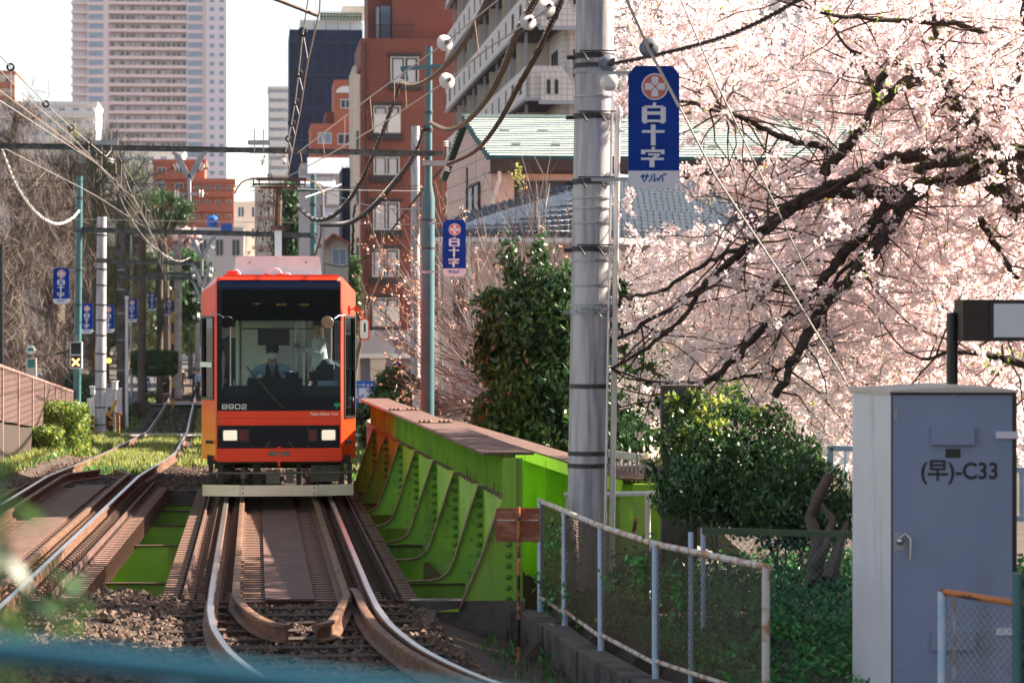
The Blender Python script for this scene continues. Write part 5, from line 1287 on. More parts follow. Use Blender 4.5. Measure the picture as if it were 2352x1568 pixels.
for x_ in (245, 595):
    b = MB(); q = W(x_, 341, 49.1); b.beam(q-Vector((.2, 0, -.1)), q+Vector((.2, 0, .1)), .04, .08)
    for dx in (-.08, .08): b.beam(q+Vector((dx, 0, -.05)), q+Vector((dx, 0, .33)), .015, .015)
    b.build('clamp', M['grey_steel'], t)
    insulator('', '', W(x_+10, 368, 49.1), (.3, 0, 1), .06, 2, parent=t)
insulator('', '', W(652, 368, 49.1), (0, 0, 1), .055, 2, parent=t)
# second portal
ta, Ba, Ta = pole('portal_pole', 'green steel pole carrying the crossing signal and a blue banner', 183, 405, 70, .098, .078, M['pale_teal_pole'], xb=176)
tb_, Bb, Tb = pole('portal_pole', 'short green steel pole standing behind the tram roof', 719, 400, 70, .085, .07, M['pale_teal_pole'], xb=717)
b = MB(); b.beam(W(685, 438, 70), W(733, 436, 70), .06, .06); b.build('crossarm', M['teal_pole'], tb_)
portal('second portal beam between the two green poles behind the tram', 169, 527, 728, 541, 70, .11, [(464, 545, 62, 90)], 1.0)
for (y_) in (455, 530, 620, 700): band(ta, Ba, Ta, .09, y_, 70, 'dark_steel', .05)
for (y_) in (470, 545): band(tb_, Bb, Tb, .08, y_, 70, 'dark_steel', .05)
# concrete pole with many rings
tc, Bc, Tc = pole('utility_pole', 'pale ringed concrete pole beside the level crossing', 234, 498, 94, .19, .155, M['pole_concrete'], xb=230, cat='utility pole')
for y in (540, 600, 618, 655, 700, 735, 770, 812, 852, 893, 935, 975): band(tc, Bc, Tc, .172+(y-500)/500*.018, y, 94, 'dark_steel', .045)
def dpole(label, x, yt, Y, r, m='dark_concrete', xb=None, name='utility_pole'):
    t, a, c = pole(name, label, x, yt, Y, r, r*.85, M[m] if isinstance(m, str) else m, xb=xb, cat='utility pole'); return t, a, c
td, a_, c_ = dpole('shaded concrete pole with a white conduit strapped to it', 278, 430, 112, .18)
b = MB(); p = W(291, 685, 111.6); b.tube([Vector((p.x, p.y, gh(p.x, p.y))), p], .06, 8); b.sphere(p, .1, 8); b.build('conduit', M['white_paint'], td, smooth=True)
for y in (620, 665, 720, 780, 850): band(td, a_, c_, .175, y, 112, 'galv', .05)
dpole('dark brown pole standing on the grass bank by the hedge', 326, 470, 128, .20, 'bark_brown')
dpole('dark brown pole half hidden beyond the hedge', 367, 560, 150, .19, 'bark_brown')
dpole('grey lattice-patterned concrete pole in front of the distant shelter', 406, 560, 165, .32, 'concrete')
dpole('slim grey pole in the distance right of the lattice pole', 454, 640, 200, .2, 'concrete')
dpole('thin pale pole between bare tree and pine', 302, 540, 140, .07, 'galv')
dpole('white steel pole rising behind the bare budding tree', 954, 290, 80, .14, 'pole_concrete', name='utility_pole')
dpole('thin light grey pole next to the short green portal pole', 742, 440, 74, .035, 'galv')
dpole('dark blue sign post at the left margin by the bare trees', 2, 560, 78, .09, 'black_paint')
# yellow and black striped pole
t = thing('striped_pole', 'thin yellow and black striped pole near the shelter', 'hazard pole', W(397, 900, 145)); b = MB(); p = W(397, 640, 145); zb_ = gh(p.x, 145)
for k in range(12): z0 = zb_+(p.z-zb_)*k/12; b.mi = k % 2; b.tube([(p.x, p.y, z0), (p.x, p.y, z0+(p.z-zb_)/12)], .07, 8)
b.build('shaft', [M['hazard'], M['black_paint']], t)
for (x_, Y, lab) in ((214, 97, 'yellow'), (388, 146, 'far')):
    pass
# further portals towards the station
for (xa, ya, xb, yb, Y, lab) in ((222, 598, 472, 606, 93, 'third overhead beam starting at the ringed concrete pole'), (270, 637, 480, 640, 111, 'fourth thin overhead beam from the shaded conduit pole'), (326, 628, 480, 630, 128, 'fifth thin overhead beam over the grass bank')):
    portal(lab, xa, ya, xb, yb, Y, .14, [(464, ya+8, 50, 100)] if Y < 112 else [(470, ya+6, 34, 60)], 1.2)
# ------------------------------------------------------------------ wires
def wire(label, pts, r, m='black_wire', n=5, sm=True, cat='overhead wire', name='overhead_wire', group=None, wrap=None, wstep=.16, wr=None):
    P = [W(*p) for p in pts]
    if sm and len(P) > 2:      # catmull-rom
        Q = []
        for i in range(len(P)-1):
            p0, p1, p2, p3 = P[max(i-1, 0)], P[i], P[i+1], P[min(i+2, len(P)-1)]
            for k in range(6):
                u = k/6; Q.append(.5*((2*p1)+(p2-p0)*u+(2*p0-5*p1+4*p2-p3)*u*u+(3*p1-p0-3*p2+p3)*u**3))
        Q.append(P[-1]); P = Q
    b = MB(); b.tube(P, r, n)
    t = thing(name, label, cat, P[0], 0, group); b.build('strand', M[m], t, smooth=True)
    if wrap:
        # spiral binding
        b = MB(); S_ = [0]
        for a_, c_ in zip(P[:-1], P[1:]): S_.append(S_[-1]+(c_-a_).length)
        N = int(S_[-1]/wstep); R_ = wr or r*1.35; sp = []
        for k in range(N*8+1):
            s_ = S_[-1]*k/(N*8); i = max(0, min(len(P)-2, int(np.searchsorted(S_, s_))-1)); u = (s_-S_[i])/max(1e-6, S_[i+1]-S_[i]); c_ = P[i].lerp(P[i+1], u); d = (P[i+1]-P[i]).normalized(); a_ = d.cross(Vector((0, 1, .3))).normalized(); e_ = d.cross(a_); an = k/8*2*math.pi
            sp.append(c_+(a_*math.cos(an)+e_*math.sin(an))*R_)
        b.tube(sp, r*.32, 4); b.build('binding', M[wrap], t)
    return t, P
# contact wires above both tracks
def ohl(label, fc, y0, y1, zc_, zm, hy, m='copper_wire', lab2='', dx=0.0, gx=None, rings=True):
    Y = np.arange(y0, y1+.1, 2.0); f_ = (lambda y: gx(y)) if gx else fc
    b = MB(); b.tube([(f_(y), y, zc_(y)) for y in Y], .0075, 5); t = thing('contact_wire', label, 'overhead wire', (f_(y0), y0, zc_(y0))); b.build('strand', M[m], t)
    b = MB(); b.tube([(f_(y)+dx, y, zm(y)) for y in Y], .0075, 5); b.build('messenger_strand', M['pale_wire'], t)
    for y in hy:
        b = MB(); b.tube([(f_(y)+dx, y, zm(y)), (f_(y), y, zc_(y))], .004, 4); b.build('dropper', M['pale_wire'], t)
        if rings: b = MB(); b.tube([(f_(y)+dx+.038*math.cos(a), y-.02, zm(y)+.038*math.sin(a)) for a in np.linspace(0, 6.28, 12)], .014, 6); b.build('hanger_ring', M['black_wire'], t, smooth=True)
    return t
zc1 = lambda y: 5.0 if y < 45 else 5.0+(prof(y)-prof(45))*.8
def zm1(y):
    if y < 49.3: return float(np.interp(y, [20, 24, 28.4, 32.5, 36.9, 40.9, 49.3], [5.85, 5.62, 5.46, 5.36, 5.27, 5.23, 5.22]))
    return zc1(y)+.28+.35*((((y-49.3) % 21)-10.5)/10.5)**2
ohl('contact wire with ringed hangers over the empty track', cl, 18, 150, zc1, zm1, [28.4, 32.5, 36.9, 40.9, 44.2, 47, 52, 56, 60, 64, 68, 74, 80, 86, 92, 100])
gx = lambda y: float(np.interp(y, [14, 22.7, 28.4, 33, 45, 52], [-1.2, -1.50, -2.05, -2.45, -3.55, ct(52)])) if y < 52 else ct(y)
zc2 = lambda y: float(np.interp(y, [18, 28.4, 44.5, 50, 60], [5.2, 5.0, 4.76, 4.85, 4.75])) if y < 60 else 4.75+(prof(y)-prof(60))*.8
zm2 = lambda y: zc2(y)+(.16 + .25*((y-36)/12)**2 if y < 49 else .3+.3*((((y-49) % 21)-10.5)/10.5)**2)
ohl('contact wire with ringed hangers that the tram current collector touches', ct, 16, 150, zc2, zm2, [24.5, 27.8, 31, 34, 37, 40, 43, 54, 58, 62, 66, 74, 82, 90], gx=gx, dx=-.05)
# steady arm near the top
wire('pinkish steady arm reaching in from the top edge', [(590, -15, 23), (640, 2, 23.2), (727, 36, 23.6)], .016, 'dark_rust', sm=False)
# anchored pair running down to the left from the upper right
g2 = 'pale anchored wires slanting above the brick apartment'
wire('upper pale anchored wire slanting down past the red brick apartment', [(1180, -28, 22.4), (1022, 99, 29), (853, 221, 36), (684, 351, 44.5)], .008, 'pale_wire', sm=False, group=g2)
wire('lower pale anchored wire slanting down to the tram roof', [(1281, 6, 22.6), (1213, 52, 24.6), (1119, 112, 26.4), (1027, 186, 30), (889, 277, 36), (744, 362, 44), (643, 416, 52)], .008, 'pale_wire', sm=False, group=g2)
for (xa, ya, xb, yb, Y) in ((930, 168, 934, 252, 32.6), (906, 186, 906, 232, 34), (740, 312, 747, 366, 44), (690, 350, 697, 392, 47), (792, 265, 792, 340, 40), (850, 224, 856, 298, 36.5), (1090, 45, 1100, 126, 27)):
    wire('thin dropper between the two pale anchored wires, '+{930:'just left of the green pole', 906:'the short one beside the crossarm', 740:'right of the green portal pole top', 690:'lowest, above the pantograph', 792:'in front of the stepped orange building', 850:'crossing the red brick wall', 1090:'topmost, before the long balconies'}[xa], [(xa, ya, Y), (xb, yb, Y)], .006, 'copper_wire', sm=False, group='droppers between the pale anchored wires')
insulator('', 'round white insulator on the upper slanting wire left of long balconies', W(1022, 99, 29), (.45, -1, .2), .088, 1)
insulator('', 'round white insulator on the lower slanting wire below the other one', W(1027, 186, 30), (.45, -1, .2), .09, 1)
insulator('', 'large white insulator at the upper end of the lower slanting wire', W(1213, 50, 24.4), (.5, -1, .3), .080, 1)
insulator('', 'large white insulator at the top edge nearest the concrete pole', W(1256, 18, 23.8), (.5, -1, .3), .082, 1)
# thick bound feeder cables
gc = 'thick spiral-bound feeder cables'
wire('spiral-bound feeder cable sweeping from the top edge to the crossarm', [(1130, -20, 25), (1095, 50, 29), (1050, 120, 34), (1000, 172, 41), (955, 196, 46), (920, 192, 49.4)], .021, 'cable', wrap='cable_wrap', wstep=.14, cat='feeder cable', name='feeder_cable', group=gc)
wire('dark feeder cable hanging from the crossarm towards the tram roof', [(919, 194, 49.4), (895, 260, 50), (860, 350, 52), (815, 440, 54), (765, 495, 57), (720, 503, 62), (683, 472, 66)], .030, 'cable', wrap='black_wire', wstep=.22, cat='feeder cable', name='feeder_cable', group=gc)
wire('pale-bound feeder cable looping to the middle of the slender green pole', [(1250, -40, 23), (1190, 72, 25.5), (1155, 160, 29), (1115, 232, 34), (1065, 285, 41), (1025, 298, 46), (988, 282, 49.4)], .020, 'cable', wrap='cable_wrap', wstep=.13, wr=.032, cat='feeder cable', name='feeder_cable', group=gc)
wire('knotty dark cable dropping left from the slender green pole', [(975, 292, 49.4), (950, 360, 51), (905, 420, 54), (850, 480, 58), (800, 512, 62), (737, 516, 68)], .030, 'cable', wrap='black_wire', wstep=.3, wr=.05, cat='feeder cable', name='feeder_cable', group=gc)
wire('slim spiral-bound cable running down to the small bracket insulator', [(1290, 0, 24), (1240, 110, 26), (1190, 200, 29.5), (1140, 290, 35), (1090, 348, 42), (1028, 378, 49.3)], .019, 'cable', wrap='dark_rust', wstep=.14, cat='feeder cable', name='feeder_cable', group=gc)
wire('dark cable falling from the bracket behind the slender green pole', [(1018, 385, 49.6), (960, 450, 54), (890, 540, 62), (840, 590, 68), (790, 612, 72), (745, 605, 76)], .022, 'cable', cat='feeder cable', name='feeder_cable', group=gc)
wire('pale rope-like cable sagging beside the bare tree at left', [(0, 330, 60), (35, 420, 62), (75, 480, 65), (110, 508, 67), (140, 514, 68), (168, 500, 69.5), (184, 480, 70)], .028, 'white_paint', wrap='pale_wire', wstep=.3, cat='feeder cable', name='feeder_cable', group=gc)
for i, pts_ in enumerate(([(265, 372, 50), (272, 440, 52), (300, 500, 58), (345, 560, 66), (400, 598, 72)], [(285, 395, 50), (300, 440, 53), (340, 520, 60), (370, 580, 68), (410, 600, 74), (436, 592, 76)])):
    t, P = wire(('inner', 'outer')[i]+' pale tubed wire with black clips curving down to the second beam', pts_, .015, 'pale_wire', cat='feeder cable', name='feeder_cable', group='pale tubed wires with black clips')
    b = MB()
    for k in range(3, len(P), 3): d = (P[k]-P[k-1]).normalized(); b = MB(); b.lathe([(.024, -.08), (.024, .08)], P[k], d, 8); b.build('clip', M['black_wire'], t)
    pass
# span wires
gs = 'thin span wires across the line'
for lab, pts_, r_ in (('thin span wire from frame edge past the first V bracket', [(-20, 412, 60), (400, 424, 60), (735, 432, 60), (1000, 425, 60)], .012),
                      ('thin rusty span wire just below the first V bracket', [(-20, 428, 66), (480, 438, 66), (985, 432, 66)], .010),
                      ('thin span wire below the sagging pale cable', [(-20, 498, 66), (300, 506, 66), (700, 512, 66), (990, 516, 66)], .012),
                      ('span wire descending from V bracket to the left pole', [(283, 425, 52), (360, 400, 51), (400, 385, 50)], .012),
                      ('span wire running from V bracket right to the collector', [(470, 388, 50), (540, 408, 51), (600, 432, 52)], .012),
                      ('pale brace wire from green pole top to the brick apartment', [(722, 432, 70), (820, 465, 62), (900, 480, 56), (980, 478, 49.8)], .018),
                      ('thin guy from the green pole down behind the tram', [(900, 480, 60), (960, 560, 60), (1010, 640, 62)], .012),
                      ('thin low wire above the small distant beams', [(205, 440, 70), (265, 480, 78), (340, 560, 92), (440, 640, 120)], .014),
                      ('long pale wire from the left edge to the second beam', [(-10, 225, 40), (120, 310, 46), (250, 400, 56), (330, 500, 74), (400, 585, 100)], .012),
                      ('second long pale wire from left edge under the ringed one', [(-10, 150, 34), (60, 222, 38), (180, 330, 46), (260, 420, 56), (340, 530, 78)], .010),
                      ('pale wire pair member crossing near the first beam clamp', [(-10, 330, 52), (90, 382, 56), (220, 450, 64), (330, 520, 80)], .010)):
    wire(lab, pts_, r_*.65, 'pale_wire' if 'pale' in lab else 'black_wire', group=gs)
wire('steady arm with clamps holding the wire right of the bare tree', [(283, 444, 60), (345, 428, 60), (375, 416, 60)], .02, 'grey_steel', sm=False, group=gs)
wire('slanted steady arm right of the pantograph', [(700, 454, 62), (740, 440, 64), (783, 424, 66)], .022, 'grey_steel', sm=False, group=gs)
# dropper wires hanging near the tram roof
for i, (x_, ya, yb) in enumerate(((600, 420, 560), (612, 450, 575), (655, 430, 520), (628, 500, 580))):
    t, P = wire(('first', 'second', 'fourth', 'third')[i]+' beaded hanging wire counted from the far side of the pantograph mast', [(x_+12, ya, 62), (x_, (ya+yb)/2, 66), (x_-14, yb, 72)], .008, 'black_wire', group='thin beaded hanging wires behind pantograph')
    b = MB()
    for k in (3, 6, 9): b.sphere(P[k], .035, 8)
    b.build('bead', M['black_wire'], t)
wire('stiff cable hanging behind the pantograph mast', [(738, 470, 68), (737, 540, 69), (722, 590, 70)], .025, 'cable_wrap', group=gs)
wire('knotted black cable hanging beside the beige gabled house', [(816, 470, 70), (812, 500, 70.5), (810, 560, 71), (808, 585, 71.5)], .03, 'cable', wrap='black_wire', wstep=.3, cat='feeder cable', name='feeder_cable', group=gc)
wire('nearly level dark wire near the collector', [(600, 432, 56), (760, 436, 58), (985, 440, 60)], .01, group=gs)
# wires in front of the cherry
insulator('', 'grey ribbed insulator clamped on the concrete pole', W(1398, 146, 26.1), (.5, -1, .3), .085, 2, 'grey_porcelain')
insulator('', 'dark ribbed insulator above the large blue banner', W(1491, 110, 25.4), (.2, -1, .2), .085, 2, 'grey_porcelain')
b = MB(); p = W(1398, 190, 26.15); b.lathe([(.02, .10), (.07, .08), (.085, .0), (.04, -.05)], p, (.3, -1, .2), 14); b.build('lamp_dome', M['porcelain'], None, smooth=True, label='small white porcelain dome under the grey insulator on the concrete pole', cat='insulator')
wire('dark stranded wire running up right through the blossom from the pole insulator', [(1398, 148, 26), (1500, 128, 25.6), (1640, 92, 25), (1740, 52, 24.4), (1860, -15, 23.6)], .016, 'cable', wrap='black_wire', wstep=.08)
gw = 'pale guy wires in front of the cherry tree'
wire('pale guy wire crossing the face of the large banner', [(1430, -20, 24), (1490, 112, 24.6), (1560, 245, 24.8)], .014, 'porcelain', sm=False, group=gw)
wire('pale guy wire continuing down through the blossom to the cabinet', [(1560, 245, 24.8), (1640, 400, 25), (1800, 640, 25.4), (1990, 955, 26)], .009, 'pale_wire', sm=False, group=gw)
wire('second pale guy wire further right through the blossom', [(1555, -20, 25), (1650, 200, 25.2), (1770, 450, 25.6), (1860, 640, 26)], .008, 'pale_wire', sm=False, group=gw)
# ------------------------------------------------------------------ chain-link fences
def chain(b, P, Q, zb_, zt_, pitch, r):
    """diamond mesh between ground points P,Q"""
    P, Q = Vector(P), Vector(Q); L_ = (Q-P).length; H = zt_-zb_; d = (Q-P)/L_
    n_ = int((L_+H)/pitch)
    for s_ in (0, 1):
        for k in range(n_+1):
            a = k*pitch
            x0, z0, x1, z1 = (a, 0, a-H, H)
            if x0 > L_: z0 = x0-L_; x0 = L_
            if x1 < 0: z1 = H+x1; x1 = 0
            if z1 <= z0 or x0 <= x1: continue
            if s_: x0, x1 = L_-x0, L_-x1
            b.tube([P+d*x0+Vector((0, 0, zb_+z0)), P+d*x1+Vector((0, 0, zb_+z1))], r, 3, False)
fz = lambda i: -.18 - .00*i
tf = thing('chain_link_fence', 'rusty white tube fence with chain-link panels on the low concrete wall', 'fence', (1, 23, -.2))
tops = [W(1240, 1145, FX[0][1]), W(1297, 1168, FX[1][1]), W(1380, 1203, FX[2][1]), W(1505, 1243, FX[3][1]), W(1762, 1295, FX[4][1])]
for (x, y), T_ in zip(FX, tops):
    b = MB(); b.tube([(x, y, -.30), (x, y, T_.z)], .028, 10); b.build('post', M['fence_shade_blue'] if y > 19.6 else M['fence_rust'], tf, smooth=True)
for i in range(4):
    (xa, ya), (xb, yb) = FX[i], FX[i+1]; za_, zb_ = tops[i].z-.02, tops[i+1].z-.02
    b = MB(); b.tube([(xa, ya, za_), (xb, yb, zb_)], .024, 8); b.build('top_rail', M['fence_rust'], tf, smooth=True)
    b = MB(); b.tube([(xa, ya, -.08), (xb, yb, -.1)], .018, 8); b.build('bottom_rail', M['fence_rust'], tf, smooth=True)
    b = MB(); chain(b, (xa, ya, 0), (xb, yb, 0), -.08, min(za_, zb_)-.01, .05, .0028); b.build('mesh_panel', M['mesh_wire'], tf)
    xm, ym = (xa+xb)/2, (ya+yb)/2
    if i == 3: b = MB(); b.tube([(xm-.1, ym+.4, -.2), (xm-.1, ym+.4, .93)], .018, 8); b.build('thin_post', M['fence_shade_blue'], tf, smooth=True)
# white gate-like fence behind pole
tg = thing('chain_link_fence', 'sunlit white framed chain-link fence crossing behind the concrete pole', 'fence', (1, 27.5, -.3))
A_, B_ = W(1297, 1136, 27.6), W(1512, 1133, 27.2)
for nm, P, Q in (('top_rail', A_, B_), ('post', A_+Vector((.03, 0, 0)), A_+Vector((.03, 0, -1.2))), ('post', B_+Vector((-.1, 0, 0)), B_+Vector((-.1, 0, -1.2)))):
    b = MB(); b.tube([P, Q], .026, 8); b.build(nm, M['white_paint'], tg, smooth=True)
b = MB(); chain(b, (A_.x, A_.y, 0), (B_.x-.1, B_.y, 0), A_.z-1.15, A_.z-.02, .055, .0025); b.build('mesh_panel', M['cream_wall2'], tg)
b = MB(); b.tube([W(1461, 1190, 27), W(1452, 1240, 27)], .018, 8); b.build('brace', M['orange_rust'], tg)
# dark green fence in front of the bush
td_ = thing('chain_link_fence', 'dark green chain-link fence with flat top rail in front of the bush', 'fence', (3.2, 22, -.2))
A_, B_ = W(1615, 1218, 22.4), W(2000, 1228, 21.6)
b = MB(); b.beam(A_, B_, .04, .05); b.build('top_rail', M['leaf_dark'], td_)
for x_ in (1615,): b = MB(); p = W(x_, 1212, 22.4); b.tube([(p.x, p.y, -.25), p], .02, 8); b.build('post', M['fence_shade_blue'], td_)
b = MB(); chain(b, (A_.x, A_.y, 0), (B_.x, B_.y, 0), -.15, A_.z-.02, .06, .0025); b.build('mesh_panel', M['pale_teal_pole'], td_)
# near fence at lower right
tn = thing('chain_link_fence', 'nearest blue-white fence corner with rusty rail before the grey cabinet', 'fence', (2.6, 16.4, 0))
P0, P1 = W(2164, 1358, 16.4), W(2480, 1408, 15.6)
b = MB(); b.tube([(P0.x, P0.y, -.3), P0], .026, 10); b.build('post', M['fence_shade_blue'], tn, smooth=True)
b = MB(); b.tube([P0, P1], .020, 8); b.build('top_rail', M['orange_rust'], tn, smooth=True)
b = MB(); b.tube([P0+Vector((.07, 0, -.04)), P0+Vector((.07, 0, -1.3))], .008, 6); b.build('wire_post', M['fence_rust'], tn)
b = MB(); chain(b, (P0.x, P0.y, 0), (P1.x, P1.y, 0), -.25, P1.z-.02, .05, .002); b.build('mesh_panel', M['galv'], tn)
p = W(2337, 1315, 15.9); b = MB(); b.tube([(p.x, p.y, -.3), p], .03, 10); b.build('post', M['pale_teal_pole'], tn, smooth=True)
# ------------------------------------------------------------------ grey cabinet
cY = 19.0; s_ = F/cY
t = thing('equipment_cabinet', 'tall blue-grey steel equipment cabinet with lettering on its door', 'cabinet', (2.55, 19.0, gh(2.7, 19)-.05), R(1.0))
x0 = (2047-1176)/s_; x1 = (2330-1176)/s_; zt_ = 2.5-(900-730)/s_; cz0 = gh(2.7, 19)-.05
b = MB(); p0, p1 = Vector((x0, cY, 0)), Vector((x1, cY, 0)); pl = W(1958, 0, 20.1); pl.z = 0; pr_ = Vector((x1-.1, 20.15, 0))
b.prism([(x0, cY), (x1, cY), (pr_.x, 20.12), (pl.x, 20.1)], (0, 0, cz0), (1, 0, 0), (0, 1, 0), (0, 0, zt_-cz0)); b.build('side_panels', M['cab_lit'], t)
b = MB(); b.prism([(x0-.01, zt_), (x1+.02, zt_), (x1+.02, zt_+.012), ((x0+x1)/2, zt_+.035), (x0-.01, zt_+.012)], (0, cY-.06, 0), (1, 0, 0), (0, 0, 1), (0, 1.2, 0))
b.prism([(x0-.01, cY), (pl.x-.03, 20.1), (pl.x, 20.15), (x0+.2, 20.15), (x0+.2, cY)], (0, 0, zt_-.02), (1, 0, 0), (0, 1, 0), (0, 0, .03)); b.build('top_cover', M['cream_wall2'], t)
b = MB(); b.box(x0, x1, cY-.028, cY-.002, cz0+.05, zt_-.005); dr = b.build('door', M['cab_shaded'], t)
b = MB(); b.box(x0-.006, x0+.004, cY-.032, cY-.0285, cz0+.05, zt_); b.box(x1-.02, x1+.01, cY-.034, cY-.0285, cz0+.05, zt_); b.box(x0, x1, cY-.033, cY-.0285, zt_-.02, zt_-.006); b.build('door_seal', M['black_paint'], t)
def cbox(nm, xa, xb, ya, yb, d, m, par=dr):
    b = MB(); b.box((xa-1176)/s_, (xb-1176)/s_, cY-.03-d, cY-.0285, 2.5-(yb-730)/s_, 2.5-(ya-730)/s_); return b.build(nm, M[m], par)
cbox('vent_hood', 2136, 2234, 978, 1020, .045, 'cab_shaded'); cbox('vent_hood', 2137, 2236, 1448, 1490, .045, 'cab_shaded'); cbox('name_plate', 2170, 2204, 1030, 1050, .004, 'black_paint'); cbox('hinge', 2285, 2335, 1440, 1456, .02, 'cab_lit'); cbox('door_stop', 2052, 2060, 940, 960, .006, 'galv'); cbox('latch_plate', 2052, 2078, 1222, 1262, .004, 'galv')
for (xx, yy2) in ((2065, 912), (2065, 1540), (2315, 912), (2315, 1540), (2190, 908)):
    b = MB(); b.lathe([(.008, 0), (.006, .006)], W(xx, yy2, cY-.029), (0, -1, 0), 8); b.build('screw', M['galv'], dr)
cbox('hinge', 2285, 2335, 990, 1006, .02, 'cab_lit')
b = MB(); pz_ = W(2068, 1242, cY-.05); b.sphere(pz_, .028, 10); b.tube([pz_+Vector((0, -.02, .02)), pz_+Vector((.03, -.045, .05)), pz_+Vector((.06, -.045, .02)), pz_+Vector((.06, -.045, -.12))], .010, 8); b.build('handle', M['chrome'], dr, smooth=True)
sc_ = 47/s_
tx = text_obj('lettering', '(早)-C33', sc_*1.12, Matrix.Translation((((2112-1176)/s_), cY-.030, 2.5-(1098-730)/s_)) @ FRONT, M['black_paint'], None, .001, .93, .0035)
im = wmat(dr).inverted(); tx.data.transform(im); tx.parent = dr
b = MB(); b.box(x0-.05, x1+.05, cY-.08, 20.2, -.5, cz0+.045); b.build('concrete_plinth', M['dark_concrete'], t)
# ------------------------------------------------------------------ floodlight on post
t = thing('street_light', 'boxy dark lamp with frosted front on a black post behind the cabinet', 'street light', W(2187, 890, 21))
b = MB(); p = W(2187, 718, 21); b.tube([(p.x, p.y, 0), p], .042, 12); b.beam(p+Vector((0, 0, -.06)), W(2262, 737, 21), .05, .06); b.build('post', M['black_paint'], t, smooth=30)
b = MB(); y_ = 20.7; a, c = W(2212, 790, y_), W(2400, 688, y_); b.box(a.x, c.x, y_+.0, y_+.42, a.z+.02, c.z-.0); b.mi = 1; b.box(a.x+.19, c.x, y_-.02, y_-.001, a.z+.02, c.z)
b.mi = 0
for k in (0, 1): q = W(2228+20*k, 725, y_); b.lathe([(.012, 0), (.012, .02)], q, (0, -1, 0), 8)
hd = b.build('lamp_head', [M['brown_trim'], M['black_paint']], t)
b = MB(); b.box(a.x+.22, c.x-.03, y_-.03, y_-.021, a.z+.05, c.z-.03); b.build('frosted_glass', M['sign_white'], hd)
# ------------------------------------------------------------------ small rusty sign on striped post
t = thing('rusty_sign', 'small blank rusty rectangular sign on an orange and black striped post', 'sign', W(1188, 1455, 24.6))
b = MB(); Y = 24.6; p = W(1191, 1163, Y); zb_ = gh(p.x, Y)-.1; n_ = 12
for k in range(n_): z0 = zb_+(p.z-zb_)*k/n_; z1 = zb_+(p.z-zb_)*(k+1)/n_; b.mi = 0 if k > 6 else (k//2) % 2; b.tube([(p.x, p.y-.03, z0), (p.x, p.y-.03, z1)], .014, 8)
b.build('post', [M['orange_rust'], M['black_paint']], t, smooth=True)
a, c = W(1139, 1244, Y), W(1241, 1166, Y); b = MB(); b.prism(oct_(a.x, c.x, a.z, c.z, .015), (0, Y, 0), (1, 0, 0), (0, 0, 1), (0, .006, 0)); b.mi = 1
b.box(a.x+.01, c.x-.01, Y-.003, Y-.0005, c.z-.11, c.z-.10); b.build('plate', [M['rust_sign'], M['fence_rust']], t)
# ------------------------------------------------------------------ vegetation
def tree_parts(t, trunk, leafy, lname='crown', tname='trunk', tm='bark', lm=None, mi=None):
    if trunk: trunk.build(tname, M[tm], t, smooth=True)
    if leafy is not None: link(lname, npmesh(lname, leafy, 4, [M[k] for k in lm], mi), t)
def blobpts(rng, blobs, n):
    """points in shells of ellipsoids (cx,cy,cz,rx,ry,rz)"""
    v = np.array([b[3]*b[4]*b[5] for b in blobs])**.7; ids = rng.choice(len(blobs), n, p=v/v.sum())
    B_ = np.array(blobs)[ids]; d = rng.normal(size=(n, 3)); d /= np.linalg.norm(d, axis=1)[:, None]; r = (rng.random(n)**.45)[:, None]
    return B_[:, :3]+d*r*B_[:, 3:]
def clumped(rng, P, k, spread_):
    """each point becomes a clump of k points"""
    return (P[:, None, :]+rng.normal(size=(len(P), k, 3))*spread_).reshape(-1, 3)
def grow(b, p, d, r, L_, dep, rg, tips, up=.15, fork=3, spread_=.5, n=5):
    p = Vector(p); d = Vector(d).normalized(); pts_ = [p]; rs = [r]; seg = 4
    for i in range(seg):
        d = (d+Vector((rg.gauss(0, .12), rg.gauss(0, .12), rg.gauss(0, .08)+up*.25))).normalized(); p = p+d*L_/seg; pts_.append(p); rs.append(r*(1-.42*(i+1)/seg))
    b.tube(pts_, rs, n if r > .02 else 3, False)
    if dep == 0: tips.append((p, d)); return
    for k in range(fork):
        q = pts_[-1] if k < 2 else pts_[rg.randint(1, 3)]
        nd = (d+Vector((rg.gauss(0, spread_), rg.gauss(0, spread_), rg.gauss(0, spread_*.7)+up))).normalized()
        grow(b, q, nd, rs[-1]*.75, L_*.78, dep-1, rg, tips, up, fork, spread_, n)
# ---- cherry tree: limbs traced at their own distances
rng = np.random.default_rng(11); rg = random.Random(12)
def C3(x, y): return ((1400+x/2.0276)/1.0884, (300+y/2.0276)/1.0884)
def C4(x, y): return ((1400+x/2.0276)/1.0884, (y/2.0276)/1.0884)
cherry = thing('cherry_tree', 'large cherry tree in full pale pink blossom with dark spreading limbs', 'tree', (7.4, 29, -.6))
limbs = []
def limb(pts_, Y0, Y1, r0, r1, conv=C3):
    n_ = len(pts_); P = [W(*conv(x, y), Y0-.35+(Y1-Y0)*i/(n_-1)) for i, (x, y) in enumerate(pts_)]
    Q = []
    for i in range(n_-1):
        p0, p1, p2, p3 = P[max(i-1, 0)], P[i], P[i+1], P[min(i+2, n_-1)]
        for k in range(4):
            u = k/4; Q.append(.5*((2*p1)+(p2-p0)*u+(2*p0-5*p1+4*p2-p3)*u*u+(3*p1-p0-3*p2+p3)*u**3)+Vector((rg.gauss(0, .012), rg.gauss(0, .02), rg.gauss(0, .012))))
    Q.append(P[-1]); R_ = [(r0+(r1-r0)*i/(len(Q)-1))*(1.15 if r0 < .07 else .72)*(1+rg.gauss(0, .06)) for i in range(len(Q))]
    limbs.append((Q, R_)); return Q
TK = (7.4, 29, -.8)
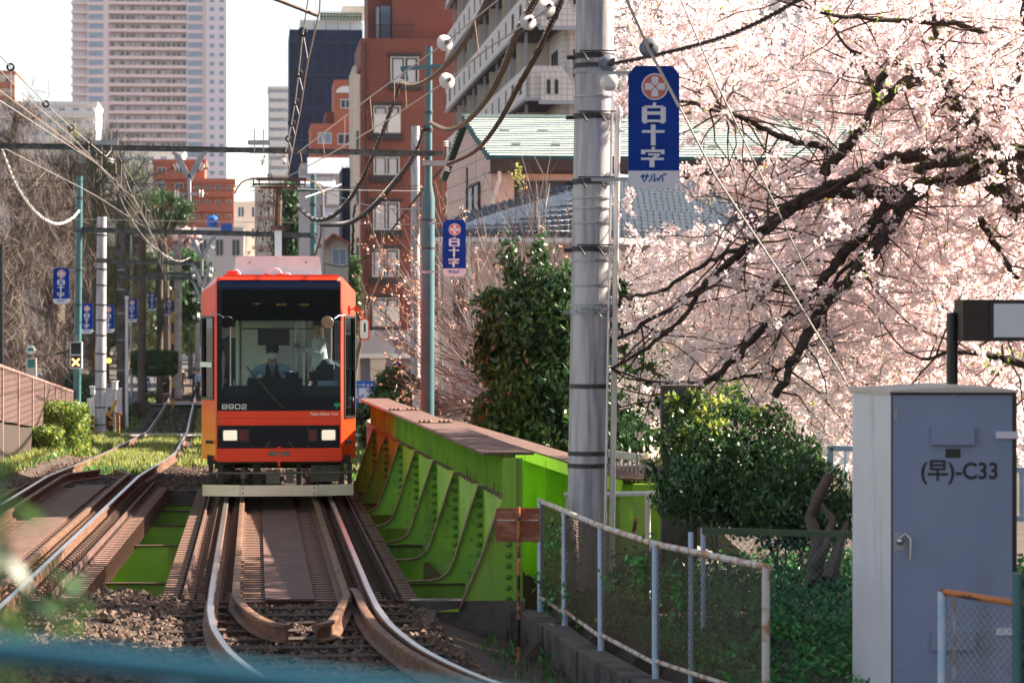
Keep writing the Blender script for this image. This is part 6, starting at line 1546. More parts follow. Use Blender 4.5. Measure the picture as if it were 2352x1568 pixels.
trk = [Vector(TK), Vector((7.2, 29, 1)), Vector((6.9, 28.8, 2.6)), W(2420, 470, 28.5), W(2330, 430, 28.3)]
limbs.append((trk, [.34, .30, .27, .22, .17]))
limb([(2560, 300), (2350, 170), (2100, 165), (1900, 178), (1700, 185), (1620, 220), (1500, 285), (1330, 340), (1220, 405), (1130, 455), (1000, 560)], 28.3, 27.3, .12, .035)
limb([(2500, 250), (2250, 230), (2040, 290), (1880, 335), (1750, 362), (1640, 372), (1500, 368), (1350, 372), (1230, 412), (1120, 492), (1000, 592), (930, 662), (800, 772), (710, 852), (600, 930), (420, 1040), (250, 1120)], 28.2, 26.8, .13, .022)
limb([(1880, 335), (1800, 385), (1730, 450), (1650, 580), (1580, 680), (1480, 790), (1380, 900), (1310, 990), (1260, 1080), (1200, 1180), (1150, 1290), (1090, 1400)], 27.7, 26.9, .06, .03)
limb([(1670, 410), (1560, 560), (1450, 660), (1380, 760), (1280, 870), (1200, 960), (1090, 1040), (960, 1120), (850, 1240), (740, 1330), (600, 1420)], 27.7, 26.9, .055, .02)
limb([(710, 852), (650, 960), (560, 1060), (400, 1180), (260, 1260)], 27, 26.7, .022, .012)
limb([(1000, 600), (930, 650), (820, 690), (700, 740), (540, 850), (420, 890), (300, 912)], 27.2, 26.7, .026, .012)
limb([(1660, 420), (1620, 560), (1570, 640), (1480, 720), (1400, 800), (1390, 900)], 27.7, 27.4, .03, .015)
limb([(1260, 880), (1180, 840), (1080, 850), (1000, 890), (970, 960)], 27.2, 27.0, .018, .010)
limb([(1300, 990), (1200, 1210), (1000, 1290), (700, 1320), (430, 1332)], 27.4, 27.2, .016, .008)
limb([(2560, 170), (2352, 175), (2200, 180), (2050, 200), (1900, 228), (1805, 245)], 27.9, 27.6, .085, .06)
limb([(2560, 700), (2352, 480), (2250, 400), (2150, 300), (2100, 240)], 28.4, 27.9, .18, .07)
limb([(1380, 780), (1300, 742), (1160, 712), (1080, 672), (940, 602), (840, 572), (760, 552), (620, 512)], 28.0, 27.2, .035, .012, C4)
limb([(1330, 880), (1400, 800), (1480, 712), (1550, 620), (1600, 470), (1650, 372)], 27.9, 27.6, .05, .03, C4)
limb([(1640, 500), (1740, 430), (1830, 372), (1885, 385), (1950, 452), (2000, 522), (2080, 602), (2130, 702), (2200, 792)], 27.9, 28.2, .05, .07, C4)
limb([(2080, 620), (2000, 560), (1960, 430), (1930, 280), (1900, 120), (1880, -40)], 28.2, 28.6, .05, .02, C4)
limb([(2110, 640), (2170, 520), (2300, 400), (2352, 200), (2340, -30)], 28.2, 28.8, .06, .02, C4)
limb([(1950, 440), (1800, 380), (1700, 330), (1500, 300)], 28.3, 28.7, .02, .008, C4)
limb([(2200, 200), (2000, 120), (1600, 100), (1300, 60), (1160, 20)], 28.6, 28.0, .03, .01, C4)
limb([(1600, 470), (1500, 300), (1400, 160), (1350, 60)], 28.2, 28.6, .02, .008, C4)
limb([(2560, 1180), (2352, 1110), (2200, 1070), (2000, 1040), (1830, 1080)], 27.8, 27.4, .07, .02, lambda x, y: (x*.0+1400/1.0884+x/2.0276/1.0884, 300/1.0884+(y+130)/2.0276/1.0884))
limb([(2130, 500), (2200, 620), (2260, 720), (2320, 800)], 28.2, 28.5, .03, .02)
limb([(830, 560), (860, 480), (900, 410)], 27.4, 27.6, .012, .006, C4)
b = MB()
for Q, R_ in limbs: b.tube(Q, R_, 8, True)
b.build('limbs', M['bark'], cherry, smooth=True)
# density of the blossom as seen from the front of the crown; depth is filled independently
def dens(x, y):
    if y < 270:
        d = .85 if x > 1600 else .68
        if 1740 < x < 1860 and y < 60: d = .15
        if 1790 < x < 1990 and 85 < y < 165: d = .45
        if 1850 < x < 1990 and 170 < y < 220: d = .5
        if x < 1445: d *= .7
        if x > 2180 and 40 < y < 100: d = .5
        return d
    if y < 380: return 0.01 if x < 1540 else .10 if x < 1750 else .13 if x < 1880 else .26 if x < 2050 else .8
    if y < 430: return 0 if x < 1560 else .5 if x < 1720 else .22 if x < 1850 else .8
    if y < 540: return 0.02 if x < 1600 else .08 if x < 1700 else .22 if x < 1830 else .85
    if y < 660: return (.10 if x < 1450 else .6 if x < 1750 else .9)
    if y < 800:
        d = .25 if x < 1450 else .6 if x < 1620 else .85
        if 2040 < x < 2120 and 640 < y < 700: d = .3
        return d
    if y < 900: return .35 if x < 1540 else .55 if 1730 < x < 1960 else .75
    if y < 1000: return .12 if x < 1560 else .5
    return .4 if 1900 < x < 1990 and y < 1100 else .3 if x > 2320 and y < 1050 else 0
ctr = []; tw = MB(); N_s = 0
Lpts = [(q, r_) for Q, R_ in limbs[1:] for q, r_ in zip(Q, R_)]
LA = np.array([tuple(q) for q, r_ in Lpts])
while N_s < 3000:
    x, y = rg.uniform(1400, 2420), rg.uniform(-40, 1080)
    if rg.random() > dens(x, y): continue
    N_s += 1
    u = rg.random(); Y = 28.0+5.5*u**.9 if rg.random() < .96 else rg.uniform(26.2, 28)
    p = W(x, y, Y)
    L_ = rg.uniform(.25, .6); a = rg.uniform(0, 6.28); d = Vector((math.cos(a), rg.uniform(-.6, .6), math.sin(a)*.7-.1)).normalized()
    n_ = rg.randint(3, 6); q = p-d*L_/2
    pts_ = [q]
    for k in range(n_):
        q = q+(d+Vector((rg.gauss(0, .2), rg.gauss(0, .2), rg.gauss(0, .2))))*L_/n_; pts_.append(q)
        if rg.random() < .92: ctr.append(tuple(q+Vector((rg.gauss(0, .03), rg.gauss(0, .03), rg.gauss(0, .03)))))
    tw.tube(pts_, [.006-.0008*k for k in range(len(pts_))], 3, False)
# connect part of the sprays with longer twigs from the limbs
for k in range(330):
    i = rg.randrange(len(LA)); p = Vector(LA[i]); px_, py_ = 1176+p.x/p.y*F, 730-(p.z-2.5)/p.y*F
    a = rg.uniform(0, 6.28); d = Vector((math.cos(a), rg.uniform(-.2, .9), math.sin(a)*.8)).normalized(); pts_ = [p]; q = p
    for j in range(5): d = (d+Vector((rg.gauss(0, .22), rg.gauss(0, .2), rg.gauss(0, .22)))).normalized(); q = q+d*rg.uniform(.12, .26); pts_.append(q)
    tw.tube(pts_, [.011, .009, .008, .006, .005, .004], 4, False)
    for q in pts_[2:]:
        xq, yq = 1176+q.x/q.y*F, 730-(q.z-2.5)/q.y*F
        for z in range(2):
            if rg.random() < dens(xq, yq)*1.1: ctr.append(tuple(q+Vector((rg.gauss(0, .05), rg.gauss(0, .05), rg.gauss(0, .05)))))
tw.build('twigs', M['bark_twig'], cherry)
CT = np.array(ctr); print('clusters', len(CT))
k = 21; off = rng.normal(size=(len(CT), k, 3)); off /= np.linalg.norm(off, axis=2)[:, :, None]
rad = rng.uniform(.035, .07, size=(len(CT), 1, 1)); P = (CT[:, None, :]+off*rad*rng.uniform(.6, 1.05, size=(len(CT), k, 1))).reshape(-1, 3)
V = leaves(P, .036, .85, rng, jitter=.3); mi = rng.choice([0, 0, 0, 1, 1, 1, 2], len(P))
link('blossom', npmesh('blossom', V, 4, [M['petal_a'], M['petal_b'], M['petal_c']], mi), cherry)
sel = CT[rng.random(len(CT)) < .16]; P = clumped(rng, sel, 4, .035); V = leaves(P, .05, .4, rng); mi = rng.choice([0, 0, 1, 2], len(P))
# greener around the big limbs
near = LA[rng.integers(0, len(LA), 120)]; near = near[near[:, 0] > 3.1]; P2 = clumped(rng, near, 9, .07); V2 = leaves(P2, .07, .4, rng)
V = np.concatenate([V, V2]); mi = np.concatenate([mi, np.ones(len(P2), int)])
link('young_leaves', npmesh('young_leaves', V, 4, [M['bud'], M['leaf_light'], M['leaf_yellow']], mi), cherry)
# ---- glossy evergreen behind the concrete pole
t = thing('evergreen_tree', 'dense dark green broadleaf evergreen behind the ringed concrete pole', 'tree', (1.0, 46.5, -1))
def wb(x, y, Y, rx, rz, ry=None): p = W(x, y, Y); s = Y/F; return (p.x, p.y, p.z, rx*s, (ry or rx)*s, rz*s)
blobs = [wb(1290, 740, 46, 110, 110), wb(1225, 665, 46, 45, 60), wb(1180, 760, 46, 85, 80), wb(1240, 860, 46, 130, 110), wb(1200, 960, 46, 110, 80), wb(1330, 900, 46.5, 150, 140), wb(1440, 760, 47, 90, 120), wb(1340, 1000, 46, 180, 70), wb(1440, 900, 47, 130, 140), wb(1510, 960, 47, 60, 70), wb(1128, 790, 46, 32, 50), wb(1110, 950, 46, 30, 20), wb(1170, 600, 46, 24, 50), wb(1240, 585, 46, 20, 40), wb(1130, 690, 46, 45, 22), wb(1440, 650, 47, 34, 60), wb(1300, 680, 46, 60, 70), wb(1150, 830, 46, 70, 60), wb(1150, 985, 46, 75, 40), wb(1210, 780, 46, 110, 120), wb(1430, 660, 47, 60, 60)]
P0 = blobpts(rng, blobs, 8200); P = clumped(rng, P0, 7, .07); V = leaves(P, .125, .42, rng, axis=(0, -.1, -.5)); mi = rng.choice([0, 0, 0, 1, 1, 2], len(P0)).repeat(7)
b = MB(); tips = []
for k in range(5): grow(b, (1.0+.2*k-.4, 46.5, -1), (rg.gauss(0, .3), 0, 1), .10, 1.6, 3, rg, tips, .3, 3, .45)
tree_parts(t, b, V, lm=['leaf_dark', 'leaf_dark', 'leaf_mid'], mi=mi, tm='bark_brown')
# ---- budding bare tree
t = thing('budding_tree', 'bare young tree with fanned brown twigs and orange leaf buds', 'tree', W(1330, 1000, 52))
b = MB(); base = W(1290, 930, 52); base.z = -1; b.tube([base, W(1290, 930, 52)], .09, 8); tips = []
for k in range(58):
    ex, ey = rg.choice([(rg.uniform(870, 990), rg.uniform(560, 800)), (rg.uniform(960, 1350), rg.uniform(400, 560)), (rg.uniform(1000, 1300), rg.uniform(420, 700)), (rg.uniform(930, 1100), rg.uniform(850, 980))])
    s_ = W(rg.uniform(1200, 1330), rg.uniform(850, 960), 52+rg.uniform(-.6, .6)); e_ = W(ex, ey, 52+rg.uniform(-1.6, 1.6)); m_ = s_.lerp(e_, .45)+Vector((-abs(e_.x-s_.x)*.18, 0, -.35 if ey > 560 else .0)); P = []
    for i in range(9):
        u = i/8; P.append(s_*(1-u)**2+m_*2*u*(1-u)+e_*u*u+Vector((rg.gauss(0, .02), 0, rg.gauss(0, .02))))
    b.tube(P, [.015*(1-.75*i/8) for i in range(9)], 4, False)
    for i in range(3, 9):
        for z in range(3):
            d = (P[i]-P[i-1]).normalized()+Vector((rg.gauss(0, .4), rg.gauss(0, .4), rg.gauss(.25, .3))); q = P[i]+d*rg.uniform(.2, .6); q2 = q+(d+Vector((0, 0, .2)))*.15; b.tube([P[i], q, q2], [.007, .005, .003], 3, False); tips.append(q2); tips.append(q)
TP = np.array([tuple(q) for q in tips]); px_ = 1176+TP[:, 0]/TP[:, 1]*F; TP = TP[rng.random(len(TP)) < np.where(px_ < 1000, .5, .12)]
P = clumped(rng, TP, 4, .028); V = leaves(P, .06, .5, rng)
b.build('branches', M['bark_pale'], t); link('buds', npmesh('buds', V, 4, [M['bud'], M['petal_c']], (rng.random(len(P)) < .3).astype(int)), t)
# pale leafy tips on second one
t = thing('bare_shrub', 'bare pale twiggy shrub with a tuft of yellow-green leaves before the pink house', 'shrub', W(1230, 560, 57))
b = MB(); tips = []
for k in range(16):
    s_ = W(rg.uniform(1180, 1300), rg.uniform(560, 640), 57); grow(b, s_, (rg.gauss(0, .35), 0, 1), .012, .75, 2, rg, tips, .25, 3, .35)
tf_ = W(1192, 400, 57); Pt = rng.normal(size=(60, 3))*np.array([.07, .07, .16])+np.array(tf_); V = leaves(Pt, .08, .5, rng)
s_ = W(1215, 480, 57); b.tube([s_, tf_], .008, 3)
b.build('branches', M['bark_pale'], t); link('leaves', npmesh('leaves', V, 4, [M['leaf_yellow']]), t)
# ---- bush at right
t = thing('evergreen_bush', 'broad dark green bush with sunlight painted as yellow tips behind the low fences', 'bush', (2.6, 25.2, -.3))
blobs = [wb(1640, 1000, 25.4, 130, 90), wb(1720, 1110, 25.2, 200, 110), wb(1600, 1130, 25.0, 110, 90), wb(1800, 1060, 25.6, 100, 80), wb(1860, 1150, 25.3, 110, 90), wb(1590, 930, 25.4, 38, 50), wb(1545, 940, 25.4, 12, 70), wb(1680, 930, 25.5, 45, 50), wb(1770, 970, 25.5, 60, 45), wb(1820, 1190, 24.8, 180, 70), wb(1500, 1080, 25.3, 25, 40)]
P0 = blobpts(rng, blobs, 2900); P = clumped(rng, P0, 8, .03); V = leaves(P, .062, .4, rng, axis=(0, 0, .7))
hi = (P0[:, 2] > 1.35+.5*(P0[:, 0]-1.6)) & (rng.random(len(P0)) < .4); mi = np.where(hi, rng.choice([2, 2, 3], len(P0)), rng.choice([0, 0, 0, 1], len(P0))).repeat(8)  # upper-left clumps coloured lighter and yellow to paint sunlight on them
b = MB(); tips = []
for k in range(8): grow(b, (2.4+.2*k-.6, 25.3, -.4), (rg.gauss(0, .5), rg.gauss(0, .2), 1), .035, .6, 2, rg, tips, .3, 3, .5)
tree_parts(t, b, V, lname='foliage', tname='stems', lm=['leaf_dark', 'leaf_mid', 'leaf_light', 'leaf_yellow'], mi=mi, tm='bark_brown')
# sawn stump limbs beside cabinet
t = thing('sawn_tree', 'pollarded bare stump with sawn-off limbs beside the grey cabinet', 'tree', W(1880, 1300, 24))
b = MB(); b.tube([W(1870, 1340, 23.6), W(1878, 1240, 23.8), W(1860, 1190, 24), W(1880, 1140, 24), W(1905, 1090, 24.1)], [.08, .06, .05, .05, .042], 10)
b.tube([W(1870, 1300, 23.6), W(1900, 1250, 23.6), W(1912, 1190, 23.8), W(1890, 1165, 23.9)], [.06, .035, .03, .022], 8); b.tube([W(1905, 1330, 23.5), W(1925, 1260, 23.6), W(1945, 1200, 23.8)], [.07, .045, .02], 8)
b.build('trunk', M['bark_brown'], t, smooth=True)
# dark wooden post in bush
b = MB(); p, q = W(1519, 884, 25.9), W(1600, 884, 25.9); b.box(p.x, q.x, 25.8, 26.1, -.3, p.z); b.build('gate_pillar', M['dark_concrete'], None, label='square brown concrete pillar standing in the bush below blossom', cat='pillar')
# white pipe railings right
t = thing('pipe_railing', 'white square-tube railing behind the sawn stump left of cabinet', 'railing', W(1940, 1080, 26)); b = MB()
a, c, d_, e_ = W(1907, 1028, 26), W(2060, 1034, 26), W(1907, 1131, 26), W(2060, 1136, 26); b.beam(a, c, .05, .05); b.beam(d_, e_, .05, .05); b.beam(a, W(1907, 1100, 26), .05, .05); b.beam(W(1941, 1030, 26.1), W(1941, 1133, 26.1), .025, .025); b.build('frame', M['fence_shade_blue'], t)
t = thing('pipe_railing', 'short white tube railing showing past the cabinet door edge', 'railing', W(2345, 1100, 26)); b = MB()
b.beam(W(2332, 1078, 26), W(2420, 1082, 26), .05, .05); b.beam(W(2332, 1190, 26), W(2420, 1194, 26), .05, .05); b.beam(W(2346, 1080, 26), W(2346, 1192, 26), .04, .04); b.build('frame', M['fence_shade_blue'], t)
# ---- ground cover behind the fence
def tufts(name, pts_, hgt, wid, mats, rng, lean=.3, n=3, mi=None, kind='stuff', parent=None):
    P = np.repeat(np.array(pts_), n, 0); N = len(P); a = rng.random(N)*6.28; h = hgt*(.5+rng.random(N)*.8)
    base = P+np.stack([rng.normal(size=N)*.02, rng.normal(size=N)*.02, np.zeros(N)], 1); s_ = np.stack([np.cos(a), np.sin(a), np.zeros(N)], 1)*(wid/2)
    tip = base+np.stack([rng.normal(size=N)*lean*h, rng.normal(size=N)*lean*h, h], 1); mid = (base+tip)/2+np.array([0, 0, .05])*h[:, None]
    V = np.stack([base-s_*.6, base+s_*.6, mid+s_, tip+s_*.1], 1); V[:, 3] = tip
    V = np.stack([base, mid-s_, tip, mid+s_], 1).reshape(-1, 3)
    m_ = mi if mi is not None else rng.integers(0, len(mats), N)
    return link(name, npmesh(name, V, 4, [M[k] for k in mats], m_), parent, kind=kind)
def fenceline(y): return .24+(26.4-y)*.215
pts_ = []
for k in range(9000):
    y = 27.5-9*rng.random()**1.1; x = fenceline(y)+.05+rng.random()**.8*4.2
    hgt = .15+.55*min(1, max(0, (y-19.5))/3)*(.4+.6*rng.random()) ; hgt *= rng.random()**.5
    if x < fenceline(y)+.6: hgt *= .35
    pts_.append((x, y, gh(x, y)+hgt*.85))
P = clumped(rng, np.array(pts_), 6, .03); V = leaves(P, .05, .6, rng, up=.4)
link('ground_cover', npmesh('ground_cover', V, 4, [M['cover_a'], M['cover_b'], M['leaf_dark']], rng.choice([0, 0, 1, 2], len(P))), kind='stuff')
# climbing weeds on the fence
pts_ = []
for k in range(260): y = rng.uniform(20, 26); x = fenceline(y)+rng.normal()*.06; pts_.append((x, y, -.1+abs(rng.normal())*.18))
for (x_, y_, Y_) in ((1275, 1240, 25.6), (1480, 1290, 21.8), (1500, 1330, 21.7), (1560, 1370, 21), (1300, 1260, 25.2), (1420, 1310, 22.6)):
    p = W(x_, y_, Y_); pts_ += [tuple(np.array(p)+rng.normal(size=3)*np.array([.07, .07, .08])) for _ in range(14)]
P = clumped(rng, np.array(pts_), 6, .03); V = leaves(P, .05, .6, rng)
link('weeds', npmesh('weeds', V, 4, [M['cover_b'], M['leaf_mid']], rng.integers(0, 2, len(P))), kind='stuff')
# grass by the far side of the bridge and along the banks
ga, gb = [], []
def sc(n, x0, x1, y0, y1, L_, cond=lambda x, y: True):
    for _ in range(n):
        y = rng.uniform(y0, y1); x = cl(y)+rng.uniform(x0, x1)
        if cond(x-cl(y), y): L_.append((x, y, gh(x, y)-.01))
sc(1500, -4.2, -1.6, 45.5, 62, ga); sc(1500, -3.9, -1.7, 46, 60, gb)
sc(1800, -.6, .6, 52, 64, gb); sc(900, -.6, .6, 50, 66, ga); sc(900, .9, 3.6, 54, 66, gb, lambda x, y: abs(x-2.6) > .8); sc(60, -.6, .6, 104, 150, ga)
sc(6000, -7, -1.3, 64, 175, ga); sc(1200, -2.6, -1.1, 64, 98, gb); sc(900, -.5, .5, 66, 97, gb); sc(700, 3.8, 6, 46, 75, ga); sc(2500, 3.8, 7, 100, 180, ga); sc(700, 1.0, 2.0, 70, 150, gb)
tufts('tall_grass', gb, .20, .035, ['grass_b', 'grass_a', 'leaf_yellow'], rng, n=4)
tufts('grass', ga, .15, .04, ['grass_a', 'cover_b', 'grass_b'], rng, n=5)
nw = []
for _ in range(60): y = rng.uniform(22, 25.8); x = ct(y)+rng.uniform(1.6, 2.5); nw.append((x, y, gh(x, y)))
tufts('small_weeds', nw, .10, .02, ['cover_b', 'leaf_mid'], rng, n=4)
# ---- hedges
def hedge(label, x0, x1, yt, yb, Y, dep, nn=2600, lm=('leaf_light', 'leaf_yellow', 'leaf_mid')):
    a, c = W(x0, yb, Y), W(x1, yt, Y); t = thing('hedge', label, 'hedge', ((a.x+c.x)/2, Y, a.z))
    P = rng.random((nn, 3))*2-1; m_ = np.max(np.abs(P), axis=1)[:, None]; P = P/m_**(rng.random((nn, 1))*.85+.1*0); P = np.sign(P)*np.abs(P)**1.0
    P *= (1-.12*(np.abs(P[:, [1, 2, 0]])**4)); P = P*np.array([(c.x-a.x)/2, dep/2, (c.z-a.z)/2])+np.array([(a.x+c.x)/2, Y+dep/2, (a.z+c.z)/2])
    P = clumped(rng, P, 6, .035); V = leaves(P, .07, .6, rng)
    link('foliage', npmesh('foliage', V, 4, [M[k] for k in lm], rng.integers(0, len(lm), len(P))), t)
    b = MB(); 
    for k in range(5): b.tube([(a.x+(c.x-a.x)*(k+.5)/5, Y+dep/2, a.z-.3), (a.x+(c.x-a.x)*(k+.5)/5, Y+dep/2, c.z-.2)], .02, 5)
    b.build('stems', M['bark_brown'], t)
hedge('rounded clipped bright green hedge beside the pinkish lattice fence', 52, 186, 930, 1055, 62, 1.6)
hedge('low trimmed hedge block in front of the rounded hedge', 58, 132, 985, 1050, 58.5, .8, 900)
hedge('shaded box hedge with sunlit top on the grass bank', 296, 398, 806, 862, 128, 2.5, 2500, ('leaf_mid', 'leaf_dark', 'leaf_mid'))
hedge('dark low hedge beyond the level crossing fence', 118, 200, 862, 935, 100, 2, 1500, ('leaf_dark', 'leaf_mid'))
# ---- distant trees
def bare(label, x, Y, ytop, r, seedv, spread_=.45, n0=1, tw_=2500, name='bare_tree', twm='bark_brown', xr=90, lean=.5, yb=640, mats=None):
    rg2 = random.Random(seedv); r2 = np.random.default_rng(seedv); p = W(x, 700, Y); g = gh(p.x, Y); T_ = W(x, ytop, Y)
    t = thing(name, label, 'tree', (p.x, Y, g)); b = MB(); H = T_.z-g
    pts_ = [Vector((p.x+rg2.gauss(0, .15), Y, g+H*i/8)) for i in range(9)]; b.tube(pts_, [r*(1-.1*i) for i in range(9)], 9)
    s = Y/F; TW = []
    for k in range(46):
        f_ = rg2.uniform(.18, 1); q = pts_[0].lerp(pts_[-1], f_); a = rg2.uniform(0, 6.28); L_ = xr*s*rg2.uniform(.4, 1)*(1.1-f_*.5)
        e_ = q+Vector((math.cos(a)*L_, math.sin(a)*L_*.7, L_*lean*rg2.uniform(.3, 1.3))); m_ = q.lerp(e_, .5)+Vector((0, 0, -.1*L_)); b.tube([q, m_, e_], [r*.28*(1.2-f_), r*.15, .02], 5)
        for j in range(tw_//46): u = rg2.random(); c_ = (q.lerp(m_, u*2) if u < .5 else m_.lerp(e_, u*2-1)); TW.append(tuple(c_+Vector((rg2.gauss(0, .5), rg2.gauss(0, .5), rg2.gauss(.2, .5)))*L_*.22))
    b.build('trunk', M['bark_brown'], t, smooth=True)
    TW = np.array(TW); V = leaves(TW, xr*s*.5, .014, r2, axis=(0, 0, 1.1), jitter=.6)
    V2 = leaves(clumped(r2, TW, 2, .45), .95, .014, r2, axis=(0, 0, .9)); V = np.concatenate([V, V2]); mi = r2.integers(0, len(mats or [0, 1]), len(V)//4)
    link('crown', npmesh('crown', V, 4, [M[k] for k in (mats or ['bark_brown', 'bark_pale'])], mi), t)
bare('bare brown tree with a dark straight trunk at the left margin', 38, 96, 250, .42, 1, xr=120, mats=['bark_pale', 'bark_pale', 'bark_brown'])
bare('second bare brown tree with a thick trunk right of the first', 122, 100, 420, .50, 2, xr=130, tw_=2200, mats=['bark_pale', 'bark_pale', 'bark_brown'])
bare('thick-trunked bare tree standing just behind the two left trees', 150, 112, 380, .45, 3, xr=120)
bare('olive hazed twiggy tree behind the green signal pole', 215, 130, 330, .3, 4, xr=150, tw_=3600, lean=.9, mats=['bark_pale', 'leaf_yellow', 'bark_brown'])
bare('bushy olive tree between the ringed pole and the pine', 290, 150, 400, .3, 5, xr=130, tw_=3200, lean=.8, mats=['bark_pale', 'leaf_mid', 'bark_brown'])
bare('low bare tree leaning in at the left edge', -20, 88, 420, .3, 6, xr=110)
# pine with flat crown
t = thing('pine_tree', 'dark flat-topped pine with twisting trunk before the orange brick block', 'tree', W(385, 640, 175)); b = MB(); tips = []
base = W(380, 640, 175); base.z = -2.3; top = W(372, 545, 175); b.tube([base, W(378, 590, 175), top], [.35, .28, .22], 8)
blobs = []
for (x_, y_) in ((320, 470), (345, 455), (370, 450), (400, 462), (425, 475), (335, 500), (360, 490), (390, 500), (415, 500), (375, 520)):
    e_ = W(x_, y_, 175+rg.uniform(-2, 2)); b.tube([top, top.lerp(e_, .5)+Vector((0, 0, -.3)), e_], [.15, .10, .05], 6); blobs.append(wb(x_, y_, e_.y, 24, 11))
P = clumped(rng, blobpts(rng, blobs, 1500), 4, .18); V = leaves(P, .36, .12, rng, axis=(0, 0, .6)); tree_parts(t, b, V, lm=['leaf_dark', 'leaf_dark', 'leaf_mid'], mi=rng.integers(0, 3, len(P)))
# rounder trees along the line
def roundtree(label, blobs_, n, size, base, lm, name='broadleaf_tree', r=.2, k=4):
    t = thing(name, label, 'tree' if 'tree' in name else 'shrub', base); b = MB(); tips = []
    g = Vector(base); grow(b, g, (0, 0, 1), r, max(.5, (blobs_[0][2]-g.z)*.5), 2, rg, tips, .4, 3, .4)
    P = clumped(rng, blobpts(rng, blobs_, n), k, size*.5); V = leaves(P, size, .5, rng); tree_parts(t, b, V, lm=lm, mi=rng.integers(0, len(lm), len(P)), tm='bark_brown', lname='crown' if 'tree' in name else 'foliage', tname='trunk' if 'tree' in name else 'stems')
def bs(x, Y): p = W(x, 700, Y); return (p.x, Y, gh(p.x, Y)-.1)
roundtree('dark green tree mass under the pine by the distant track', [wb(430, 640, 190, 45, 60), wb(350, 650, 185, 70, 70), wb(300, 720, 180, 60, 60), wb(440, 700, 190, 40, 40)], 2600, .5, bs(370, 185), ['leaf_dark', 'leaf_mid', 'leaf_dark'])
roundtree('sunny yellow-green tree beyond the shaded hedge', [wb(440, 760, 230, 30, 50), wb(330, 760, 200, 22, 60), wb(455, 690, 235, 20, 40)], 900, .5, bs(440, 230), ['leaf_yellow', 'leaf_light', 'leaf_mid'])
roundtree('tall dark conifer-like tree behind the tram air conditioner', [wb(665, 480, 210, 18, 60), wb(660, 560, 210, 26, 50), wb(680, 520, 210, 16, 40)], 1100, .5, bs(668, 210), ['leaf_dark', 'leaf_dark', 'leaf_mid'])
roundtree('ivy green shrub at the foot of the navy scaffold', [wb(812, 640, 160, 10, 60), wb(815, 720, 160, 12, 50)], 500, .3, bs(812, 160), ['leaf_dark', 'leaf_mid'], 'climbing_shrub')
roundtree('leafy green shrub beside the orange banner near the girder end', [wb(900, 880, 62, 35, 35), wb(880, 905, 62, 25, 22), wb(925, 890, 63, 22, 40)], 900, .11, bs(895, 62), ['leaf_mid', 'leaf_dark', 'leaf_mid'], 'garden_shrub', .04, 5)
roundtree('low clipped green shrub in the planter behind the girder', [wb(910, 918, 60, 42, 10), wb(950, 912, 60, 26, 12)], 500, .09, bs(915, 60), ['leaf_mid', 'grass_a'], 'planter_shrub', .03, 5)
roundtree('dark shrubs below the supermarket sign beside the tram', [wb(850, 960, 56, 25, 40), wb(845, 1000, 54, 14, 30)], 600, .11, bs(848, 56), ['leaf_dark', 'leaf_mid'], 'garden_shrub', .04, 5)
roundtree('small green shrub behind the green pole base', [wb(1010, 930, 66, 22, 30), wb(960, 900, 70, 20, 25)], 500, .11, bs(1000, 68), ['leaf_mid', 'leaf_light'], 'garden_shrub', .04, 5)
roundtree('pale distant cherry in blossom between ringed pole and pine', [wb(300, 480, 230, 40, 28), wb(360, 520, 230, 40, 20), wb(260, 470, 235, 30, 20), wb(430, 545, 240, 25, 15)], 1200, .5, bs(300, 230), ['petal_a', 'petal_c', 'bark_pale'], 'distant_cherry_tree')
roundtree('dark tree filling the shade between the poles on the left bank', [wb(235, 700, 150, 60, 90), wb(300, 640, 155, 50, 60), wb(180, 660, 145, 60, 60), wb(130, 560, 150, 60, 60)], 3000, .45, bs(230, 150), ['leaf_dark', 'bark_brown', 'leaf_mid'])
# ------------------------------------------------------------------ left side things
t = thing('lattice_fence', 'pinkish brown lattice panel fence along the left of the hedge', 'fence', W(80, 1000, 60))
n_ = 7; A_, B_ = W(-40, 826, 48), W(170, 900, 73); 
P = [A_.lerp(B_, (i/n_)) for i in range(n_+1)]
for i in range(n_):
    p, q = P[i], P[i+1]; h_ = .95+.1*i/n_
    b = MB(); b.beam(p-Vector((0, 0, h_/2+.03)), q-Vector((0, 0, h_/2+.03)), .03, h_); b.build('lattice_panel', M['lattice'], t)
    b = MB(); b.beam(p, q, .06, .05); b.build('top_rail', M['mesh_brown'], t)
    b = MB(); g = gh(p.x, p.y)-.2; b.box(p.x-.04, p.x+.04, p.y-.04, p.y+.04, g, p.z+.03); b.build('post', M['mesh_brown'], t)
    b = MB(); zt_ = p.z-h_-.08; b.add([(p.x+.03, p.y, g-.3), (q.x+.03, q.y, g-.3), (q.x+.03, q.y, q.z-h_-.08), (p.x+.03, p.y, zt_), (p.x-.03, p.y, g-.3), (q.x-.03, q.y, g-.3), (q.x-.03, q.y, q.z-h_-.08), (p.x-.03, p.y, zt_)], [(0, 1, 2, 3), (4, 7, 6, 5), (3, 2, 6, 7), (0, 3, 7, 4), (1, 5, 6, 2)]); b.build('board_base', M['wood'], t)
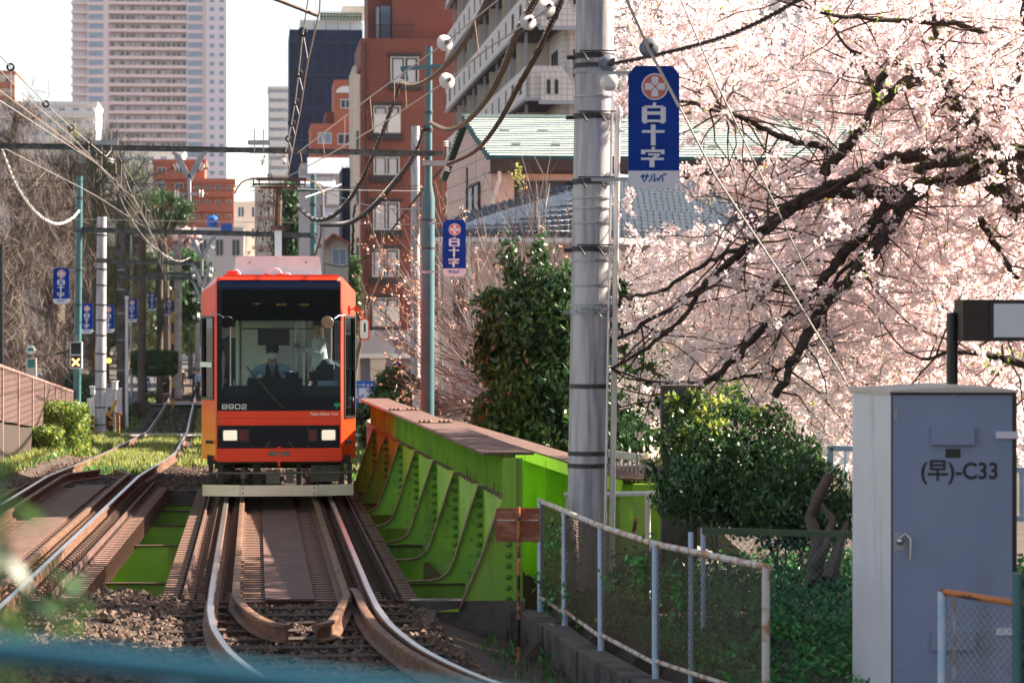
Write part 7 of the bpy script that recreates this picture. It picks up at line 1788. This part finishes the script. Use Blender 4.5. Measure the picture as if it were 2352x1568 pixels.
# crossing signal on green pole
Y = 69.75; t = thing('crossing_signal', 'white framed signal box with a glowing orange cross below a dark lamp', 'signal', W(176, 846, Y)); s = Y/F
b = MB(); a, c = W(162, 846, Y), W(190, 785, Y); b.box(a.x, c.x, Y-.12, Y, a.z, c.z); b.mi = 1
h_ = c.z-a.z; b.box(a.x+.03, c.x-.03, Y-.126, Y-.121, a.z+.03, a.z+h_*.46); b.box(a.x+.03, c.x-.03, Y-.126, Y-.121, a.z+h_*.54, c.z-.03)
for z in (a.z+h_*.46, c.z-.03): b.box(a.x+.02, c.x-.02, Y-.24, Y-.127, z, z+.012)
sg = b.build('housing', [M['white_paint'], M['black_paint']], t)
b = MB(); cx, cz = (a.x+c.x)/2, a.z+h_*.24; r_ = .085
b.beam((cx-r_, Y-.13, cz-r_), (cx+r_, Y-.13, cz+r_), .004, .04, up=(1, 0, -1)); b.beam((cx-r_, Y-.134, cz+r_), (cx+r_, Y-.134, cz-r_), .004, .04, up=(1, 0, 1)); b.build('lit_cross', M['signal_x'], sg)
b = MB(); b.beam(W(176, 770, Y+.1), W(176, 785, Y-.05), .05, .05); b.beam(W(130, 812, Y+.1), W(164, 806, Y), .06, .06); b.build('mount', M['dark_steel'], t)
# round stop sign with board
Y = 78; t = thing('tram_stop_sign', 'round white sign with a green tram outline above a green notice board', 'sign', W(70, 900, Y)); 
b = MB(); p = W(70, 803, Y); s = Y/F; b.lathe([(10.5*s, -.02), (10.5*s, .02)], p, (0, 1, 0), 20); dsc = b.build('disc', M['white_paint'], t)
b = MB(); b.box(p.x-.08, p.x+.08, Y-.035, Y-.0205, p.z-.03, p.z+.03); b.box(p.x-.05, p.x+.05, Y-.035, Y-.0205, p.z+.031, p.z+.05); b.build('tram_symbol', M['green_board'], dsc)
b = MB(); a, c = W(60, 865, Y), W(84, 822, Y); b.box(a.x, c.x, Y-.04, Y+.02, a.z, c.z); b.mi = 1; b.box(a.x+.05, c.x-.05, Y-.045, Y-.0405, (a.z+c.z)/2, c.z-.03); b.build('notice_board', [M['cream_wall2'], M['green_board']], t)
b = MB(); b.tube([(p.x, Y+.03, gh(p.x, Y)-.1), (p.x, Y+.03, p.z+.3)], .03, 8); b.build('post', M['dark_steel'], t)
# crossing furniture
def boxobj(name, label, cat, x0, y0, x1, y1, Y, d, m, extra=None, leg=True):
    a, c = W(x0, y1, Y), W(x1, y0, Y); t = thing(name, label, cat, ((a.x+c.x)/2, Y, a.z)); b = MB(); b.box(a.x, c.x, Y, Y+d, a.z, c.z); bo = b.build('casing', M[m], t)
    b = MB(); b.box(a.x+.03, c.x-.03, Y-.012, Y-.001, a.z+.04, c.z-.04); b.build('door', M[m], bo); b = MB(); b.box(a.x-.03, c.x+.03, Y-.04, Y+d+.03, c.z+.001, c.z+.03); b.build('lid', M[m], t)
    if leg: b = MB(); b.box((a.x+c.x)/2-.04, (a.x+c.x)/2+.04, Y+.05, Y+.12, gh(a.x, Y)-.2, a.z); b.build('post', M['galv'], t)
    return t
boxobj('relay_box', 'large grey crossing relay box behind the ringed pole', 'equipment box', 243, 893, 275, 950, 99.5, .6, 'grey_wall')
boxobj('relay_box', 'small white box left of the ringed pole', 'equipment box', 207, 889, 217, 906, 97, .3, 'white_paint')
boxobj('relay_box', 'small white box on post right of the ringed pole', 'equipment box', 257, 877, 268, 895, 98, .3, 'white_paint')
t = thing('barrier_post', 'orange and black striped level crossing post at the road edge', 'hazard post', W(253, 1004, 96)); b = MB(); a, c = W(248, 1000, 96), W(259, 934, 96)
for k in range(6): b.mi = k % 2; z0 = a.z+(c.z-a.z)*k/6; b.box(a.x, c.x, 96, 96.15, z0, z0+(c.z-a.z)/6)
b.build('post', [M['orange_rust'], M['black_paint']], t); b = MB(); b.beam(W(252, 950, 95.9), W(268, 920, 95.9), .06, .10); b.beam(W(240, 945, 95.9), W(262, 965, 95.9), .05, .06); b.build('barrier_arm', M['hazard'], t)
t = thing('barrier_boards', 'three orange and black boards across the path beside the hedge', 'barrier', W(205, 1000, 90)); 
for k in range(4):
    b = MB()
    for j in range(5): b.mi = j % 2; a = W(190+6*j, 958+13*k, 90); b.box(a.x, a.x+6*90/F, 90, 90.03, a.z-.05, a.z+.05)
    b.build('board', [M['hazard'], M['black_paint']], t)
b = MB(); a = W(206, 914, 90.1); b.box(a.x-.08, a.x+.08, 90.05, 90.15, gh(a.x, 90)-.1, a.z); b.build('post', M['porcelain'], t)
t = thing('barrier_post', 'plain orange-brown post at the right of the crossing gear', 'hazard post', W(271, 993, 97)); b = MB(); a = W(271, 951, 97); b.box(a.x-.05, a.x+.05, 97, 97.1, gh(a.x, 97)-.1, a.z); b.box(a.x-.12, a.x+.12, 97, 97.1, a.z+.001, a.z+.06); b.build('post', M['orange_rust'], t)
t = thing('warning_lamp', 'small round bright yellow warning lamp beside the ringed pole', 'lamp', W(250, 828, 101)); b = MB(); b.sphere(W(250, 828, 101), .09, 10); b.build('lens', M['yellow_lamp'], t, smooth=True); b = MB(); a = W(250, 828, 101.2); b.beam(a, (a.x, a.y, gh(a.x, a.y)), .04, .04); b.build('post', M['dark_steel'], t)
t = thing('flag_banner', 'thin upright orange-yellow banner behind the ringed pole', 'flag', W(221, 900, 100)); b = MB(); a, c = W(218, 860, 100), W(225, 770, 100); b.prism([(a.x, a.z), (c.x, a.z+.1), (c.x-.02, c.z-.2), (a.x+.04, c.z), (a.x-.02, (a.z+c.z)/2)], (0, 100, 0), (1, 0, 0), (0, 0, 1), (0, .02, 0)); b.build('cloth', M['hazard'], t); b = MB(); b.beam((c.x+.02, 100.03, c.z+.1), (c.x+.02, 100.03, gh(c.x, 100)), .02, .02); b.build('pole', M['galv'], t)
# station shelter
t = thing('tram_shelter', 'distant tram stop shelter with a white and red edged roof', 'shelter', W(405, 800, 225)); a, c = W(372, 735, 225), W(440, 716, 225)
b = MB(); b.box(a.x, c.x, 225, 231, a.z+.3, c.z); b.mi = 1; b.box(a.x, c.x, 224.9, 224.99, a.z, a.z+.29); b.build('roof', [M['white_paint'], M['sign_red']], t)
for x_ in (378, 408, 434): b = MB(); p = W(x_, 735, 226); b.box(p.x-.08, p.x+.08, 226, 226.16, gh(p.x, 226), p.z); b.build('post', M['dark_steel'], t)
# tiny people waiting
gp = 'people waiting near the crossing'
cc = lambda a, l, s='trouser': dict(face='skin', body=a, arm=a, leg=l, shoe='black_paint')
for (x_, Y, lab, c_, rz) in ((333, 150, 'small distant figure in dark blue clothes beside the brown pole', cc('sign_ink', 'trouser'), .3), (262, 112, 'dark dressed figure with pale face by the shaded conduit pole', cc('vest', 'trouser'), -.4),
                        (447, 170, 'distant figure in a dark jacket near the shelter', cc('trouser', 'vest'), .2), (455, 168, 'distant figure in pale blue and orange by the track', cc('shirt_blue', 'trouser'), 1.0), (417, 175, 'distant figure in black standing under the lattice pole', cc('vest', 'vest'), 0)):
    p = W(x_, 700, Y); add_person(lab, (p.x, Y, gh(p.x, Y)), rz, c_, standing(1.0))
# small white car on the street at far left
t = thing('parked_car', 'white hatchback car seen between the left edge and the bare trunk', 'car', W(10, 790, 106)); p = W(-6, 700, 104); g = gh(p.x, 104)+.25
b = MB(); prf = [(-.1, .35), (0, .75), (.9, .95), (1.6, 1.45), (3.2, 1.48), (3.8, .95), (3.9, .35)]; b.prism(prf, (p.x, 104, g), (0, 1, 0), (0, 0, 1), (1.65, 0, 0)); bd = b.build('body', M['car_white'], t, smooth=30)
b = MB(); b.prism([(.93, .98), (1.58, 1.42), (1.56, 1.42), (.90, .98)], (p.x+.1, 103.98, g), (0, 1, 0), (0, 0, 1), (1.45, 0, 0)); b.build('windscreen', M['pane'], t); b = MB(); b.box(p.x+1.651, p.x+1.66, 105.3, 107.4, g+1.0, g+1.38); b.build('side_window', M['pane'], t)
for dy in (.7, 3.1):
    for dx in (-.02, 1.5):
        b = MB(); b.lathe([(.3, 0), (.31, .17), (.18, .18)], (p.x+dx, 104+dy, g+.28), (1, 0, 0), 14); b.build('wheel', M['black_paint'], t, smooth=True)
for dx in (.12, 1.3): b = MB(); b.box(p.x+dx, p.x+dx+.24, 103.9, 103.98, g+.62, g+.74); b.build('headlight', M['lamp_shell'], t)
# ------------------------------------------------------------------ behind the girder
t = thing('shop_sign', 'blue and white shop signboard with large characters beside the tram', 'sign', W(835, 940, 100)); Y = 100; a, c = W(784, 936, Y), W(862, 874, Y); s = Y/F
b = MB(); b.box(a.x, c.x, Y, Y+.08, a.z, c.z); pn_ = b.build('panel', M['blue_tarp'], t); b = MB(); zA, zB = 2.5-(914-730)*s, 2.5-(891-730)*s; b.box(a.x+.04, c.x-.04, Y-.006, Y-.001, zA, zB); b.box(c.x-17*s, c.x-2*s, Y-.006, Y-.001, a.z+6*s, a.z+16*s); b.build('white_field', M['sign_white'], pn_)
def lett(body_, size, x, z, m, bold):
    o = text_obj('lettering', body_, size, Matrix.Translation((x, Y-.008, z)) @ FRONT, M[m], None, .002, .92, bold, 'RIGHT'); o.data.transform(wmat(t).inverted()); o.parent = t
lett('スーパーマーケット', .155, c.x-.05, 2.5-(888-730)*s, 'sign_white', .006); lett('よしや', .36, c.x-.04, 2.5-(911-730)*s, 'blue_tarp', .014); lett('P', .22, c.x-.48, a.z+.09, 'sign_white', .01)
b = MB(); b.box(a.x+.2, a.x+.28, Y+.09, Y+.15, gh(a.x, Y), c.z); b.box(c.x-.3, c.x-.22, Y+.09, Y+.15, gh(a.x, Y), c.z); b.build('post', M['galv'], t)
Y = 150; s = Y/F
t = thing('traffic_signs', 'blue one-way arrow plate above two round road signs on one post', 'road sign', W(915, 880, Y))
b = MB(); p = W(916, 770, Y+.05); b.beam(p, (p.x, p.y, gh(p.x, Y)), .06, .06); b.build('post', M['galv'], t)
b = MB(); a, c = W(905, 793, Y), W(929, 778, Y); b.box(a.x, c.x, Y-.02, Y, a.z, c.z); pl_ = b.build('arrow_plate', M['sign_blue'], t); b = MB(); zm_ = (a.z+c.z)/2; b.prism([(a.x+.05, zm_-.05), (a.x+.33, zm_-.05), (a.x+.33, zm_-.12), (c.x-.04, zm_), (a.x+.33, zm_+.12), (a.x+.33, zm_+.05), (a.x+.05, zm_+.05)], (0, Y-.03, 0), (1, 0, 0), (0, 0, 1), (0, .009, 0)); b.build('arrow', M['sign_white'], pl_)
for (yy_, m0, m1) in ((806, 'sign_red', 'sign_white'), (838, 'sign_red', 'sign_blue')):
    b = MB(); b.lathe([(8*s, 0), (8*s, .02)], W(915, yy_, Y-.03), (0, -1, 0), 18); dd = b.build('round_sign', M[m0], t); b = MB(); b.lathe([(6*s, 0), (6*s, .006)], W(915, yy_, Y-.051), (0, -1, 0), 18); b.mi = 1; q = W(915, yy_, Y-.06); b.beam(q+Vector((-.09, 0, .09)), q+Vector((.09, 0, -.09)), .004, .03, up=(0, 1, 0)); b.build('sign_face', [M[m1], M['sign_red']], dd)
t = thing('upright_banner', 'tall narrow orange-red banner among shrubs below the road signs', 'banner', W(925, 910, 64)); b = MB(); a, c = W(920, 912, 64), W(931, 838, 64); b.prism([(a.x, a.z), (c.x-.01, a.z+.02), (c.x, c.z), (a.x+.01, c.z-.01), (a.x-.01, (a.z+c.z)/2)], (0, 64, 0), (1, 0, 0), (0, 0, 1), (0, .012, 0)); b.build('cloth', M['orange_banner'], t); b = MB(); b.beam((c.x+.015, 64.01, c.z+.05), (c.x+.015, 64.01, gh(c.x, 64)), .02, .02); b.build('pole', M['galv'], t)
boxobj('meter_cabinet', 'plain white utility box standing beside the green pole base', 'utility box', 947, 899, 966, 950, 57.5, .4, 'white_paint')
t = thing('planter', 'long low dark brown planter wall behind the girder end', 'planter', W(940, 948, 59)); b = MB(); a, c = W(865, 952, 59), W(1026, 927, 59); b.box(a.x, c.x, 59, 59.15, a.z-.6, c.z); b.box(a.x, a.x+.1, 59.151, 60.4, a.z-.6, c.z); b.box(c.x-.1, c.x, 59.151, 60.4, a.z-.6, c.z); b.build('wall', M['dark_concrete'], t); b = MB(); b.box(a.x+.1, c.x-.1, 59.2, 60.4, c.z-.2, c.z-.08); b.build('soil', M['soil'], t)
b = MB(); a, c = W(842, 1015, 50), W(864, 966, 50); b.prism([(a.x, a.z-.4), (c.x, a.z-.4), (c.x, c.z-.12), (a.x, c.z)], (0, 50, 0), (1, 0, 0), (0, 0, 1), (0, 1.5, 0)); b.build('parapet_wall', M['concrete'], None, label='short pale sloping concrete parapet between tram side and green girder', cat='parapet')
# unseen brick block added outside the right edge to shade cabinet and foreground
t, s, px, pz = bld('unseen_shade_block', 'plain brown brick block added out of view to shade the cabinet and foreground', 2352, 700, 19, -.3)
t.rotation_euler = (0, 0, 0); t.location = (8.2, 11.5, -.3)
part(t, 'wall', M['brick_red'], (0, 9, 0, 15.8, 0, 11)); part(t, 'roof', M['concrete'], (-.3, 9.3, -.3, 16.1, 11.001, 11.25)); part(t, 'door', M['grey_wall'], (1, 2, -.04, -.001, 0, 2.1))
for z in (1.2, 4.4, 7.6):
    for x in (3, 6): win(t, x, z, 1.4, 1.2, 0)
    for y in (1.5, 5, 8.5, 12): win(t, 0, z, 1.4, 1.2, y, face='-x')
# ------------------------------------------------------------------ blurred foreground
t = thing('teal_railing', 'out-of-focus teal pipe railing across the bottom edge', 'railing', W(300, 1900, 3.0))
b = MB(); P = [W(-250, 1470, 2.5), W(0, 1496, 2.48), W(400, 1538, 2.45), W(800, 1580, 2.4), W(1500, 1660, 2.3)]; b.tube(P, .0125, 10); b.build('top_pipe', M['teal_rail'], t, smooth=True)
b = MB(); P2 = [p-Vector((0, 0, .28)) for p in P]; b.tube(P2, .011, 10); b.build('lower_pipe', M['teal_rail'], t, smooth=True)
for p in (P[0], P[2], P[4]): b = MB(); b.tube([(p.x, p.y, .3), (p.x, p.y, p.z-.016)], .016, 8); b.build('upright', M['teal_rail'], t, smooth=True)
t = thing('leafy_shoots', 'blurred green leafy shoots rising at the lower left corner', 'plant', W(60, 1700, 3.3)); b = MB(); PP = []
for (x_, y_, Y) in ((15, 1075, 3.4), (40, 1180, 3.3), (90, 1270, 3.5), (5, 1290, 3.2), (60, 1390, 3.3), (140, 1330, 3.7), (180, 1380, 3.6), (20, 1420, 3.2), (-20, 1160, 3.4)):
    e_ = W(x_, y_, Y); s_ = W(x_-60+rg.uniform(-60, 60), 1900, Y); m_ = s_.lerp(e_, .6)+Vector((-.03, 0, .02)); b.tube([s_, m_, e_], [.004, .003, .0015], 4)
    for k in range(9): u = .45+.55*k/8; q = m_.lerp(e_, (u-.45)/.55); PP.append(tuple(q+Vector((rg.gauss(0, .010), rg.gauss(0, .03), rg.gauss(0, .010)))))
b.build('stems', M['leaf_mid'], t, smooth=True); V = leaves(np.array(PP), .042, .45, rng); link('leaves', npmesh('leaves', V, 4, [M['leaf_mid'], M['leaf_dark']], rng.integers(0, 2, len(PP))), t)
# ------------------------------------------------------------------ haze
hz = MB(); hz.box(-620, 640, -60, 1120, -7, 142)
m = bpy.data.materials.new('haze_air'); m.use_nodes = True; n = m.node_tree.nodes; n.remove(n['Principled BSDF'])
pv = n.new('ShaderNodeVolumePrincipled'); pv.inputs['Color'].default_value = (.93, .94, 1, 1); pv.inputs['Density'].default_value = .00005; pv.inputs['Anisotropy'].default_value = .35
m.node_tree.links.new(pv.outputs[0], n['Material Output'].inputs['Volume'])
hz.build('haze', m, kind='stuff')
